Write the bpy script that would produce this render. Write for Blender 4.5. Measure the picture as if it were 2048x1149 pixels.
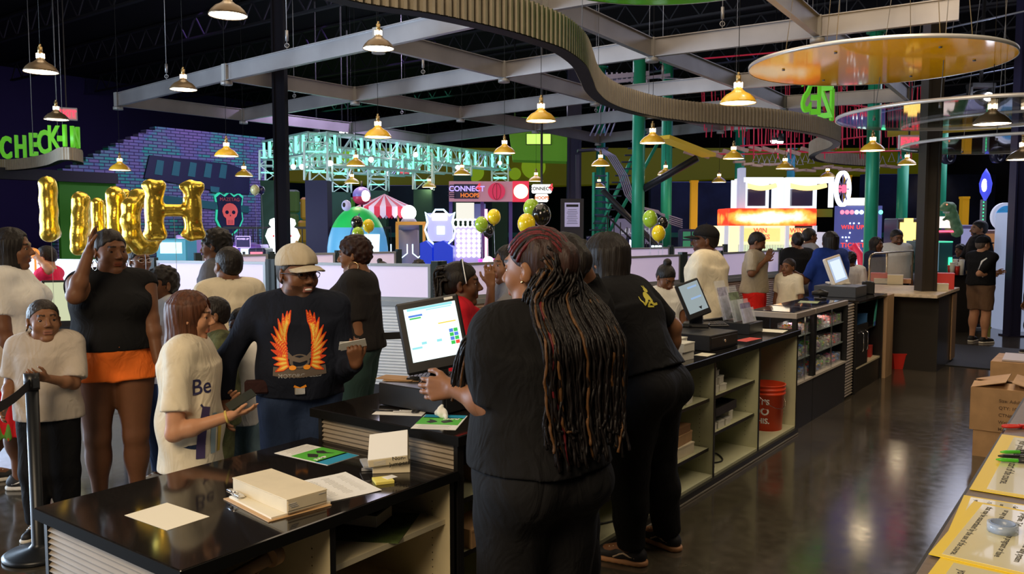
import bpy, math, random
import numpy as np
from mathutils import Vector, Matrix
from mathutils.bvhtree import BVHTree
for _o in list(bpy.data.objects): bpy.data.objects.remove(_o)
SC = bpy.context.scene; COL = SC.collection
R_ = math.radians; PI = math.pi
# ------------------------------------------------------------------ camera
# world: Y runs along the service counters, X to the staff side, Z up; the lens sits 1.78 m up
FPX, CXP, CYP, CAMH = 1670.0, 1024.0, 574.5, 1.78
PITCH = math.atan(121.5/FPX); YAW = R_(36.5)
cam_d = bpy.data.cameras.new('camera'); cam = bpy.data.objects.new('camera', cam_d); COL.objects.link(cam)
cam_d.sensor_width = 36; cam_d.lens = FPX/2048*36; cam_d.clip_start = .05; cam_d.clip_end = 200
cam.location = (0, 0, CAMH); cam.rotation_euler = (PI/2-PITCH, 0, YAW)
cam_d.dof.use_dof = False
SC.camera = cam
VS = SC.view_settings; VS.view_transform = 'Standard'; VS.look = 'None'; VS.gamma = 1; VS.use_curve_mapping = False; VS.exposure = 0.0
W = bpy.data.worlds.new('world'); SC.world = W; W.use_nodes = True
W.node_tree.nodes['Background'].inputs[0].default_value = (.02, .02, .05, 1); W.node_tree.nodes['Background'].inputs[1].default_value = .6
_F = np.array([-math.sin(YAW), math.cos(YAW), 0]); _R = np.array([math.cos(YAW), math.sin(YAW), 0])
_FW = _F*math.cos(PITCH)-np.array([0, 0, math.sin(PITCH)]); _UP = _F*math.sin(PITCH)+np.array([0, 0, math.cos(PITCH)])
CAM = np.array([0, 0, CAMH])
def _ray(x, y): return _FW+_R*(x-CXP)/FPX-_UP*(y-CYP)/FPX
def at(x, y, z):            # the point at height z seen at photo pixel x, y
    r = _ray(x, y); return Vector(CAM+r*(z-CAMH)/r[2])
def atd(x, y, d):           # the point d metres ahead seen at photo pixel x, y
    r = _ray(x, y); return Vector(CAM+r*d/(r@_F))
def atx(px, py, x):         # on the plane X = x
    r = _ray(px, py); return Vector(CAM+r*x/r[0])
def aty(px, py, y):
    r = _ray(px, py); return Vector(CAM+r*y/r[1])
def look(o, tgt): o.rotation_euler = (Vector(tgt)-o.location).to_track_quat('-Z', 'Y').to_euler()
def area(name, loc, tgt, sx, sy, power, col, spread=180):
    l = bpy.data.lights.new(name, 'AREA'); l.shape = 'RECTANGLE'; l.size = sx; l.size_y = sy; l.energy = power; l.color = col; l.spread = R_(spread)
    o = bpy.data.objects.new(name, l); COL.objects.link(o); o.location = loc; look(o, tgt); return o
def spot(name, loc, tgt, power, col, ang=60, blend=.5, rad=.1):
    l = bpy.data.lights.new(name, 'SPOT'); l.energy = power; l.color = col; l.spot_size = R_(ang); l.spot_blend = blend; l.shadow_soft_size = rad
    o = bpy.data.objects.new(name, l); COL.objects.link(o); o.location = loc; look(o, tgt); return o
def point(name, loc, power, col, rad=.2):
    l = bpy.data.lights.new(name, 'POINT'); l.energy = power; l.color = col; l.shadow_soft_size = rad
    o = bpy.data.objects.new(name, l); COL.objects.link(o); o.location = loc; return o
# daylight through the entrance windows, left of and behind the lens
area('daylight_entrance', (-10.5, -3.2, 2.2), (-5, 3.5, 1.0), 6.5, 3.2, 420, (.72, .83, 1.0))
area('daylight_side', (-14.5, 0.2, 2.0), (-5, 2.8, .9), 4.5, 3.0, 1150, (.60, .78, 1.0))
# warm ceiling lamps above the staff aisle, behind and above the lens
area('aisle_lamps', (-1.2, -2.2, 4.6), (-2.4, 3.2, .8), 2.6, 2.6, 300, (1, .78, .52))
area('aisle_lamps_far', (-0.6, 6.0, 4.9), (-1.6, 7.0, 0), 2.0, 5.0, 120, (1, .8, .58))
# club lights of the arcade hall; the mural and disc spots are added
area('club_purple', (-20, 17, 6.2), (-18, 16, 0), 8, 8, 330, (.42, .22, 1.0), 115)
area('club_blue', (-9, 25, 6.4), (-9, 23, 0), 9, 8, 380, (.3, .32, 1.0), 115)
area('club_green', (-24, 22, 6.2), (-24, 24, 0), 7, 6, 170, (.15, 1.0, .55), 115)
area('club_white', (-13.5, 16, 6.4), (-11.0, 11.5, 0), 7, 5, 260, (.86, .80, 1.0), 115)
spot('mural_fill_spot', (-11.5, 13.5, 6.3), (-19, 12.5, 2.6), 1500, (.72, .55, 1.0), 75, .8, .3)  # spot added only to brighten the brick mural
spot('disc_fill_spot', (-1.9, 8.6, 6.9), (-1.6, 8.2, 3.4), 230, (1, .97, .8), 75, .6, .25)  # spot added above the amber disc so its acrylic shines through
spot('lime_disc_fill_spot', (-2.2, 5.6, 6.9), (-2.4, 6.2, 3.8), 60, (1, .95, .8), 80, .6, .25)  # spot added above the lime disc to lift its underside
area('hall_warm', (-6.5, 6.5, 6.6), (-6.5, 7.5, 0), 7, 7, 260, (1, .80, .58))
area('club_right', (-1.5, 21, 6.2), (-2, 18, 0), 5, 7, 300, (.75, .78, 1.0), 115)
# ------------------------------------------------------------------ materials
_M = {}
def mat(name, col, rough=.5, metal=0, emit=None, es=1.0, alpha=1, trans=0, noise=0, nscale=8, bump=0, bscale=40, coat=0, spec=.5, attr=False, ior=1.45):
    if name in _M: return _M[name]
    m = bpy.data.materials.new(name); m.use_nodes = True; nt = m.node_tree; b = nt.nodes['Principled BSDF']
    c = tuple(col)+(1,) if len(col) == 3 else tuple(col)
    b.inputs['Base Color'].default_value = c; b.inputs['Roughness'].default_value = rough; b.inputs['Metallic'].default_value = metal
    b.inputs['Specular IOR Level'].default_value = spec; b.inputs['IOR'].default_value = ior; b.inputs['Coat Weight'].default_value = coat
    if emit: b.inputs['Emission Color'].default_value = tuple(emit)+(1,); b.inputs['Emission Strength'].default_value = es
    if alpha < 1: b.inputs['Alpha'].default_value = alpha
    if trans: b.inputs['Transmission Weight'].default_value = trans
    tc = None
    if noise or bump or attr:
        tc = nt.nodes.new('ShaderNodeTexCoord')
    src = None
    if attr:
        a = nt.nodes.new('ShaderNodeAttribute'); a.attribute_name = 'Col'; src = a.outputs['Color']
        nt.links.new(src, b.inputs['Base Color'])
    if noise:
        n = nt.nodes.new('ShaderNodeTexNoise'); n.inputs['Scale'].default_value = nscale; n.inputs['Detail'].default_value = 5
        nt.links.new(tc.outputs['Object'], n.inputs['Vector'])
        r = nt.nodes.new('ShaderNodeMapRange'); r.inputs[1].default_value = .3; r.inputs[2].default_value = .7; r.inputs[3].default_value = 1-noise; r.inputs[4].default_value = 1+noise
        nt.links.new(n.outputs[0], r.inputs[0])
        mx = nt.nodes.new('ShaderNodeMix'); mx.data_type = 'RGBA'; mx.blend_type = 'MULTIPLY'; mx.inputs[0].default_value = 1
        if src: nt.links.new(src, mx.inputs[6])
        else: mx.inputs[6].default_value = c
        nt.links.new(r.outputs[0], mx.inputs[7]); nt.links.new(mx.outputs[2], b.inputs['Base Color'])
    if bump:
        n = nt.nodes.new('ShaderNodeTexNoise'); n.inputs['Scale'].default_value = bscale; n.inputs['Detail'].default_value = 4
        nt.links.new(tc.outputs['Object'], n.inputs['Vector'])
        bp = nt.nodes.new('ShaderNodeBump'); bp.inputs['Strength'].default_value = bump; bp.inputs['Distance'].default_value = .01
        nt.links.new(n.outputs[0], bp.inputs['Height']); nt.links.new(bp.outputs[0], b.inputs['Normal'])
    _M[name] = m; return m
def glow(name, col, s): return mat(name, (.0, .0, .0), .6, emit=col, es=s)
BLACK = mat('black_laminate', (.012, .011, .011), .32)
EDGE = mat('black_edge_band', (.01, .01, .011), .35)
CREAM = mat('cream_melamine', (.60, .52, .33), .5, noise=.04, nscale=12)
CREAMG = mat('olive_cream_melamine', (.50, .50, .32), .5, noise=.04, nscale=12)
STEEL = mat('galvanised_steel', (.62, .62, .60), .38, .75, noise=.12, nscale=3)
BEAM = mat('satin_aluminium', (.31, .295, .30), .42, .55, noise=.16, nscale=1.5)
WHITE = mat('white_paper', (.86, .86, .84), .6)
WARMW = mat('ivory_paper', (.84, .78, .62), .6)
CARD = mat('brown_cardboard', (.42, .25, .12), .75, noise=.12, nscale=9)
PALECARD = mat('pale_cardboard', (.72, .63, .45), .7, noise=.06, nscale=9)
WCARD = mat('white_card_box', (.78, .76, .66), .6, noise=.05)
PLBK = mat('black_plastic', (.015, .015, .017), .35, noise=.2)
DARK = mat('dark_metal', (.03, .03, .035), .45, .3)
GREENP = mat('green_painted_steel', (.03, .42, .24), .35, .1, noise=.1, nscale=2)
YEL = mat('yellow_paint', (.75, .46, .04), .4)
RED = mat('red_plastic', (.62, .03, .02), .38)
GLASS = mat('clear_glass', (.9, .95, 1), .03, alpha=.16, spec=.8)
ACRY = mat('clear_acrylic', (.85, .88, .95), .05, alpha=.22, spec=.9)
CHROME = mat('polished_chrome', (.8, .8, .82), .15, 1)
WOODP = mat('pink_brown_wood', (.55, .36, .3), .6, noise=.15)
REDROPE = mat('red_rope', (.90, .03, .10), .6)
CABLE = mat('steel_cable', (.35, .35, .36), .4, .6)
LIME = mat('lime_paint', (.22, .62, .05), .4)
# ------------------------------------------------------------------ mesh builder
class MB:
    def __init__(s): s.v = []; s.f = []; s.mi = []; s.m = 0; s.sm = []; s.smooth = False
    def add(s, vs, fs, M=None):
        b = len(s.v)
        for p in vs: s.v.append(tuple(M @ Vector(p)) if M is not None else tuple(p))
        for f in fs: s.f.append([b+i for i in f]); s.mi.append(s.m); s.sm.append(s.smooth)
        return s
    def box(s, c, d, rz=0, M=None, bev=0):
        x, y, z = d[0]/2, d[1]/2, d[2]/2
        T = Matrix.Translation(c) @ Matrix.Rotation(rz, 4, 'Z')
        if M is not None: T = M @ T
        if bev and bev < min(x, y, z):
            g = bev; vs = []; ids = {}
            for sx in (-1, 1):
                for sy in (-1, 1):
                    for sz in (-1, 1):
                        for ax in range(3):
                            p = [sx*(x-g), sy*(y-g), sz*(z-g)]; p[ax] = (sx, sy, sz)[ax]*(x, y, z)[ax]
                            ids[(sx, sy, sz, ax)] = len(vs); vs.append(p)
            fs = []
            for ax in range(3):
                o = [i for i in range(3) if i != ax]
                for sg in (-1, 1):
                    q = []
                    for a, b in ((-1, -1), (1, -1), (1, 1), (-1, 1)):
                        k = [0, 0, 0]; k[ax] = sg; k[o[0]] = a; k[o[1]] = b; q.append(ids[(k[0], k[1], k[2], ax)])
                    fs.append(q if (sg > 0) != (ax == 1) else q[::-1])
            for ax in range(3):
                o = [i for i in range(3) if i != ax]
                for a in (-1, 1):
                    for b in (-1, 1):
                        q = []
                        for t, w in ((-1, o[0]), (1, o[0]), (1, o[1]), (-1, o[1])):
                            k = [0, 0, 0]; k[ax] = t; k[o[0]] = a; k[o[1]] = b; q.append(ids[(k[0], k[1], k[2], w)])
                        fs.append(q)
            for sx in (-1, 1):
                for sy in (-1, 1):
                    for sz in (-1, 1): fs.append([ids[(sx, sy, sz, a)] for a in range(3)])
            return s.add(vs, fs, T)
        vs = [(a*x, b*y, e*z) for a in (-1, 1) for b in (-1, 1) for e in (-1, 1)]
        return s.add(vs, [(0, 1, 3, 2), (4, 6, 7, 5), (0, 4, 5, 1), (2, 3, 7, 6), (0, 2, 6, 4), (1, 5, 7, 3)], T)
    def span(s, a, b, bev=0):       # box from corner a to corner b
        c = [(a[i]+b[i])/2 for i in range(3)]; d = [abs(a[i]-b[i]) for i in range(3)]
        return s.box(c, d, bev=bev)
    def lathe(s, prof, n=24, M=None, cap=True):
        sm = s.smooth; s.smooth = True; vs = []; fs = []
        for r, z in prof:
            for k in range(n): a = 2*PI*k/n; vs.append((r*math.cos(a), r*math.sin(a), z))
        for j in range(len(prof)-1):
            for k in range(n): fs.append((j*n+k, j*n+(k+1) % n, (j+1)*n+(k+1) % n, (j+1)*n+k))
        s.add(vs, fs, M)
        if cap: s.smooth = False; s.add([], [], M); b_ = len(s.v)-len(vs); s.f += [[b_+k for k in range(n)][::-1], [b_+(len(prof)-1)*n+k for k in range(n)]]; s.mi += [s.m, s.m]; s.sm += [False, False]
        s.smooth = sm; return s
    def cyl(s, c, r, h, n=20, M=None, r2=None):
        T = Matrix.Translation(c)
        if M is not None: T = M @ T
        return s.lathe([(r, 0), (r if r2 is None else r2, h)], n, T)
    def sphere(s, c, r, n=16, sc=(1, 1, 1), M=None):
        prof = [(max(1e-4, r*math.sin(PI*j/(n//2+2))), -r*math.cos(PI*j/(n//2+2))) for j in range(n//2+3)]
        T = Matrix.Translation(c) @ Matrix.Diagonal((sc[0], sc[1], sc[2], 1))
        if M is not None: T = M @ T
        return s.lathe(prof, n, T)
    def tube(s, pts, r, n=8, closed=False):
        pts = [Vector(p) for p in pts]; N = len(pts); rr = r if isinstance(r, (list, tuple)) else [r]*N
        vs = []; prev = None
        for i, p in enumerate(pts):
            if closed: t = pts[(i+1) % N]-pts[i-1]
            else: t = pts[min(i+1, N-1)]-pts[max(i-1, 0)]
            if t.length < 1e-9: t = Vector((0, 0, 1))
            t.normalize()
            if prev is None: u = t.orthogonal().normalized()
            else:
                u = prev-t*prev.dot(t)
                u = u.normalized() if u.length > 1e-6 else t.orthogonal().normalized()
            prev = u; w = t.cross(u)
            for k in range(n): a = 2*PI*k/n; q = p+(u*math.cos(a)+w*math.sin(a))*rr[i]; vs.append(tuple(q))
        fs = []
        for i in range(N if closed else N-1):
            j = (i+1) % N
            for k in range(n): fs.append((i*n+k, i*n+(k+1) % n, j*n+(k+1) % n, j*n+k))
        if not closed: fs.append(list(range(n))[::-1]); fs.append([(N-1)*n+k for k in range(n)])
        sm = s.smooth; s.smooth = n > 4; s.add(vs, fs); s.smooth = sm; return s
    def bar(s, a, b, w, h=None):     # rectangular bar from a to b
        a = Vector(a); b = Vector(b); d = b-a; L = d.length; h = h or w
        M = Matrix.Translation((a+b)/2) @ d.to_track_quat('X', 'Z').to_matrix().to_4x4()
        return s.box((0, 0, 0), (L, w, h), M=M)
    def prism(s, poly, z0, z1, M=None):   # polygon in XY, extruded z0..z1
        n = len(poly); vs = [(x, y, z0) for x, y in poly]+[(x, y, z1) for x, y in poly]
        return s.add(vs, [list(range(n))[::-1], list(range(n, 2*n))]+[(i, (i+1) % n, n+(i+1) % n, n+i) for i in range(n)], M)
    def build(s, name, mats, parent=None, loc=None):
        me = bpy.data.meshes.new(name); me.from_pydata(s.v, [], s.f)
        if not isinstance(mats, (list, tuple)): mats = [mats]
        for m in mats: me.materials.append(m)
        me.polygons.foreach_set('material_index', [min(i, len(mats)-1) for i in s.mi])
        me.polygons.foreach_set('use_smooth', s.sm); me.validate()
        o = bpy.data.objects.new(name, me); COL.objects.link(o)
        if parent: o.parent = parent
        if loc is not None: o.location = loc
        return o
def tag(o, label, cat, group=None, kind=None):
    if label: o['label'] = label
    if cat: o['category'] = cat
    if group: o['group'] = group
    if kind: o['kind'] = kind
    return o
def thing(name, label, cat, loc=(0, 0, 0), rz=0, group=None):
    o = bpy.data.objects.new(name, None); o.empty_display_size = .05; COL.objects.link(o); o.location = loc; o.rotation_euler = (0, 0, rz); return tag(o, label, cat, group)
def struct(o): o['kind'] = 'structure'; return o
def copy_tree(o, parent=None):
    c = o.copy(); COL.objects.link(c)
    if parent: c.parent = parent
    for ch in list(o.children): copy_tree(ch, c)
    return c
def relabel(o, label): o['label'] = label; return o
def text_mesh(txt, size, ext=.0, bold=0, spacing=1.0, align='CENTER'):
    cu = bpy.data.curves.new('lettering', 'FONT'); cu.body = txt; cu.size = size; cu.extrude = ext; cu.offset = bold*size; cu.space_character = spacing
    cu.align_x = align; cu.align_y = 'CENTER'; cu.resolution_u = 3
    o = bpy.data.objects.new('lettering', cu); COL.objects.link(o)
    dg = bpy.context.evaluated_depsgraph_get(); dg.update()
    me = bpy.data.meshes.new_from_object(o.evaluated_get(dg)); bpy.data.objects.remove(o); bpy.data.curves.remove(cu); me.name = 'lettering'
    return me
def text_obj(name, txt, size, m, M, parent=None, ext=.001, bold=0, spacing=1.0, align='CENTER', xs=1.0):
    me = text_mesh(txt, size, ext, bold, spacing, align)
    me.materials.clear(); me.materials.append(m)
    me.transform(M @ Matrix.Diagonal((xs, 1, 1, 1)))
    o = bpy.data.objects.new(name, me); COL.objects.link(o)
    if parent: o.parent = parent
    return o
def frame(o, x, y):       # matrix with given origin, local x and y axis
    x = Vector(x).normalized(); y = Vector(y).normalized(); z = x.cross(y).normalized(); y = z.cross(x)
    return Matrix(((x.x, y.x, z.x, o[0]), (x.y, y.y, z.y, o[1]), (x.z, y.z, z.z, o[2]), (0, 0, 0, 1)))
CR = Vector(_R); CF = Vector(_F); ZUP = Vector((0, 0, 1)); CRZ = YAW
# ------------------------------------------------------------------ signed-distance bodies, meshed by surface nets
def L3(a): return np.array([a[0], a[1], a[2]], float)
def cone(a, b, ra, rb, flat=False, sc=None):
    a = L3(a); b = L3(b); ba = b-a; L2 = max(ba@ba, 1e-9); m = max(ra, rb); nd = ba/math.sqrt(L2)
    def fn(X, Y, Z):
        x = X-a[0]; y = Y-a[1]; z = Z-a[2]
        t = (x*ba[0]+y*ba[1]+z*ba[2])/L2; tc = np.clip(t, 0, 1)
        d = np.sqrt((x-tc*ba[0])**2+(y-tc*ba[1])**2+(z-tc*ba[2])**2)-(ra+(rb-ra)*tc)
        if flat: d = np.maximum(d, (x*nd[0]+y*nd[1]+z*nd[2])-math.sqrt(L2))
        return d
    return (np.minimum(a, b)-m, np.maximum(a, b)+m, fn)
def ell(c, r, R=None):
    c = L3(c); r = L3(r); R = np.eye(3) if R is None else np.array(R); m = float(max(r))
    def fn(X, Y, Z):
        x = X-c[0]; y = Y-c[1]; z = Z-c[2]
        u = R[0, 0]*x+R[1, 0]*y+R[2, 0]*z; v = R[0, 1]*x+R[1, 1]*y+R[2, 1]*z; w = R[0, 2]*x+R[1, 2]*y+R[2, 2]*z
        k0 = np.sqrt((u/r[0])**2+(v/r[1])**2+(w/r[2])**2)+1e-6; k1 = np.sqrt((u/r[0]**2)**2+(v/r[1]**2)**2+(w/r[2]**2)**2)+1e-6
        return k0*(k0-1)/k1
    return (c-m, c+m, fn)
def ecol(o, R, z0, z1, r0, r1):      # elliptic column along local z from z0 to z1
    o = L3(o); R = np.array(R); m = max(r0+r1)
    ends = [o+R @ np.array([0, 0, z]) for z in (z0, z1)]
    def fn(X, Y, Z):
        x = X-o[0]; y = Y-o[1]; z = Z-o[2]
        u = R[0, 0]*x+R[1, 0]*y+R[2, 0]*z; v = R[0, 1]*x+R[1, 1]*y+R[2, 1]*z; w = R[0, 2]*x+R[1, 2]*y+R[2, 2]*z
        t = np.clip((w-z0)/(z1-z0), 0, 1); rx = r0[0]+(r1[0]-r0[0])*t; ry = r0[1]+(r1[1]-r0[1])*t
        k0 = np.sqrt((u/rx)**2+(v/ry)**2)+1e-6; k1 = np.sqrt((u/rx**2)**2+(v/ry**2)**2)+1e-6
        return np.maximum(k0*(k0-1)/k1, np.maximum(z0-w, w-z1))
    return (np.minimum(*ends)-m, np.maximum(*ends)+m, fn)
def halfspace(p, n):                  # kept where (x-p).n < 0
    p = L3(p); n = L3(n); n = n/np.linalg.norm(n)
    return (np.full(3, -9.), np.full(3, 9.), lambda X, Y, Z: (X-p[0])*n[0]+(Y-p[1])*n[1]+(Z-p[2])*n[2])
def wrinkle(amp, fz=22, seed=0, sx=1.0):
    amp = amp*1.35
    def fn(X, Y, Z):
        return amp*(np.sin(fz*Z+9*X+seed+2.2*np.sin(7*X+seed)+1.7*np.sin(8*Y))*.6+np.sin(13*X*sx-fz*.6*Z+seed*2+1.5*np.sin(11*Z))*.4)
    return fn
def field_eval(prims, ax, disp=None):
    F = np.full((len(ax[0]), len(ax[1]), len(ax[2])), .08, np.float32)
    for op, pr, k in prims:
        lo, hi, fn = pr; mg = k+.03
        sl = []
        for i in range(3):
            a = np.searchsorted(ax[i], lo[i]-mg); b = np.searchsorted(ax[i], hi[i]+mg); sl.append(slice(a, b))
        if any(q.start >= q.stop for q in sl): continue
        d = fn(ax[0][sl[0]][:, None, None], ax[1][sl[1]][None, :, None], ax[2][sl[2]][None, None, :]).astype(np.float32)
        g = F[sl[0], sl[1], sl[2]]
        if op == 'u':
            if k > 0: hh = np.clip(.5+.5*(g-d)/k, 0, 1); r = g*(1-hh)+d*hh-k*hh*(1-hh)
            else: r = np.minimum(g, d)
        elif op == 's':
            hh = np.clip(.5-.5*(g+d)/max(k, 1e-6), 0, 1); r = g*(1-hh)-d*hh+k*hh*(1-hh)
        else: r = np.maximum(g, d)
        F[sl[0], sl[1], sl[2]] = r
    if disp is not None:
        F += disp(ax[0][:, None, None], ax[1][None, :, None], ax[2][None, None, :]).astype(np.float32)
    return F
def surface_nets(F, ax):
    nx, ny, nz = F.shape; S = F < 0
    cs = np.zeros((nx-1, ny-1, nz-1), np.int8)
    for i in (0, 1):
        for j in (0, 1):
            for k in (0, 1): cs += S[i:nx-1+i, j:ny-1+j, k:nz-1+k]
    act = (cs > 0) & (cs < 8); I = np.argwhere(act)
    if len(I) == 0: return np.zeros((0, 3)), np.zeros((0, 4), int)
    idx = np.full(act.shape, -1, np.int64); idx[act] = np.arange(len(I))
    P = np.zeros((len(I), 3)); N = np.zeros(len(I))
    cr = [(i, j, k) for i in (0, 1) for j in (0, 1) for k in (0, 1)]
    for a in cr:
        for d in range(3):
            if a[d]: continue
            b = list(a); b[d] = 1
            fa = F[I[:, 0]+a[0], I[:, 1]+a[1], I[:, 2]+a[2]]; fb = F[I[:, 0]+b[0], I[:, 1]+b[1], I[:, 2]+b[2]]
            m = (fa < 0) != (fb < 0)
            t = np.where(m, fa/(fa-fb+1e-12*(fa == fb)), 0)
            for e in range(3):
                A = ax[e][I[:, e]+a[e]]; B = ax[e][I[:, e]+b[e]]
                P[:, e] += np.where(m, A+(B-A)*t, 0)
            N += m
    P /= N[:, None]
    Q = []
    for d in range(3):
        u, v = [(1, 2), (2, 0), (0, 1)][d]
        s0 = [slice(0, n) for n in F.shape]; s1 = list(s0); s0[d] = slice(0, F.shape[d]-1); s1[d] = slice(1, F.shape[d])
        E = np.argwhere(S[tuple(s0)] != S[tuple(s1)])
        ok = (E[:, u] > 0) & (E[:, v] > 0) & (E[:, u] < F.shape[u]-1) & (E[:, v] < F.shape[v]-1); E = E[ok]
        if len(E) == 0: continue
        def g(du, dv):
            e = E.copy(); e[:, u] -= du; e[:, v] -= dv; return idx[e[:, 0], e[:, 1], e[:, 2]]
        q = np.stack([g(0, 0), g(1, 0), g(1, 1), g(0, 1)], 1)
        flip = ~S[E[:, 0], E[:, 1], E[:, 2]]; q[flip] = q[flip][:, ::-1]
        Q.append(q)
    return P, np.concatenate(Q)
def grid_box(lo, hi, h): return [np.arange(lo[i], hi[i]+h, h) for i in range(3)]
def bounds(prims, m=.03):
    P = [p for op, p, k in prims if op == 'u']
    return np.min([p[0] for p in P], 0)-m, np.max([p[1] for p in P], 0)+m
def sdf_mesh(prims, h, fine=(), disp=None):
    """mesh the field at step h, and inside each fine box (lo, hi, step) at its own step; one mesh"""
    lo, hi = bounds(prims); VV = []; QQ = []; n = 0
    jobs = [(grid_box(lo, hi, h), None)]
    for a, b, hh in fine: jobs.append((grid_box(a, b, hh), hh))
    for j, (ax, hh) in enumerate(jobs):
        P, Q = surface_nets(field_eval(prims, ax, disp), ax)
        if len(P) == 0: continue
        c = P[Q].mean(1); keep = np.ones(len(Q), bool)
        others = fine if j == 0 else fine[:j-1]
        for a, b, h2 in others:
            ins = np.all((c > np.array(a)+h*.9) & (c < np.array(b)-h*.9), 1); keep &= ~ins
        Q = Q[keep]; VV.append(P); QQ.append(Q+n); n += len(P)
    return np.concatenate(VV), np.concatenate(QQ)
def np_obj(name, V, Q, mats, parent=None, colors=None, mi=None):
    me = bpy.data.meshes.new(name)
    used = np.zeros(len(V), bool); used[Q.ravel()] = True; rm = np.cumsum(used)-1; V = V[used]; Q = rm[Q]
    me.vertices.add(len(V)); me.vertices.foreach_set('co', V.astype(np.float32).ravel())
    me.loops.add(len(Q)*4); me.loops.foreach_set('vertex_index', Q.ravel().astype(np.int32))
    me.polygons.add(len(Q)); me.polygons.foreach_set('loop_start', np.arange(0, len(Q)*4, 4, dtype=np.int32))
    me.polygons.foreach_set('use_smooth', np.ones(len(Q), bool))
    for m in (mats if isinstance(mats, (list, tuple)) else [mats]): me.materials.append(m)
    me.update(); me.validate()
    if colors is not None:
        c = colors(V); a = me.color_attributes.new('Col', 'FLOAT_COLOR', 'POINT'); a.data.foreach_set('color', np.concatenate([c, np.ones((len(c), 1))], 1).astype(np.float32).ravel())
    o = bpy.data.objects.new(name, me); COL.objects.link(o)
    if parent: o.parent = parent
    return o
SKIN = mat('skin', (.3, .15, .08), .5, attr=True, noise=.05, nscale=30, spec=.35)
EYEW = mat('eye_white', (.42, .37, .33), .25); EYEB = mat('eye_iris', (.02, .01, .008), .15)
def hairmat(c, tagn=''):
    nm = 'hair_%.3f_%.3f_%.3f' % c+tagn
    if nm in _M: return _M[nm]
    m = mat(nm, c, .52, bump=.5, bscale=110, noise=.4, nscale=70, spec=.35); nt = m.node_tree; tc = [n for n in nt.nodes if n.type == 'TEX_COORD'][0]; mp_ = nt.nodes.new('ShaderNodeMapping'); mp_.inputs['Scale'].default_value = (1, 1, .10); nt.links.new(tc.outputs['Object'], mp_.inputs[0])
    for n in nt.nodes:
        if n.type == 'TEX_NOISE': nt.links.new(mp_.outputs[0], n.inputs['Vector'])
    return m
def cloth(name, c, rough=.85, noise=.06):
    if 'cloth_'+name in _M: return _M['cloth_'+name]
    m = mat('cloth_'+name, c, rough, noise=noise, nscale=14, bump=.12, bscale=300, spec=.2); nt = m.node_tree; N = nt.nodes.new; b0 = [n for n in nt.nodes if n.type == 'BUMP'][0]; tc = [n for n in nt.nodes if n.type == 'TEX_COORD'][0]
    mp_ = N('ShaderNodeMapping'); mp_.inputs['Scale'].default_value = (1, 1, .55); mp_.inputs['Rotation'].default_value = (.3, .4, 0); n = N('ShaderNodeTexNoise'); n.inputs['Scale'].default_value = 9; n.inputs['Detail'].default_value = 2.5; n.inputs['Distortion'].default_value = 1.6
    b1 = N('ShaderNodeBump'); b1.inputs['Strength'].default_value = .42; b1.inputs['Distance'].default_value = .035
    nt.links.new(tc.outputs['Object'], mp_.inputs[0]); nt.links.new(mp_.outputs[0], n.inputs['Vector']); nt.links.new(n.outputs[0], b1.inputs['Height']); nt.links.new(b1.outputs[0], b0.inputs['Normal']); return m
def rotm(yaw=0, pitch=0, roll=0): return np.array((Matrix.Rotation(yaw, 3, 'Z') @ Matrix.Rotation(pitch, 3, 'X') @ Matrix.Rotation(roll, 3, 'Y')))
def hand_prims(w, d, n, thumb, s, curl=.35, spread=.12, point=False):
    """w wrist, d finger direction, n palm normal (towards the inside), thumb +1/-1 side along d x n"""
    d = Vector(d).normalized(); n = Vector(n); n = (n-d*n.dot(d)).normalized(); l = d.cross(n)*thumb; w = Vector(w); P = []
    pal = [(-.030, .082, .0085, .066), (-.010, .088, .0095, .074), (.011, .086, .0095, .070), (.030, .078, .0085, .056)]
    for i, (o, L, r, fl) in enumerate(pal):
        k = w+l*(-o*s)+d*(L*s)
        P.append(('u', cone(w+l*(-pal[i][0]*.6*s)+d*.01*s, k, .0155*s, .0125*s), .012*s))
        cur = curl*(1 if not (point and i == 0) else .15); dd = (d+l*(-pal[i][0])*spread*12*.3).normalized(); p = k
        for seg in range(3):
            ang = cur*(.7+.35*seg); dd = (dd*math.cos(ang)+n*math.sin(ang)).normalized(); nn = (n-dd*n.dot(dd))
            q = p+dd*(fl*s*(.46, .30, .24)[seg]); P.append(('u', cone(p, q, (r-.0006*seg)*s, (r-.001-.0006*seg)*s), .003*s)); p = q
            n2 = n
    t0 = w+d*.022*s+l*.018*s; t1 = w+d*.052*s+l*.046*s+n*.012*s; t2 = t1+(d*.8+l*.35+n*.35).normalized()*.03*s; t3 = t2+(d*.95+n*.35).normalized()*.025*s
    P += [('u', cone(t0, t1, .016*s, .0115*s), .01*s), ('u', cone(t1, t2, .011*s, .0098*s), .004*s), ('u', cone(t2, t3, .0098*s, .0082*s), .003*s)]
    return P
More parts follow.
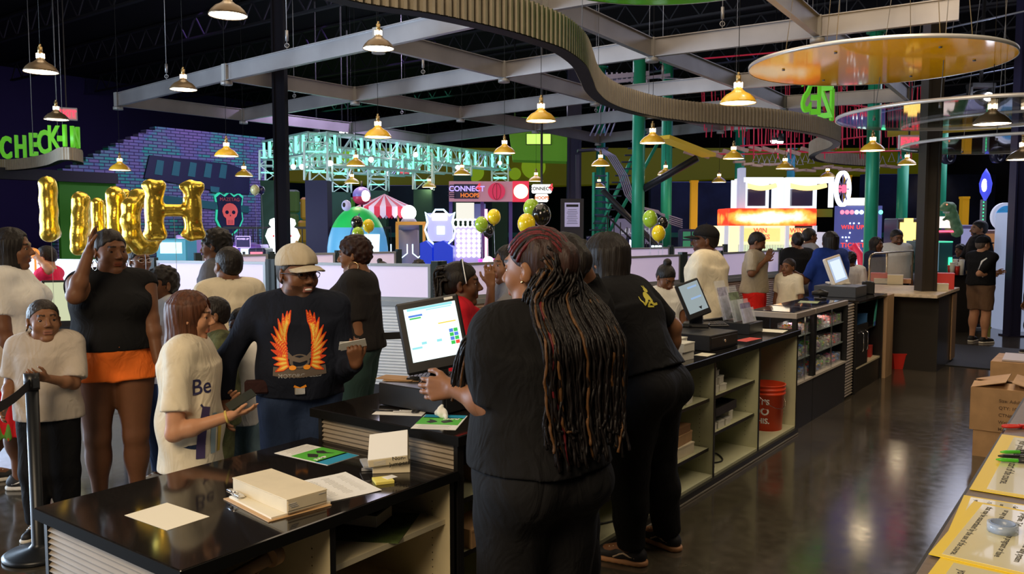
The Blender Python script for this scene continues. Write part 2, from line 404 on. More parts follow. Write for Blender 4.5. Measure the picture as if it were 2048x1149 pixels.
def head_prims(c, R, s, fem=False, chub=1.0):
    c = L3(c); T = lambda p: c+R @ (L3(p)*s)
    E = lambda p, r: ell(T(p), [q*s for q in r], R); K = lambda a, b, ra, rb: cone(T(a), T(b), ra*s, rb*s)
    u = 'u'; P = [(u, E((0, -.016, .03), (.076, .096, .088)), 0), (u, E((0, .022, -.028), (.060*chub, .070, .082)), .03*s),
        (u, K((-.034*chub, .018, -.078), (.034*chub, .018, -.078), .024*chub, .024*chub), .03*s), (u, E((0, .062, -.100), (.024 if fem else .030, .022, .018)), .02*s),
        (u, E((.042, .052, -.030), (.024*chub, .026, .026)), .02*s), (u, E((-.042, .052, -.030), (.024*chub, .026, .026)), .02*s),
        (u, K((-.030, .078, .028), (.030, .078, .028), .011, .011), .014*s), ('s', E((.031, .103, .004), (.017, .015, .010)), .014*s), ('s', E((-.031, .103, .004), (.017, .015, .010)), .014*s),
        (u, K((.020, .0795, .0125), (.043, .0745, .0115), .0062, .0062), .003*s), (u, K((-.020, .0795, .0125), (-.043, .0745, .0115), .0062, .0062), .003*s), (u, K((.022, .0790, -.0095), (.042, .0745, -.0085), .0055, .0055), .004*s), (u, K((-.022, .0790, -.0095), (-.042, .0745, -.0085), .0055, .0055), .004*s),
        (u, K((0, .086, .012), (0, .107, -.024), .007, .0115), .008*s), (u, E((.0125, .096, -.030), (.009, .012, .008)), .006*s), (u, E((-.0125, .096, -.030), (.009, .012, .008)), .006*s),
        (u, K((-.017, .083, -.058), (.017, .083, -.058), .0065, .0065), .007*s), (u, K((-.014, .083, -.069), (.014, .083, -.069), .0078, .0078), .006*s),
        ('s', K((-.020, .0945, -.0632), (.020, .0945, -.0632), .0028, .0028), .004*s)]
    for sx in (-1, 1):
        Re = R @ rotm(sx*-.35, 0, 0)
        P += [(u, ell(T((sx*.080, -.008, -.008)), [.0075*s, .019*s, .031*s], Re), .006*s), ('s', ell(T((sx*.089, .002, -.004)), [.008*s, .009*s, .015*s], Re), .006*s)]
    return P
def to_head(V, c, R, s): return (V-L3(c)) @ R/s
PEOPLE = []
def person(label, px, depth, H, face=270, w=1.0, skin=(.20, .09, .05), hair=None, hairc=(.012, .009, .008), hs=1.0, lean=0, twist=0, bust=0, belly=0, hips=1.0, glute=0,
           head=(0, 0), headoff=(0, 0), arms=None, shirt=None, bottom=None, shoe=None, res=.014, hres=.007, fem=False, chub=1.0, lipc=None, brow=True, beard=0, stance=.06, feet=None,
           handcurl=.4, legs=True, lowz=None, hscale=1.0, palm=None, smile=0, neckw=1.0, arml=1.0, seed=None, z0=0.0):
    """px: photo column of the pelvis, depth in metres; face: 0 right, 90 away, 180 left, 270 towards the lens. Local frame: +Y forward, +X the person's right"""
    rz = YAW+R_(face)-PI/2; base = atd(px, 700, depth); base.z = z0
    seed = seed if seed is not None else len(PEOPLE)*1.7; S = H/1.75
    inv = Matrix.Rotation(-rz, 3, 'Z')
    def loc(p): return inv @ (Vector(p)-base)
    def cp(x, y, d): return loc(atd(x, y, d))
    pel = np.array([0, 0, .525*H]); RT = rotm(twist, -lean, 0)
    def U(x, y, z): return pel+RT @ (np.array([x, y, z], float)*H-pel)
    sw = .103*(1+.25*(w-1)) if not fem else .092*(1+.25*(w-1))
    hw = .052*(1+.3*(w-1))*hips
    tor = [(U(0, .0, .745), (.098*w, .066*w, .088)), (U(0, -.004, .80), (.085*(.5+.5*w), .050*w, .05)), (U(0, .0, .63), ((.080 if not fem else .074)*w, .060*w, .085)), (U(0, -.004, .55), (.092*w*hips, .066*w*hips, .065))]
    if belly: tor.append((U(0, .035*w, .62), (.078*w, .05*w+belly*.04, .075)))
    if glute:
        for sx in (-1, 1): tor.append((U(sx*.04*w, -.04*w*hips, .52), (.05*w*hips, .045*w*hips*glute, .055)))
    busts = [(U(sx*.044*w, .052*w, .735), (.043*w, .040*bust, .042)) for sx in (-1, 1)] if bust else []
    def torso(off, k=.045):
        P = [('u', ell(c, [(q*H)+off for q in r], RT), k*H) for c, r in tor+busts]
        P.append(('u', cone(U(-sw*.75, -.004, .812), U(sw*.75, -.004, .812), .034*H*(.6+.4*w)+off, .034*H*(.6+.4*w)+off), .04*H)); return P
    # legs
    hip = {}; knee = {}; ank = {}; fdir = {}
    for sd, sx in (('R', 1), ('L', -1)):
        hip[sd] = np.array([sx*hw*H, 0, .52*H]); f = (feet or {}).get(sd)
        if f is not None: a = loc(f); ank[sd] = np.array([a.x, a.y, .05*H])
        else: ank[sd] = np.array([sx*stance*H, -.01*H, .045*H])
        knee[sd] = (hip[sd]*.48+ank[sd]*.52)+np.array([0, .018*H, 0]); fdir[sd] = np.array([sx*.22, 1, 0])/1.024
    # arms
    La = .172*H*arml; Lf = .148*H*arml; sh = {}; el = {}; wr = {}
    arms = arms or {}
    for sd, sx in (('R', 1), ('L', -1)):
        s0 = U(sx*(sw+.008), -.004, .808); sh[sd] = s0; spec = arms.get(sd)
        if spec is None: spec = ('d', (sx*.16, .02, -1), (sx*.03, .18, -1))
        if spec[0] == 'd':
            e = s0+L3(Vector(spec[1]).normalized())*La; h2 = e+L3(Vector(spec[2]).normalized())*Lf
        else:     # ('p', (ex, ey, +1 far/-1 near), (hx, hy, +-1)): photo pixels, depth solved from the limb's length
            def solve(prev, q, L):
                wp = np.array(base)+np.array(Matrix.Rotation(rz, 3, 'Z')) @ prev; best = None
                for dd in np.linspace(0, L, 40):
                    z = float((wp-CAM) @ _F)+q[2]*dd; t = np.array(atd(q[0], q[1], z)); er = abs(np.linalg.norm(t-wp)-L)
                    if best is None or er < best[0]-1e-4: best = (er, t)
                return np.array(loc(best[1]))
            e = solve(s0, spec[1], La); h2 = solve(e, spec[2], Lf)
        el[sd] = e; wr[sd] = h2
    ar = .033*H*(.4+.6*w); er = .0235*H*(.5+.5*w); wrr = .0155*H*(.75+.25*w)
    # head
    hc = U(0, .012, .925)+RT @ np.array([headoff[0], headoff[1], 0]); hsz = S*hs*1.0
    hc = hc-RT @ np.array([0, 0, .112*(hs-1)*S])
    HR = rotm(R_(head[0]), R_(head[1]), 0)
    nb = U(0, -.014, .835); skt = hc+HR @ (np.array([0, -.022, -.060])*hsz)
    B = torso(0)+[('u', cone(nb, skt, .033*H*neckw, .030*H*neckw*(.6+.4*hs)), .03*H)]+[(o, p, k) for o, p, k in head_prims(hc, HR, hsz, fem, chub)]
    for sd, sx in (('R', 1), ('L', -1)):
        B += [('u', cone(sh[sd], el[sd], ar, er), .03*H), ('u', cone(el[sd], wr[sd], er, wrr), .012*H)]
        m = (el[sd]*.7+wr[sd]*.3); B.append(('u', ell(m, [er*1.08]*3), .02))
        if legs:
            B += [('u', cone(hip[sd], knee[sd], .054*H*w*hips, .034*H*w), .025*H), ('u', cone(knee[sd], ank[sd], .034*H*w, .021*H*(.6+.4*w)), .015*H), ('u', ell((knee[sd]*.68+ank[sd]*.32)+np.array([0, -.012*H, 0]), [.034*H*w, .034*H*w, .07*H]), .02*H)]
            if not (shoe == 'none'): B.append(('u', cone(ank[sd], ank[sd]+fdir[sd]*.075*H-np.array([0, 0, .022*H]), .02*H, .018*H), .01*H))
        hd = wr[sd]-el[sd]; pn = (palm or {}).get(sd)
        nv = Vector((-sx, .1, 0)) if pn is None else inv @ Vector(CR*pn[0]+CF*pn[1]+ZUP*pn[2])
        hdv = Vector(hd)
        if arms.get(sd) and len(arms[sd]) > 3 and arms[sd][3] is not None: q = arms[sd][3]; hdv = inv @ Vector(CR*q[0]+CF*q[1]+ZUP*q[2])
        th = 1 if Vector(hdv).cross(nv).dot(Vector((0, 1, .6)))*1 >= 0 else -1
        cu = handcurl if not isinstance(handcurl, dict) else handcurl.get(sd, .4)
        B += hand_prims(wr[sd], hdv, nv, th, S*1.0*hscale, cu)
    fine = [(hc-np.array([.12, .15, .125])*hsz, hc+np.array([.12, .15, .14])*hsz, hres)]
    for sd in 'RL': fine.append((wr[sd]-.13*S, wr[sd]+.13*S, min(hres*1.0, .0075)))
    if lowz is not None: B.append(('i', halfspace((0, 0, lowz), (0, 0, -1)), 0))
    V, Q = sdf_mesh(B, res, fine)
    sk = np.array(skin); lc = np.array(lipc) if lipc else sk*np.array([1.15, .75, .75])
    def colors(V):
        c = np.tile(sk, (len(V), 1)); p = to_head(V, hc, HR, hsz); x, y, z = np.abs(p[:, 0]), p[:, 1], p[:, 2]
        palmz = 1.0
        if beard:
            m = (y > .012) & (z < -.047-.02*(y < .05)) & (z > -.125) & (x < .085); c[m] = sk*(1-beard)+np.array([.012, .01, .01])*beard
            m = (y > .07) & (z < -.04) & (z > -.055) & (x < .03); c[m] = sk*(1-beard)+np.array([.012, .01, .01])*beard
        m = (y > .078) & (z < -.0525) & (z > -.078) & (x < .024-.25*np.abs(z+.064)); c[m] = lc
        if brow: m = (y > .06) & (x > .012) & (x < .047) & (np.abs(z-.031+.12*np.abs(x-.03)) < .0048); c[m] = sk*.12
        m = (y > .085) & (z < -.0615) & (z > -.0648) & (x < .020); c[m] = lc*.25
        return c
    body = np_obj('person', V, Q, SKIN, None, colors); body.location = base; body.rotation_euler = (0, 0, rz)
    tag(body, label, 'person')
    # eyes
    for sx in (-1, 1):
        e = MB(); cc = hc+HR @ (np.array([sx*.031, .0718, .0015])*hsz); r = .0118*hsz
        M = Matrix.Translation(Vector(cc)) @ Matrix(HR.tolist()).to_4x4() @ Matrix.Rotation(-PI/2, 4, 'X')
        n = 14; rows = [i*PI/10 for i in range(11)]
        for j in range(10):
            e.m = 1 if j < 3 else 0; e.smooth = True
            e.lathe([(max(1e-5, r*math.sin(rows[j])), r*math.cos(rows[j])), (max(1e-5, r*math.sin(rows[j+1])), r*math.cos(rows[j+1]))], n, M, cap=False)
        e.build('eye', [EYEW, EYEB], body)
    if smile:
        e = MB(); e.smooth = True; M = Matrix.Translation(Vector(hc+HR @ (np.array([0, .0885, -.0635])*hsz))) @ Matrix(HR.tolist()).to_4x4(); e.sphere((0, 0, 0), .010*hsz, 12, (1.9, .45, .55), M=M); e.build('teeth', EYEW if smile < 1 else WHITE, body)
    out = dict(body=body, hc=hc, HR=HR, hs=hsz, U=U, RT=RT, H=H, w=w, sh=sh, el=el, wr=wr, hip=hip, knee=knee, ank=ank, loc=loc, base=base, rz=rz, S=S)
    # bottoms
    if bottom:
        bc, blen, bloose = bottom[0], bottom[1], bottom[2]
        wz = U(0, 0, bottom[3] if len(bottom) > 3 else .60)
        if len(bottom) > 4 and bottom[4] == 'skirt':
            P = [('u', ecol(pel, np.eye(3), -(.525-blen)*H, .07*H, (.13*H*w*hips+bloose, .10*H*w*hips+bloose), (.094*H*w*hips+.014, .070*H*w*hips+.014)), .0)]
            P += [('u', ell(c, [q*H+.012 for q in r], RT), .03*H) for c, r in tor[3:4]]
            P.append(('i', halfspace(wz, RT @ np.array([0, 0, 1.])), 0))
            def dis(X, Y, Z): return .010*np.sin(34*np.arctan2(Y, X))*np.clip((.62*H-Z)*4, 0, 1)
            V, Q = sdf_mesh(P, res*.8, (), dis)
        else:
            P = [('u', ell(c, [q*H+.010+bloose*.3 for q in r], RT), .04*H) for c, r in tor[2:]]
            for sd in 'RL':
                a, b, c = hip[sd], knee[sd], ank[sd]
                if blen < .28:        # long: full length down to blen
                    P += [('u', cone(a, b, .055*H*w*hips+.010+bloose*.4, .036*H*w+.008+bloose), .03*H), ('u', cone(b, b+(c-b)*min(1.02, ((b[2]-blen*H)/(b[2]-c[2]))), .036*H*w+.008+bloose, .024*H*w+.010+bloose, True), .02*H)]
                    P.append(('u', ell((b*.68+c*.32)+np.array([0, -.012*H, 0]), [.034*H*w+.008, .034*H*w+.008, .07*H]), .02*H))
                else:
                    t = (a[2]-blen*H)/(a[2]-b[2]); e2 = a+(b-a)*t; r2 = (.055*w*hips+(.034*w-.055*w*hips)*t)*H+.012+bloose
                    P += [('u', cone(a, e2, .055*H*w*hips+.012+bloose*.4, r2, True), .025*H)]
            P.append(('i', halfspace(wz, RT @ np.array([0, 0, 1.])), 0))
            V, Q = sdf_mesh(P, res*.85, (), wrinkle(.003 if blen < .28 else .004, 30, seed))
        out['bottom'] = np_obj(bottom[5] if len(bottom) > 5 else 'trousers', V, Q, bc, body)
    if shirt:
        sc_, slv, hem, loose = shirt[:4]; neck = shirt[4] if len(shirt) > 4 else .062
        off = .011+loose*.25
        P = torso(off)
        P.append(('u', ecol(U(0, -.002, .745), RT, (hem-.745)*H-.06, 0, (.094*H*w*hips+loose+.020, .068*H*w*hips+loose+.022), (.086*H*w+off, .058*H*w+off)), .05*H))
        for sd in 'RL':
            a, b, c = sh[sd], el[sd], wr[sd]
            if slv > 0:
                t = min(slv, 1.0); e2 = a+(b-a)*t; r2 = ar+(er-ar)*t+.012+loose*.55
                P.append(('u', cone(a, e2, ar+.010, r2, slv < 1), .022*H))
                if slv > 1: t = slv-1; e3 = b+(c-b)*t; P.append(('u', cone(b, e3, r2, er+(wrr-er)*t+.009+loose*.2, True), .012*H))
        P.append(('s', ell(nb+np.array([0, .012*H, .014*H]), [neck*H*.82, neck*H*.8, neck*H*.62]), .008))
        P.append(('s', cone(nb, skt, .036*H*neckw, .036*H*neckw), .004))
        P.append(('i', halfspace(U(0, 0, hem), RT @ np.array([0, 0, -1.])), 0))
        V, Q = sdf_mesh(P, res*.8, (), wrinkle(shirt[5] if len(shirt) > 5 else .0045, 24, seed))
        cf = shirt[6] if len(shirt) > 6 else None
        out['shirt'] = np_obj(shirt[7] if len(shirt) > 7 else 'shirt', V, Q, sc_, body, colors=(lambda V: cf(V, out)) if cf else None)
    if shoe and shoe != 'none' and legs:
        for sd in 'RL': make_shoe(body, ank[sd], fdir[sd], H, *shoe)
    if hair: make_hair(out, hair, hairc)
    PEOPLE.append(out)
    return out
def make_shoe(body, a, fd, H, upper, sole, laces=None, stripe=None):
    s = H/1.75; a = Vector(a); f = Vector(fd); f.z = 0; f.normalize(); g = Vector((a.x, a.y, 0)); l = Vector((-f.y, f.x, 0))
    P = [('u', cone(g-f*.045*s+ZUP*.05*s, g+f*.06*s+ZUP*.05*s, .04*s, .038*s), .0), ('u', cone(g+f*.06*s+ZUP*.045*s, g+f*.155*s+ZUP*.036*s, .04*s, .036*s), .02), ('u', cone(g+ZUP*.05*s-f*.02*s, g+ZUP*.10*s-f*.018*s, .042*s, .04*s, True), .02), ('i', halfspace((0, 0, .022*s), (0, 0, -1)), 0)]
    V, Q = sdf_mesh(P, .009*max(s, .8)); sh = np_obj('shoe', V, Q, upper, body)
    P = [('u', cone(g-f*.045*s+ZUP*.012*s, g+f*.155*s+ZUP*.012*s, .046*s, .046*s), 0), ('i', halfspace((0, 0, .001), (0, 0, -1)), 0), ('i', halfspace((0, 0, .028*s), (0, 0, 1)), 0)]
    V, Q = sdf_mesh(P, .008*max(s, .8)); np_obj('sole', V, Q, sole, sh)
    if laces:
        m = MB()
        for i in range(4):
            c = g+f*(.045+.022*i)*s+ZUP*(.096-.006*i)*s; m.tube([c-l*.022*s, c+ZUP*.006, c+l*.022*s], .0035*s, 6)
        m.build('laces', laces, sh)
    if stripe:
        m = MB()
        for sd in (-1, 1):
            pts = [g+l*sd*.0405*s+f*x*s+ZUP*z*s for x, z in ((-.03, .045), (.0, .05), (.03, .062), (.05, .055), (.085, .035))]
            m.tube(pts, .005*s, 6)
        m.build('side_stripe', stripe, sh)
def make_hair(o, style, col):
    hc, HR, s = o['hc'], o['HR'], o['hs']; T = lambda p: hc+HR @ (L3(p)*s); body = o['body']; m = hairmat(tuple(col)); name = 'hair'
    E = lambda p, r: ell(T(p), [q*s for q in r], HR)
    face = lambda t=.012, z=0: ('s', (lambda pr: pr)(halfplane_neg(T((0, t+z, z)), HR @ np.array([0, -.72, .69]))), .012)
    kind = style[0]; t = style[1] if len(style) > 1 else .006; h = .006*max(s, .9); sd = 3.1
    rnd = random.Random(int(s*1000)+len(PEOPLE))
    nz = lambda amp, f: (lambda X, Y, Z: amp*(np.sin(f*X+1.3*np.sin(f*.7*Z))*np.sin(f*Y+2)*np.sin(f*Z+1)))
    cap = lambda t: [('u', E((0, -.018, .034), (.078+t, .098+t, .088+t)), 0), ('u', E((0, -.05, -.015), (.062+t, .057+t, .05+t)), .02*s)]
    if kind == 'short':
        P = cap(t)+[face()]; V, Q = sdf_mesh(P, h, (), nz(.0025, 160))
    elif kind == 'flattop':
        P = [('u', ecol(T((0, -.018, .03)), HR, -.01*s, (.088+t)*s, (.082*s, .1*s), (.086*s, .102*s)), .0)]+cap(.004)+[face()]; V, Q = sdf_mesh(P, h, (), nz(.003, 150))
    elif kind == 'curly':
        P = cap(t)+[face(.03)]; V, Q = sdf_mesh(P, h, (), nz(.009, 85))
    elif kind in ('bob', 'longback'):
        L = style[2]; P = cap(t)+[('u', ecol(T((0, -.028, 0)), HR, -L*s, .05*s, style[3] if len(style) > 3 else ((.098)*s, .092*s), (.084*s, .092*s)), .03)]
        P += [('s', E((0, .09, -.04), (.062, .075, .125)), .02), ('s', E((0, .05, -.24), (.05, .075, .16)), .01)]
        an = 26
        def dis(X, Y, Z): th = np.arctan2(Y-hc[1], X-hc[0]); return .0014*np.sin(an*th+5*np.sin(9*Z))+.0012*np.sin(61*th+7*np.sin(6*Z)+2)+.0025*np.sin(7*th+11*Z)
        V, Q = sdf_mesh(P, h, (), dis)
    elif kind == 'bun':
        P = cap(t)+[face(.02), ('u', E((0, -.06, .13), (.04, .04, .038)), .01)]; V, Q = sdf_mesh(P, h, (), nz(.002, 160))
    elif kind == 'slick':
        P = cap(.004)+[face(.015), ('u', E((0, -.115, .02), (.045, .03, .05)), .02)]; V, Q = sdf_mesh(P, h, (), lambda X, Y, Z: .0022*np.sin(150*X))
    elif kind == 'cap':       # baseball cap over short hair
        P = cap(.003)+[face(.005)]; V, Q = sdf_mesh(P, h); np_obj('hair', V, Q, m, body)
        cm = style[2]; P = [('u', E((0, -.012, .045), (.090, .108, .092)), 0), ('i', halfspace(T((0, 0, .036)), HR @ np.array([0, .12, -1.])), 0)]
        V, Q = sdf_mesh(P, h*.9, (), lambda X, Y, Z: .0012*np.sin(60*X)+.001*np.sin(80*Z))
        c = np_obj('cap', V, Q, cm, body)
        b = MB(); b.smooth = True; nn = 16; rows = []
        for j in range(7):
            u = j/6; row = []
            for i in range(nn+1):
                a = PI*(i/nn); x = math.cos(a)*(.082-.010*u); y = .055+math.sin(a)*(.045+.075*u)*1.0+ .0; zz = .046-.018*(math.cos(a)**2)-.012*u; row.append((x, y, zz))
            rows.append(row)
        vs = []; fs = []
        for off in (0, -.004):
            for row in rows:
                for p in row: vs.append(tuple(T((p[0], p[1], p[2]+off))))
        W_ = nn+1; K = 7*W_
        for j in range(6):
            for i in range(nn):
                a = j*W_+i; fs.append((a, a+1, a+W_+1, a+W_)); fs.append((K+a, K+a+W_, K+a+W_+1, K+a+1))
        for i in range(nn): a = 6*W_+i; fs.append((a, a+1, K+a+1, K+a))
        b.add(vs, fs); b.build('visor', cm, c)
        bb = MB(); bb.sphere(tuple(T((0, -.012, .139))), .008*s, 8); bb.build('button', cm, c)
        return
    elif kind == 'braids':    # gathered box braids falling behind the head
        P = cap(.004)+[face(.02)]; V, Q = sdf_mesh(P, h, (), lambda X, Y, Z: .0022*np.sin(120*X))
        hb = np_obj('hair', V, Q, m, body); n, L, r = style[1], style[2], style[3]; b = MB()
        for i in range(n):
            a = rnd.uniform(-1, 1); st = T((a*.055, -.075+rnd.uniform(-.02, .02), .07+rnd.uniform(-.05, .03)))
            pts = []; rr = []; LL = L*rnd.uniform(.75, 1.0); ph = rnd.uniform(0, 6)
            for k in range(40):
                u = k/39; q = st+HR @ np.array([a*(.03+.03*u)*s, -(.045*math.sin(min(1, u*6)*PI/2)+.01)*s, 0])+np.array([.006*math.sin(u*9+ph), .006*math.cos(u*8+ph), -u*LL+.02*math.sin(min(1, u*5)*PI)])
                pts.append(q); rr.append(r*(1+.22*math.sin(k*2.4)))
            b.tube(pts, rr, 6)
        b.build('braids', m, hb); return
    np_obj(name, V, Q, m, body)
def halfplane_neg(p, n):
    p = L3(p); n = L3(n); n = n/np.linalg.norm(n)
    return (np.full(3, -9.), np.full(3, 9.), lambda X, Y, Z: (X-p[0])*n[0]+(Y-p[1])*n[1]+(Z-p[2])*n[2])
def decal(target, body, polys, origin, xax, yax, m, name='print', lift=.0015, depth=.6):
    """lay flat outlines (in metres on the plane origin, xax, yax; all in the body's frame) onto the cloth"""
    me = target.data; bvh = BVHTree.FromPolygons([v.co[:] for v in me.vertices], [p.vertices[:] for p in me.polygons])
    x = Vector(xax).normalized(); y = Vector(yax).normalized(); n = x.cross(y).normalized(); o = Vector(origin); b = MB()
    for vs, fs in polys:
        out = []
        for q in vs:
            p = o+x*q[0]+y*q[1]+n*depth; h = bvh.ray_cast(p, -n)
            out.append(tuple((h[0]+n*lift) if h[0] is not None else o+x*q[0]+y*q[1]))
        b.add(out, fs)
    ob = b.build(name, m, target); return ob
def text_poly(txt, size, bold=.02, align='CENTER'):
    me = text_mesh(txt, size, 0, bold, 1.0, align); return ([(v.co.x, v.co.y) for v in me.vertices], [tuple(p.vertices) for p in me.polygons])
def strip_poly(pts, ws):      # a ribbon of varying width along 2-D points
    if len(pts) < 6:
        K_ = 5; W_ = ws if isinstance(ws, (list, tuple)) else [ws]*len(pts); q_ = []; w2 = []
        for i in range(len(pts)-1):
            for k in range(K_): u = k/K_; q_.append((pts[i][0]*(1-u)+pts[i+1][0]*u, pts[i][1]*(1-u)+pts[i+1][1]*u)); w2.append(W_[i]*(1-u)+W_[i+1]*u)
        pts = q_+[pts[-1]]; ws = w2+[W_[-1]]
    vs = []; fs = []
    for i, p in enumerate(pts):
        a = pts[max(i-1, 0)]; c = pts[min(i+1, len(pts)-1)]; dx, dy = c[0]-a[0], c[1]-a[1]; L = math.hypot(dx, dy) or 1; w = ws[i] if isinstance(ws, (list, tuple)) else ws
        vs += [(p[0]-dy/L*w/2, p[1]+dx/L*w/2), (p[0]+dy/L*w/2, p[1]-dx/L*w/2)]
    for i in range(len(pts)-1): fs.append((2*i, 2*i+1, 2*i+3, 2*i+2))
    return (vs, fs)
def disc_poly(cx, cy, rx, ry=None, n=20): ry = ry or rx; return ([(cx+rx*math.cos(2*PI*i/n), cy+ry*math.sin(2*PI*i/n)) for i in range(n)], [tuple(range(n))])
# ------------------------------------------------------------------ the room
def floor_mat():
    m = bpy.data.materials.new('polished_concrete'); m.use_nodes = True; nt = m.node_tree; b = nt.nodes['Principled BSDF']; N = nt.nodes.new; L = nt.links.new
    tc = N('ShaderNodeTexCoord'); n1 = N('ShaderNodeTexNoise'); n1.inputs['Scale'].default_value = .9; n1.inputs['Detail'].default_value = 8; n1.inputs['Roughness'].default_value = .65
    n2 = N('ShaderNodeTexNoise'); n2.inputs['Scale'].default_value = 14; n2.inputs['Detail'].default_value = 6
    L(tc.outputs['Object'], n1.inputs['Vector']); L(tc.outputs['Object'], n2.inputs['Vector'])
    r = N('ShaderNodeValToRGB'); r.color_ramp.elements[0].position = .3; r.color_ramp.elements[0].color = (.036, .029, .020, 1); r.color_ramp.elements[1].position = .72; r.color_ramp.elements[1].color = (.088, .074, .053, 1)
    L(n1.outputs[0], r.inputs[0]); mx = N('ShaderNodeMix'); mx.data_type = 'RGBA'; mx.blend_type = 'OVERLAY'; mx.inputs[0].default_value = .45
    L(r.outputs[0], mx.inputs[6]); L(n2.outputs[0], mx.inputs[7]); L(mx.outputs[2], b.inputs['Base Color'])
    mr = N('ShaderNodeMapRange'); mr.inputs[3].default_value = .07; mr.inputs[4].default_value = .19; L(n2.outputs[0], mr.inputs[0]); L(mr.outputs[0], b.inputs['Roughness'])
    b.inputs['Specular IOR Level'].default_value = .8
    bp = N('ShaderNodeBump'); bp.inputs['Strength'].default_value = .04; bp.inputs['Distance'].default_value = .004; L(n2.outputs[0], bp.inputs['Height']); L(bp.outputs[0], b.inputs['Normal'])
    return m
XL, XR, YN, YF, ZC = -31.0, 5.0, -8.0, 36.0, 7.2
m = MB(); m.span((XL, YN, -.1), (XR, YF, 0)); struct(m.build('floor', floor_mat()))
NAVY = mat('navy_wall_paint', (.030, .022, .115), .75, noise=.08, nscale=.7)
DKWALL = mat('dark_wall_paint', (.012, .012, .022), .8)
CEIL = mat('black_ceiling_paint', (.010, .010, .014), .85)
m = MB(); m.span((XL, YN, ZC), (XR, YF, ZC+.1)); struct(m.build('ceiling', CEIL))
m = MB(); m.span((XL-.1, YN, 0), (XL, YF, ZC)); struct(m.build('wall_left', NAVY))
m = MB(); m.span((XR, YN, 0), (XR+.1, YF, ZC)); struct(m.build('wall_right', DKWALL))
m = MB(); m.span((XL, YF, 0), (XR, YF+.1, ZC)); struct(m.build('wall_back', DKWALL))
m = MB(); m.span((XL, YN-.1, 0), (XR, YN, ZC)); struct(m.build('wall_front', DKWALL))
# roof joists and a duct under the deck
for i in range(12):
    y = 1.5+i*2.8; m = MB(); m.bar((XL+1, y, ZC-.05), (XR-1, y, ZC-.05), .12, .05); m.bar((XL+1, y, ZC-.6), (XR-1, y, ZC-.6), .10, .05)
    for k in range(44):
        x = XL+1+k*.78; m.bar((x, y, ZC-.6), (x+.39, y, ZC-.07), .03); m.bar((x+.39, y, ZC-.07), (x+.78, y, ZC-.6), .03)
    o = m.build('trim_%d' % (i+1), mat('dark_joist_paint', (.045, .045, .055), .6, .2)); struct(o)
# UV brick mural on a wall stub
XM = -19.0
def mural_mat():
    m = bpy.data.materials.new('painted_brick'); m.use_nodes = True; nt = m.node_tree; b = nt.nodes['Principled BSDF']; N = nt.nodes.new; L = nt.links.new
    tc = N('ShaderNodeTexCoord'); mp = N('ShaderNodeMapping'); mp.inputs['Rotation'].default_value = (0, PI/2, 0); sx = N('ShaderNodeSeparateXYZ'); cx = N('ShaderNodeCombineXYZ')
    L(tc.outputs['Object'], sx.inputs[0]); L(sx.outputs['Y'], cx.inputs['X']); L(sx.outputs['Z'], cx.inputs['Y'])
    br = N('ShaderNodeTexBrick'); br.inputs['Scale'].default_value = 1; br.inputs['Brick Width'].default_value = .24; br.inputs['Row Height'].default_value = .075; br.inputs['Mortar Size'].default_value = .011
    L(cx.outputs[0], br.inputs['Vector']); n = N('ShaderNodeTexNoise'); n.inputs['Scale'].default_value = .8; n.inputs['Detail'].default_value = 7; L(tc.outputs['Object'], n.inputs['Vector'])
    r = N('ShaderNodeValToRGB'); e = r.color_ramp.elements; e[0].position = .40; e[0].color = (.30, .22, .52, 1); e[1].position = .53; e[1].color = (.03, .48, .36, 1); q = e.new(.50); q.color = (.12, .22, .45, 1); L(n.outputs[0], r.inputs[0])
    br.inputs['Color2'].default_value = (.22, .20, .42, 1); br.inputs['Mortar'].default_value = (.05, .04, .13, 1); L(r.outputs[0], br.inputs['Color1']); L(br.outputs[0], b.inputs['Base Color'])
    b.inputs['Roughness'].default_value = .8; return m
MUR = mural_mat()
A = atx(310, 253, XM); B_ = atx(530, 270, XM)
yA, yB, zT = A.y, B_.y, A.z
m = MB(); poly = [(yB, 0), (yB, zT)]; n = 13; y0 = atx(110, 345, XM).y; zb = atx(110, 345, XM).z
poly.append((yA, zT))
for i in range(n):
    u = (i+1)/n; z = zT+(zb-zT)*u; y = yA+(y0-yA)*(u**.92); z_prev = poly[-1][1]; poly.append((poly[-1][0], z)); poly.append((y, z))
poly.append((y0, 0)); poly = poly[::-1]
M = Matrix(((0, 0, 1, XM), (1, 0, 0, 0), (0, 1, 0, 0), (0, 0, 0, 1)))
m.prism(poly, -.25, 0, M); struct(m.build('wall_mural', MUR))
# painted cityscape panel, skull badge
SIGNNAVY = mat('sign_navy', (.012, .02, .07), .6); TEAL = mat('sign_teal', (.02, .38, .26), .6); SALM = mat('sign_salmon', (.75, .16, .14), .6)
p0 = atx(287, 318, XM+.03); p1 = atx(497, 340, XM+.03)
t = thing('mural_panel', 'dark teal painted panel of a ruined marquee on the brick mural', 'panel', (XM+.03, (p0.y+p1.y)/2, p0.z-.4))
hy = (p1.y-p0.y)/2; ph = .62
m = MB(); Mx = Matrix(((0, 0, 1, 0), (1, 0, 0, 0), (0, 1, 0, 0), (0, 0, 0, 1)))
m.prism([(-hy, -.05), (-hy+.2, -ph*.1), (hy*.55, -ph*.55), (hy, -.35), (hy*1.02, .25), (hy*.6, .42), (-hy+.15, .5)], -.02, .02, Mx); m.build('backing', SIGNNAVY, t)
m = MB()
for i in range(5): a = -hy+.25+i*hy*.30; m.prism([(a, .05), (a+.2, .03), (a+.26, .38), (a+.08, .4)], .02, .03, Mx)
m.prism([(hy*.2, -.32), (hy*.36, -.34), (hy*.38, -.2), (hy*.2, -.18)], .02, .03, Mx); m.build('window_patches', mat('dull_teal', (.03, .20, .22), .7), t)
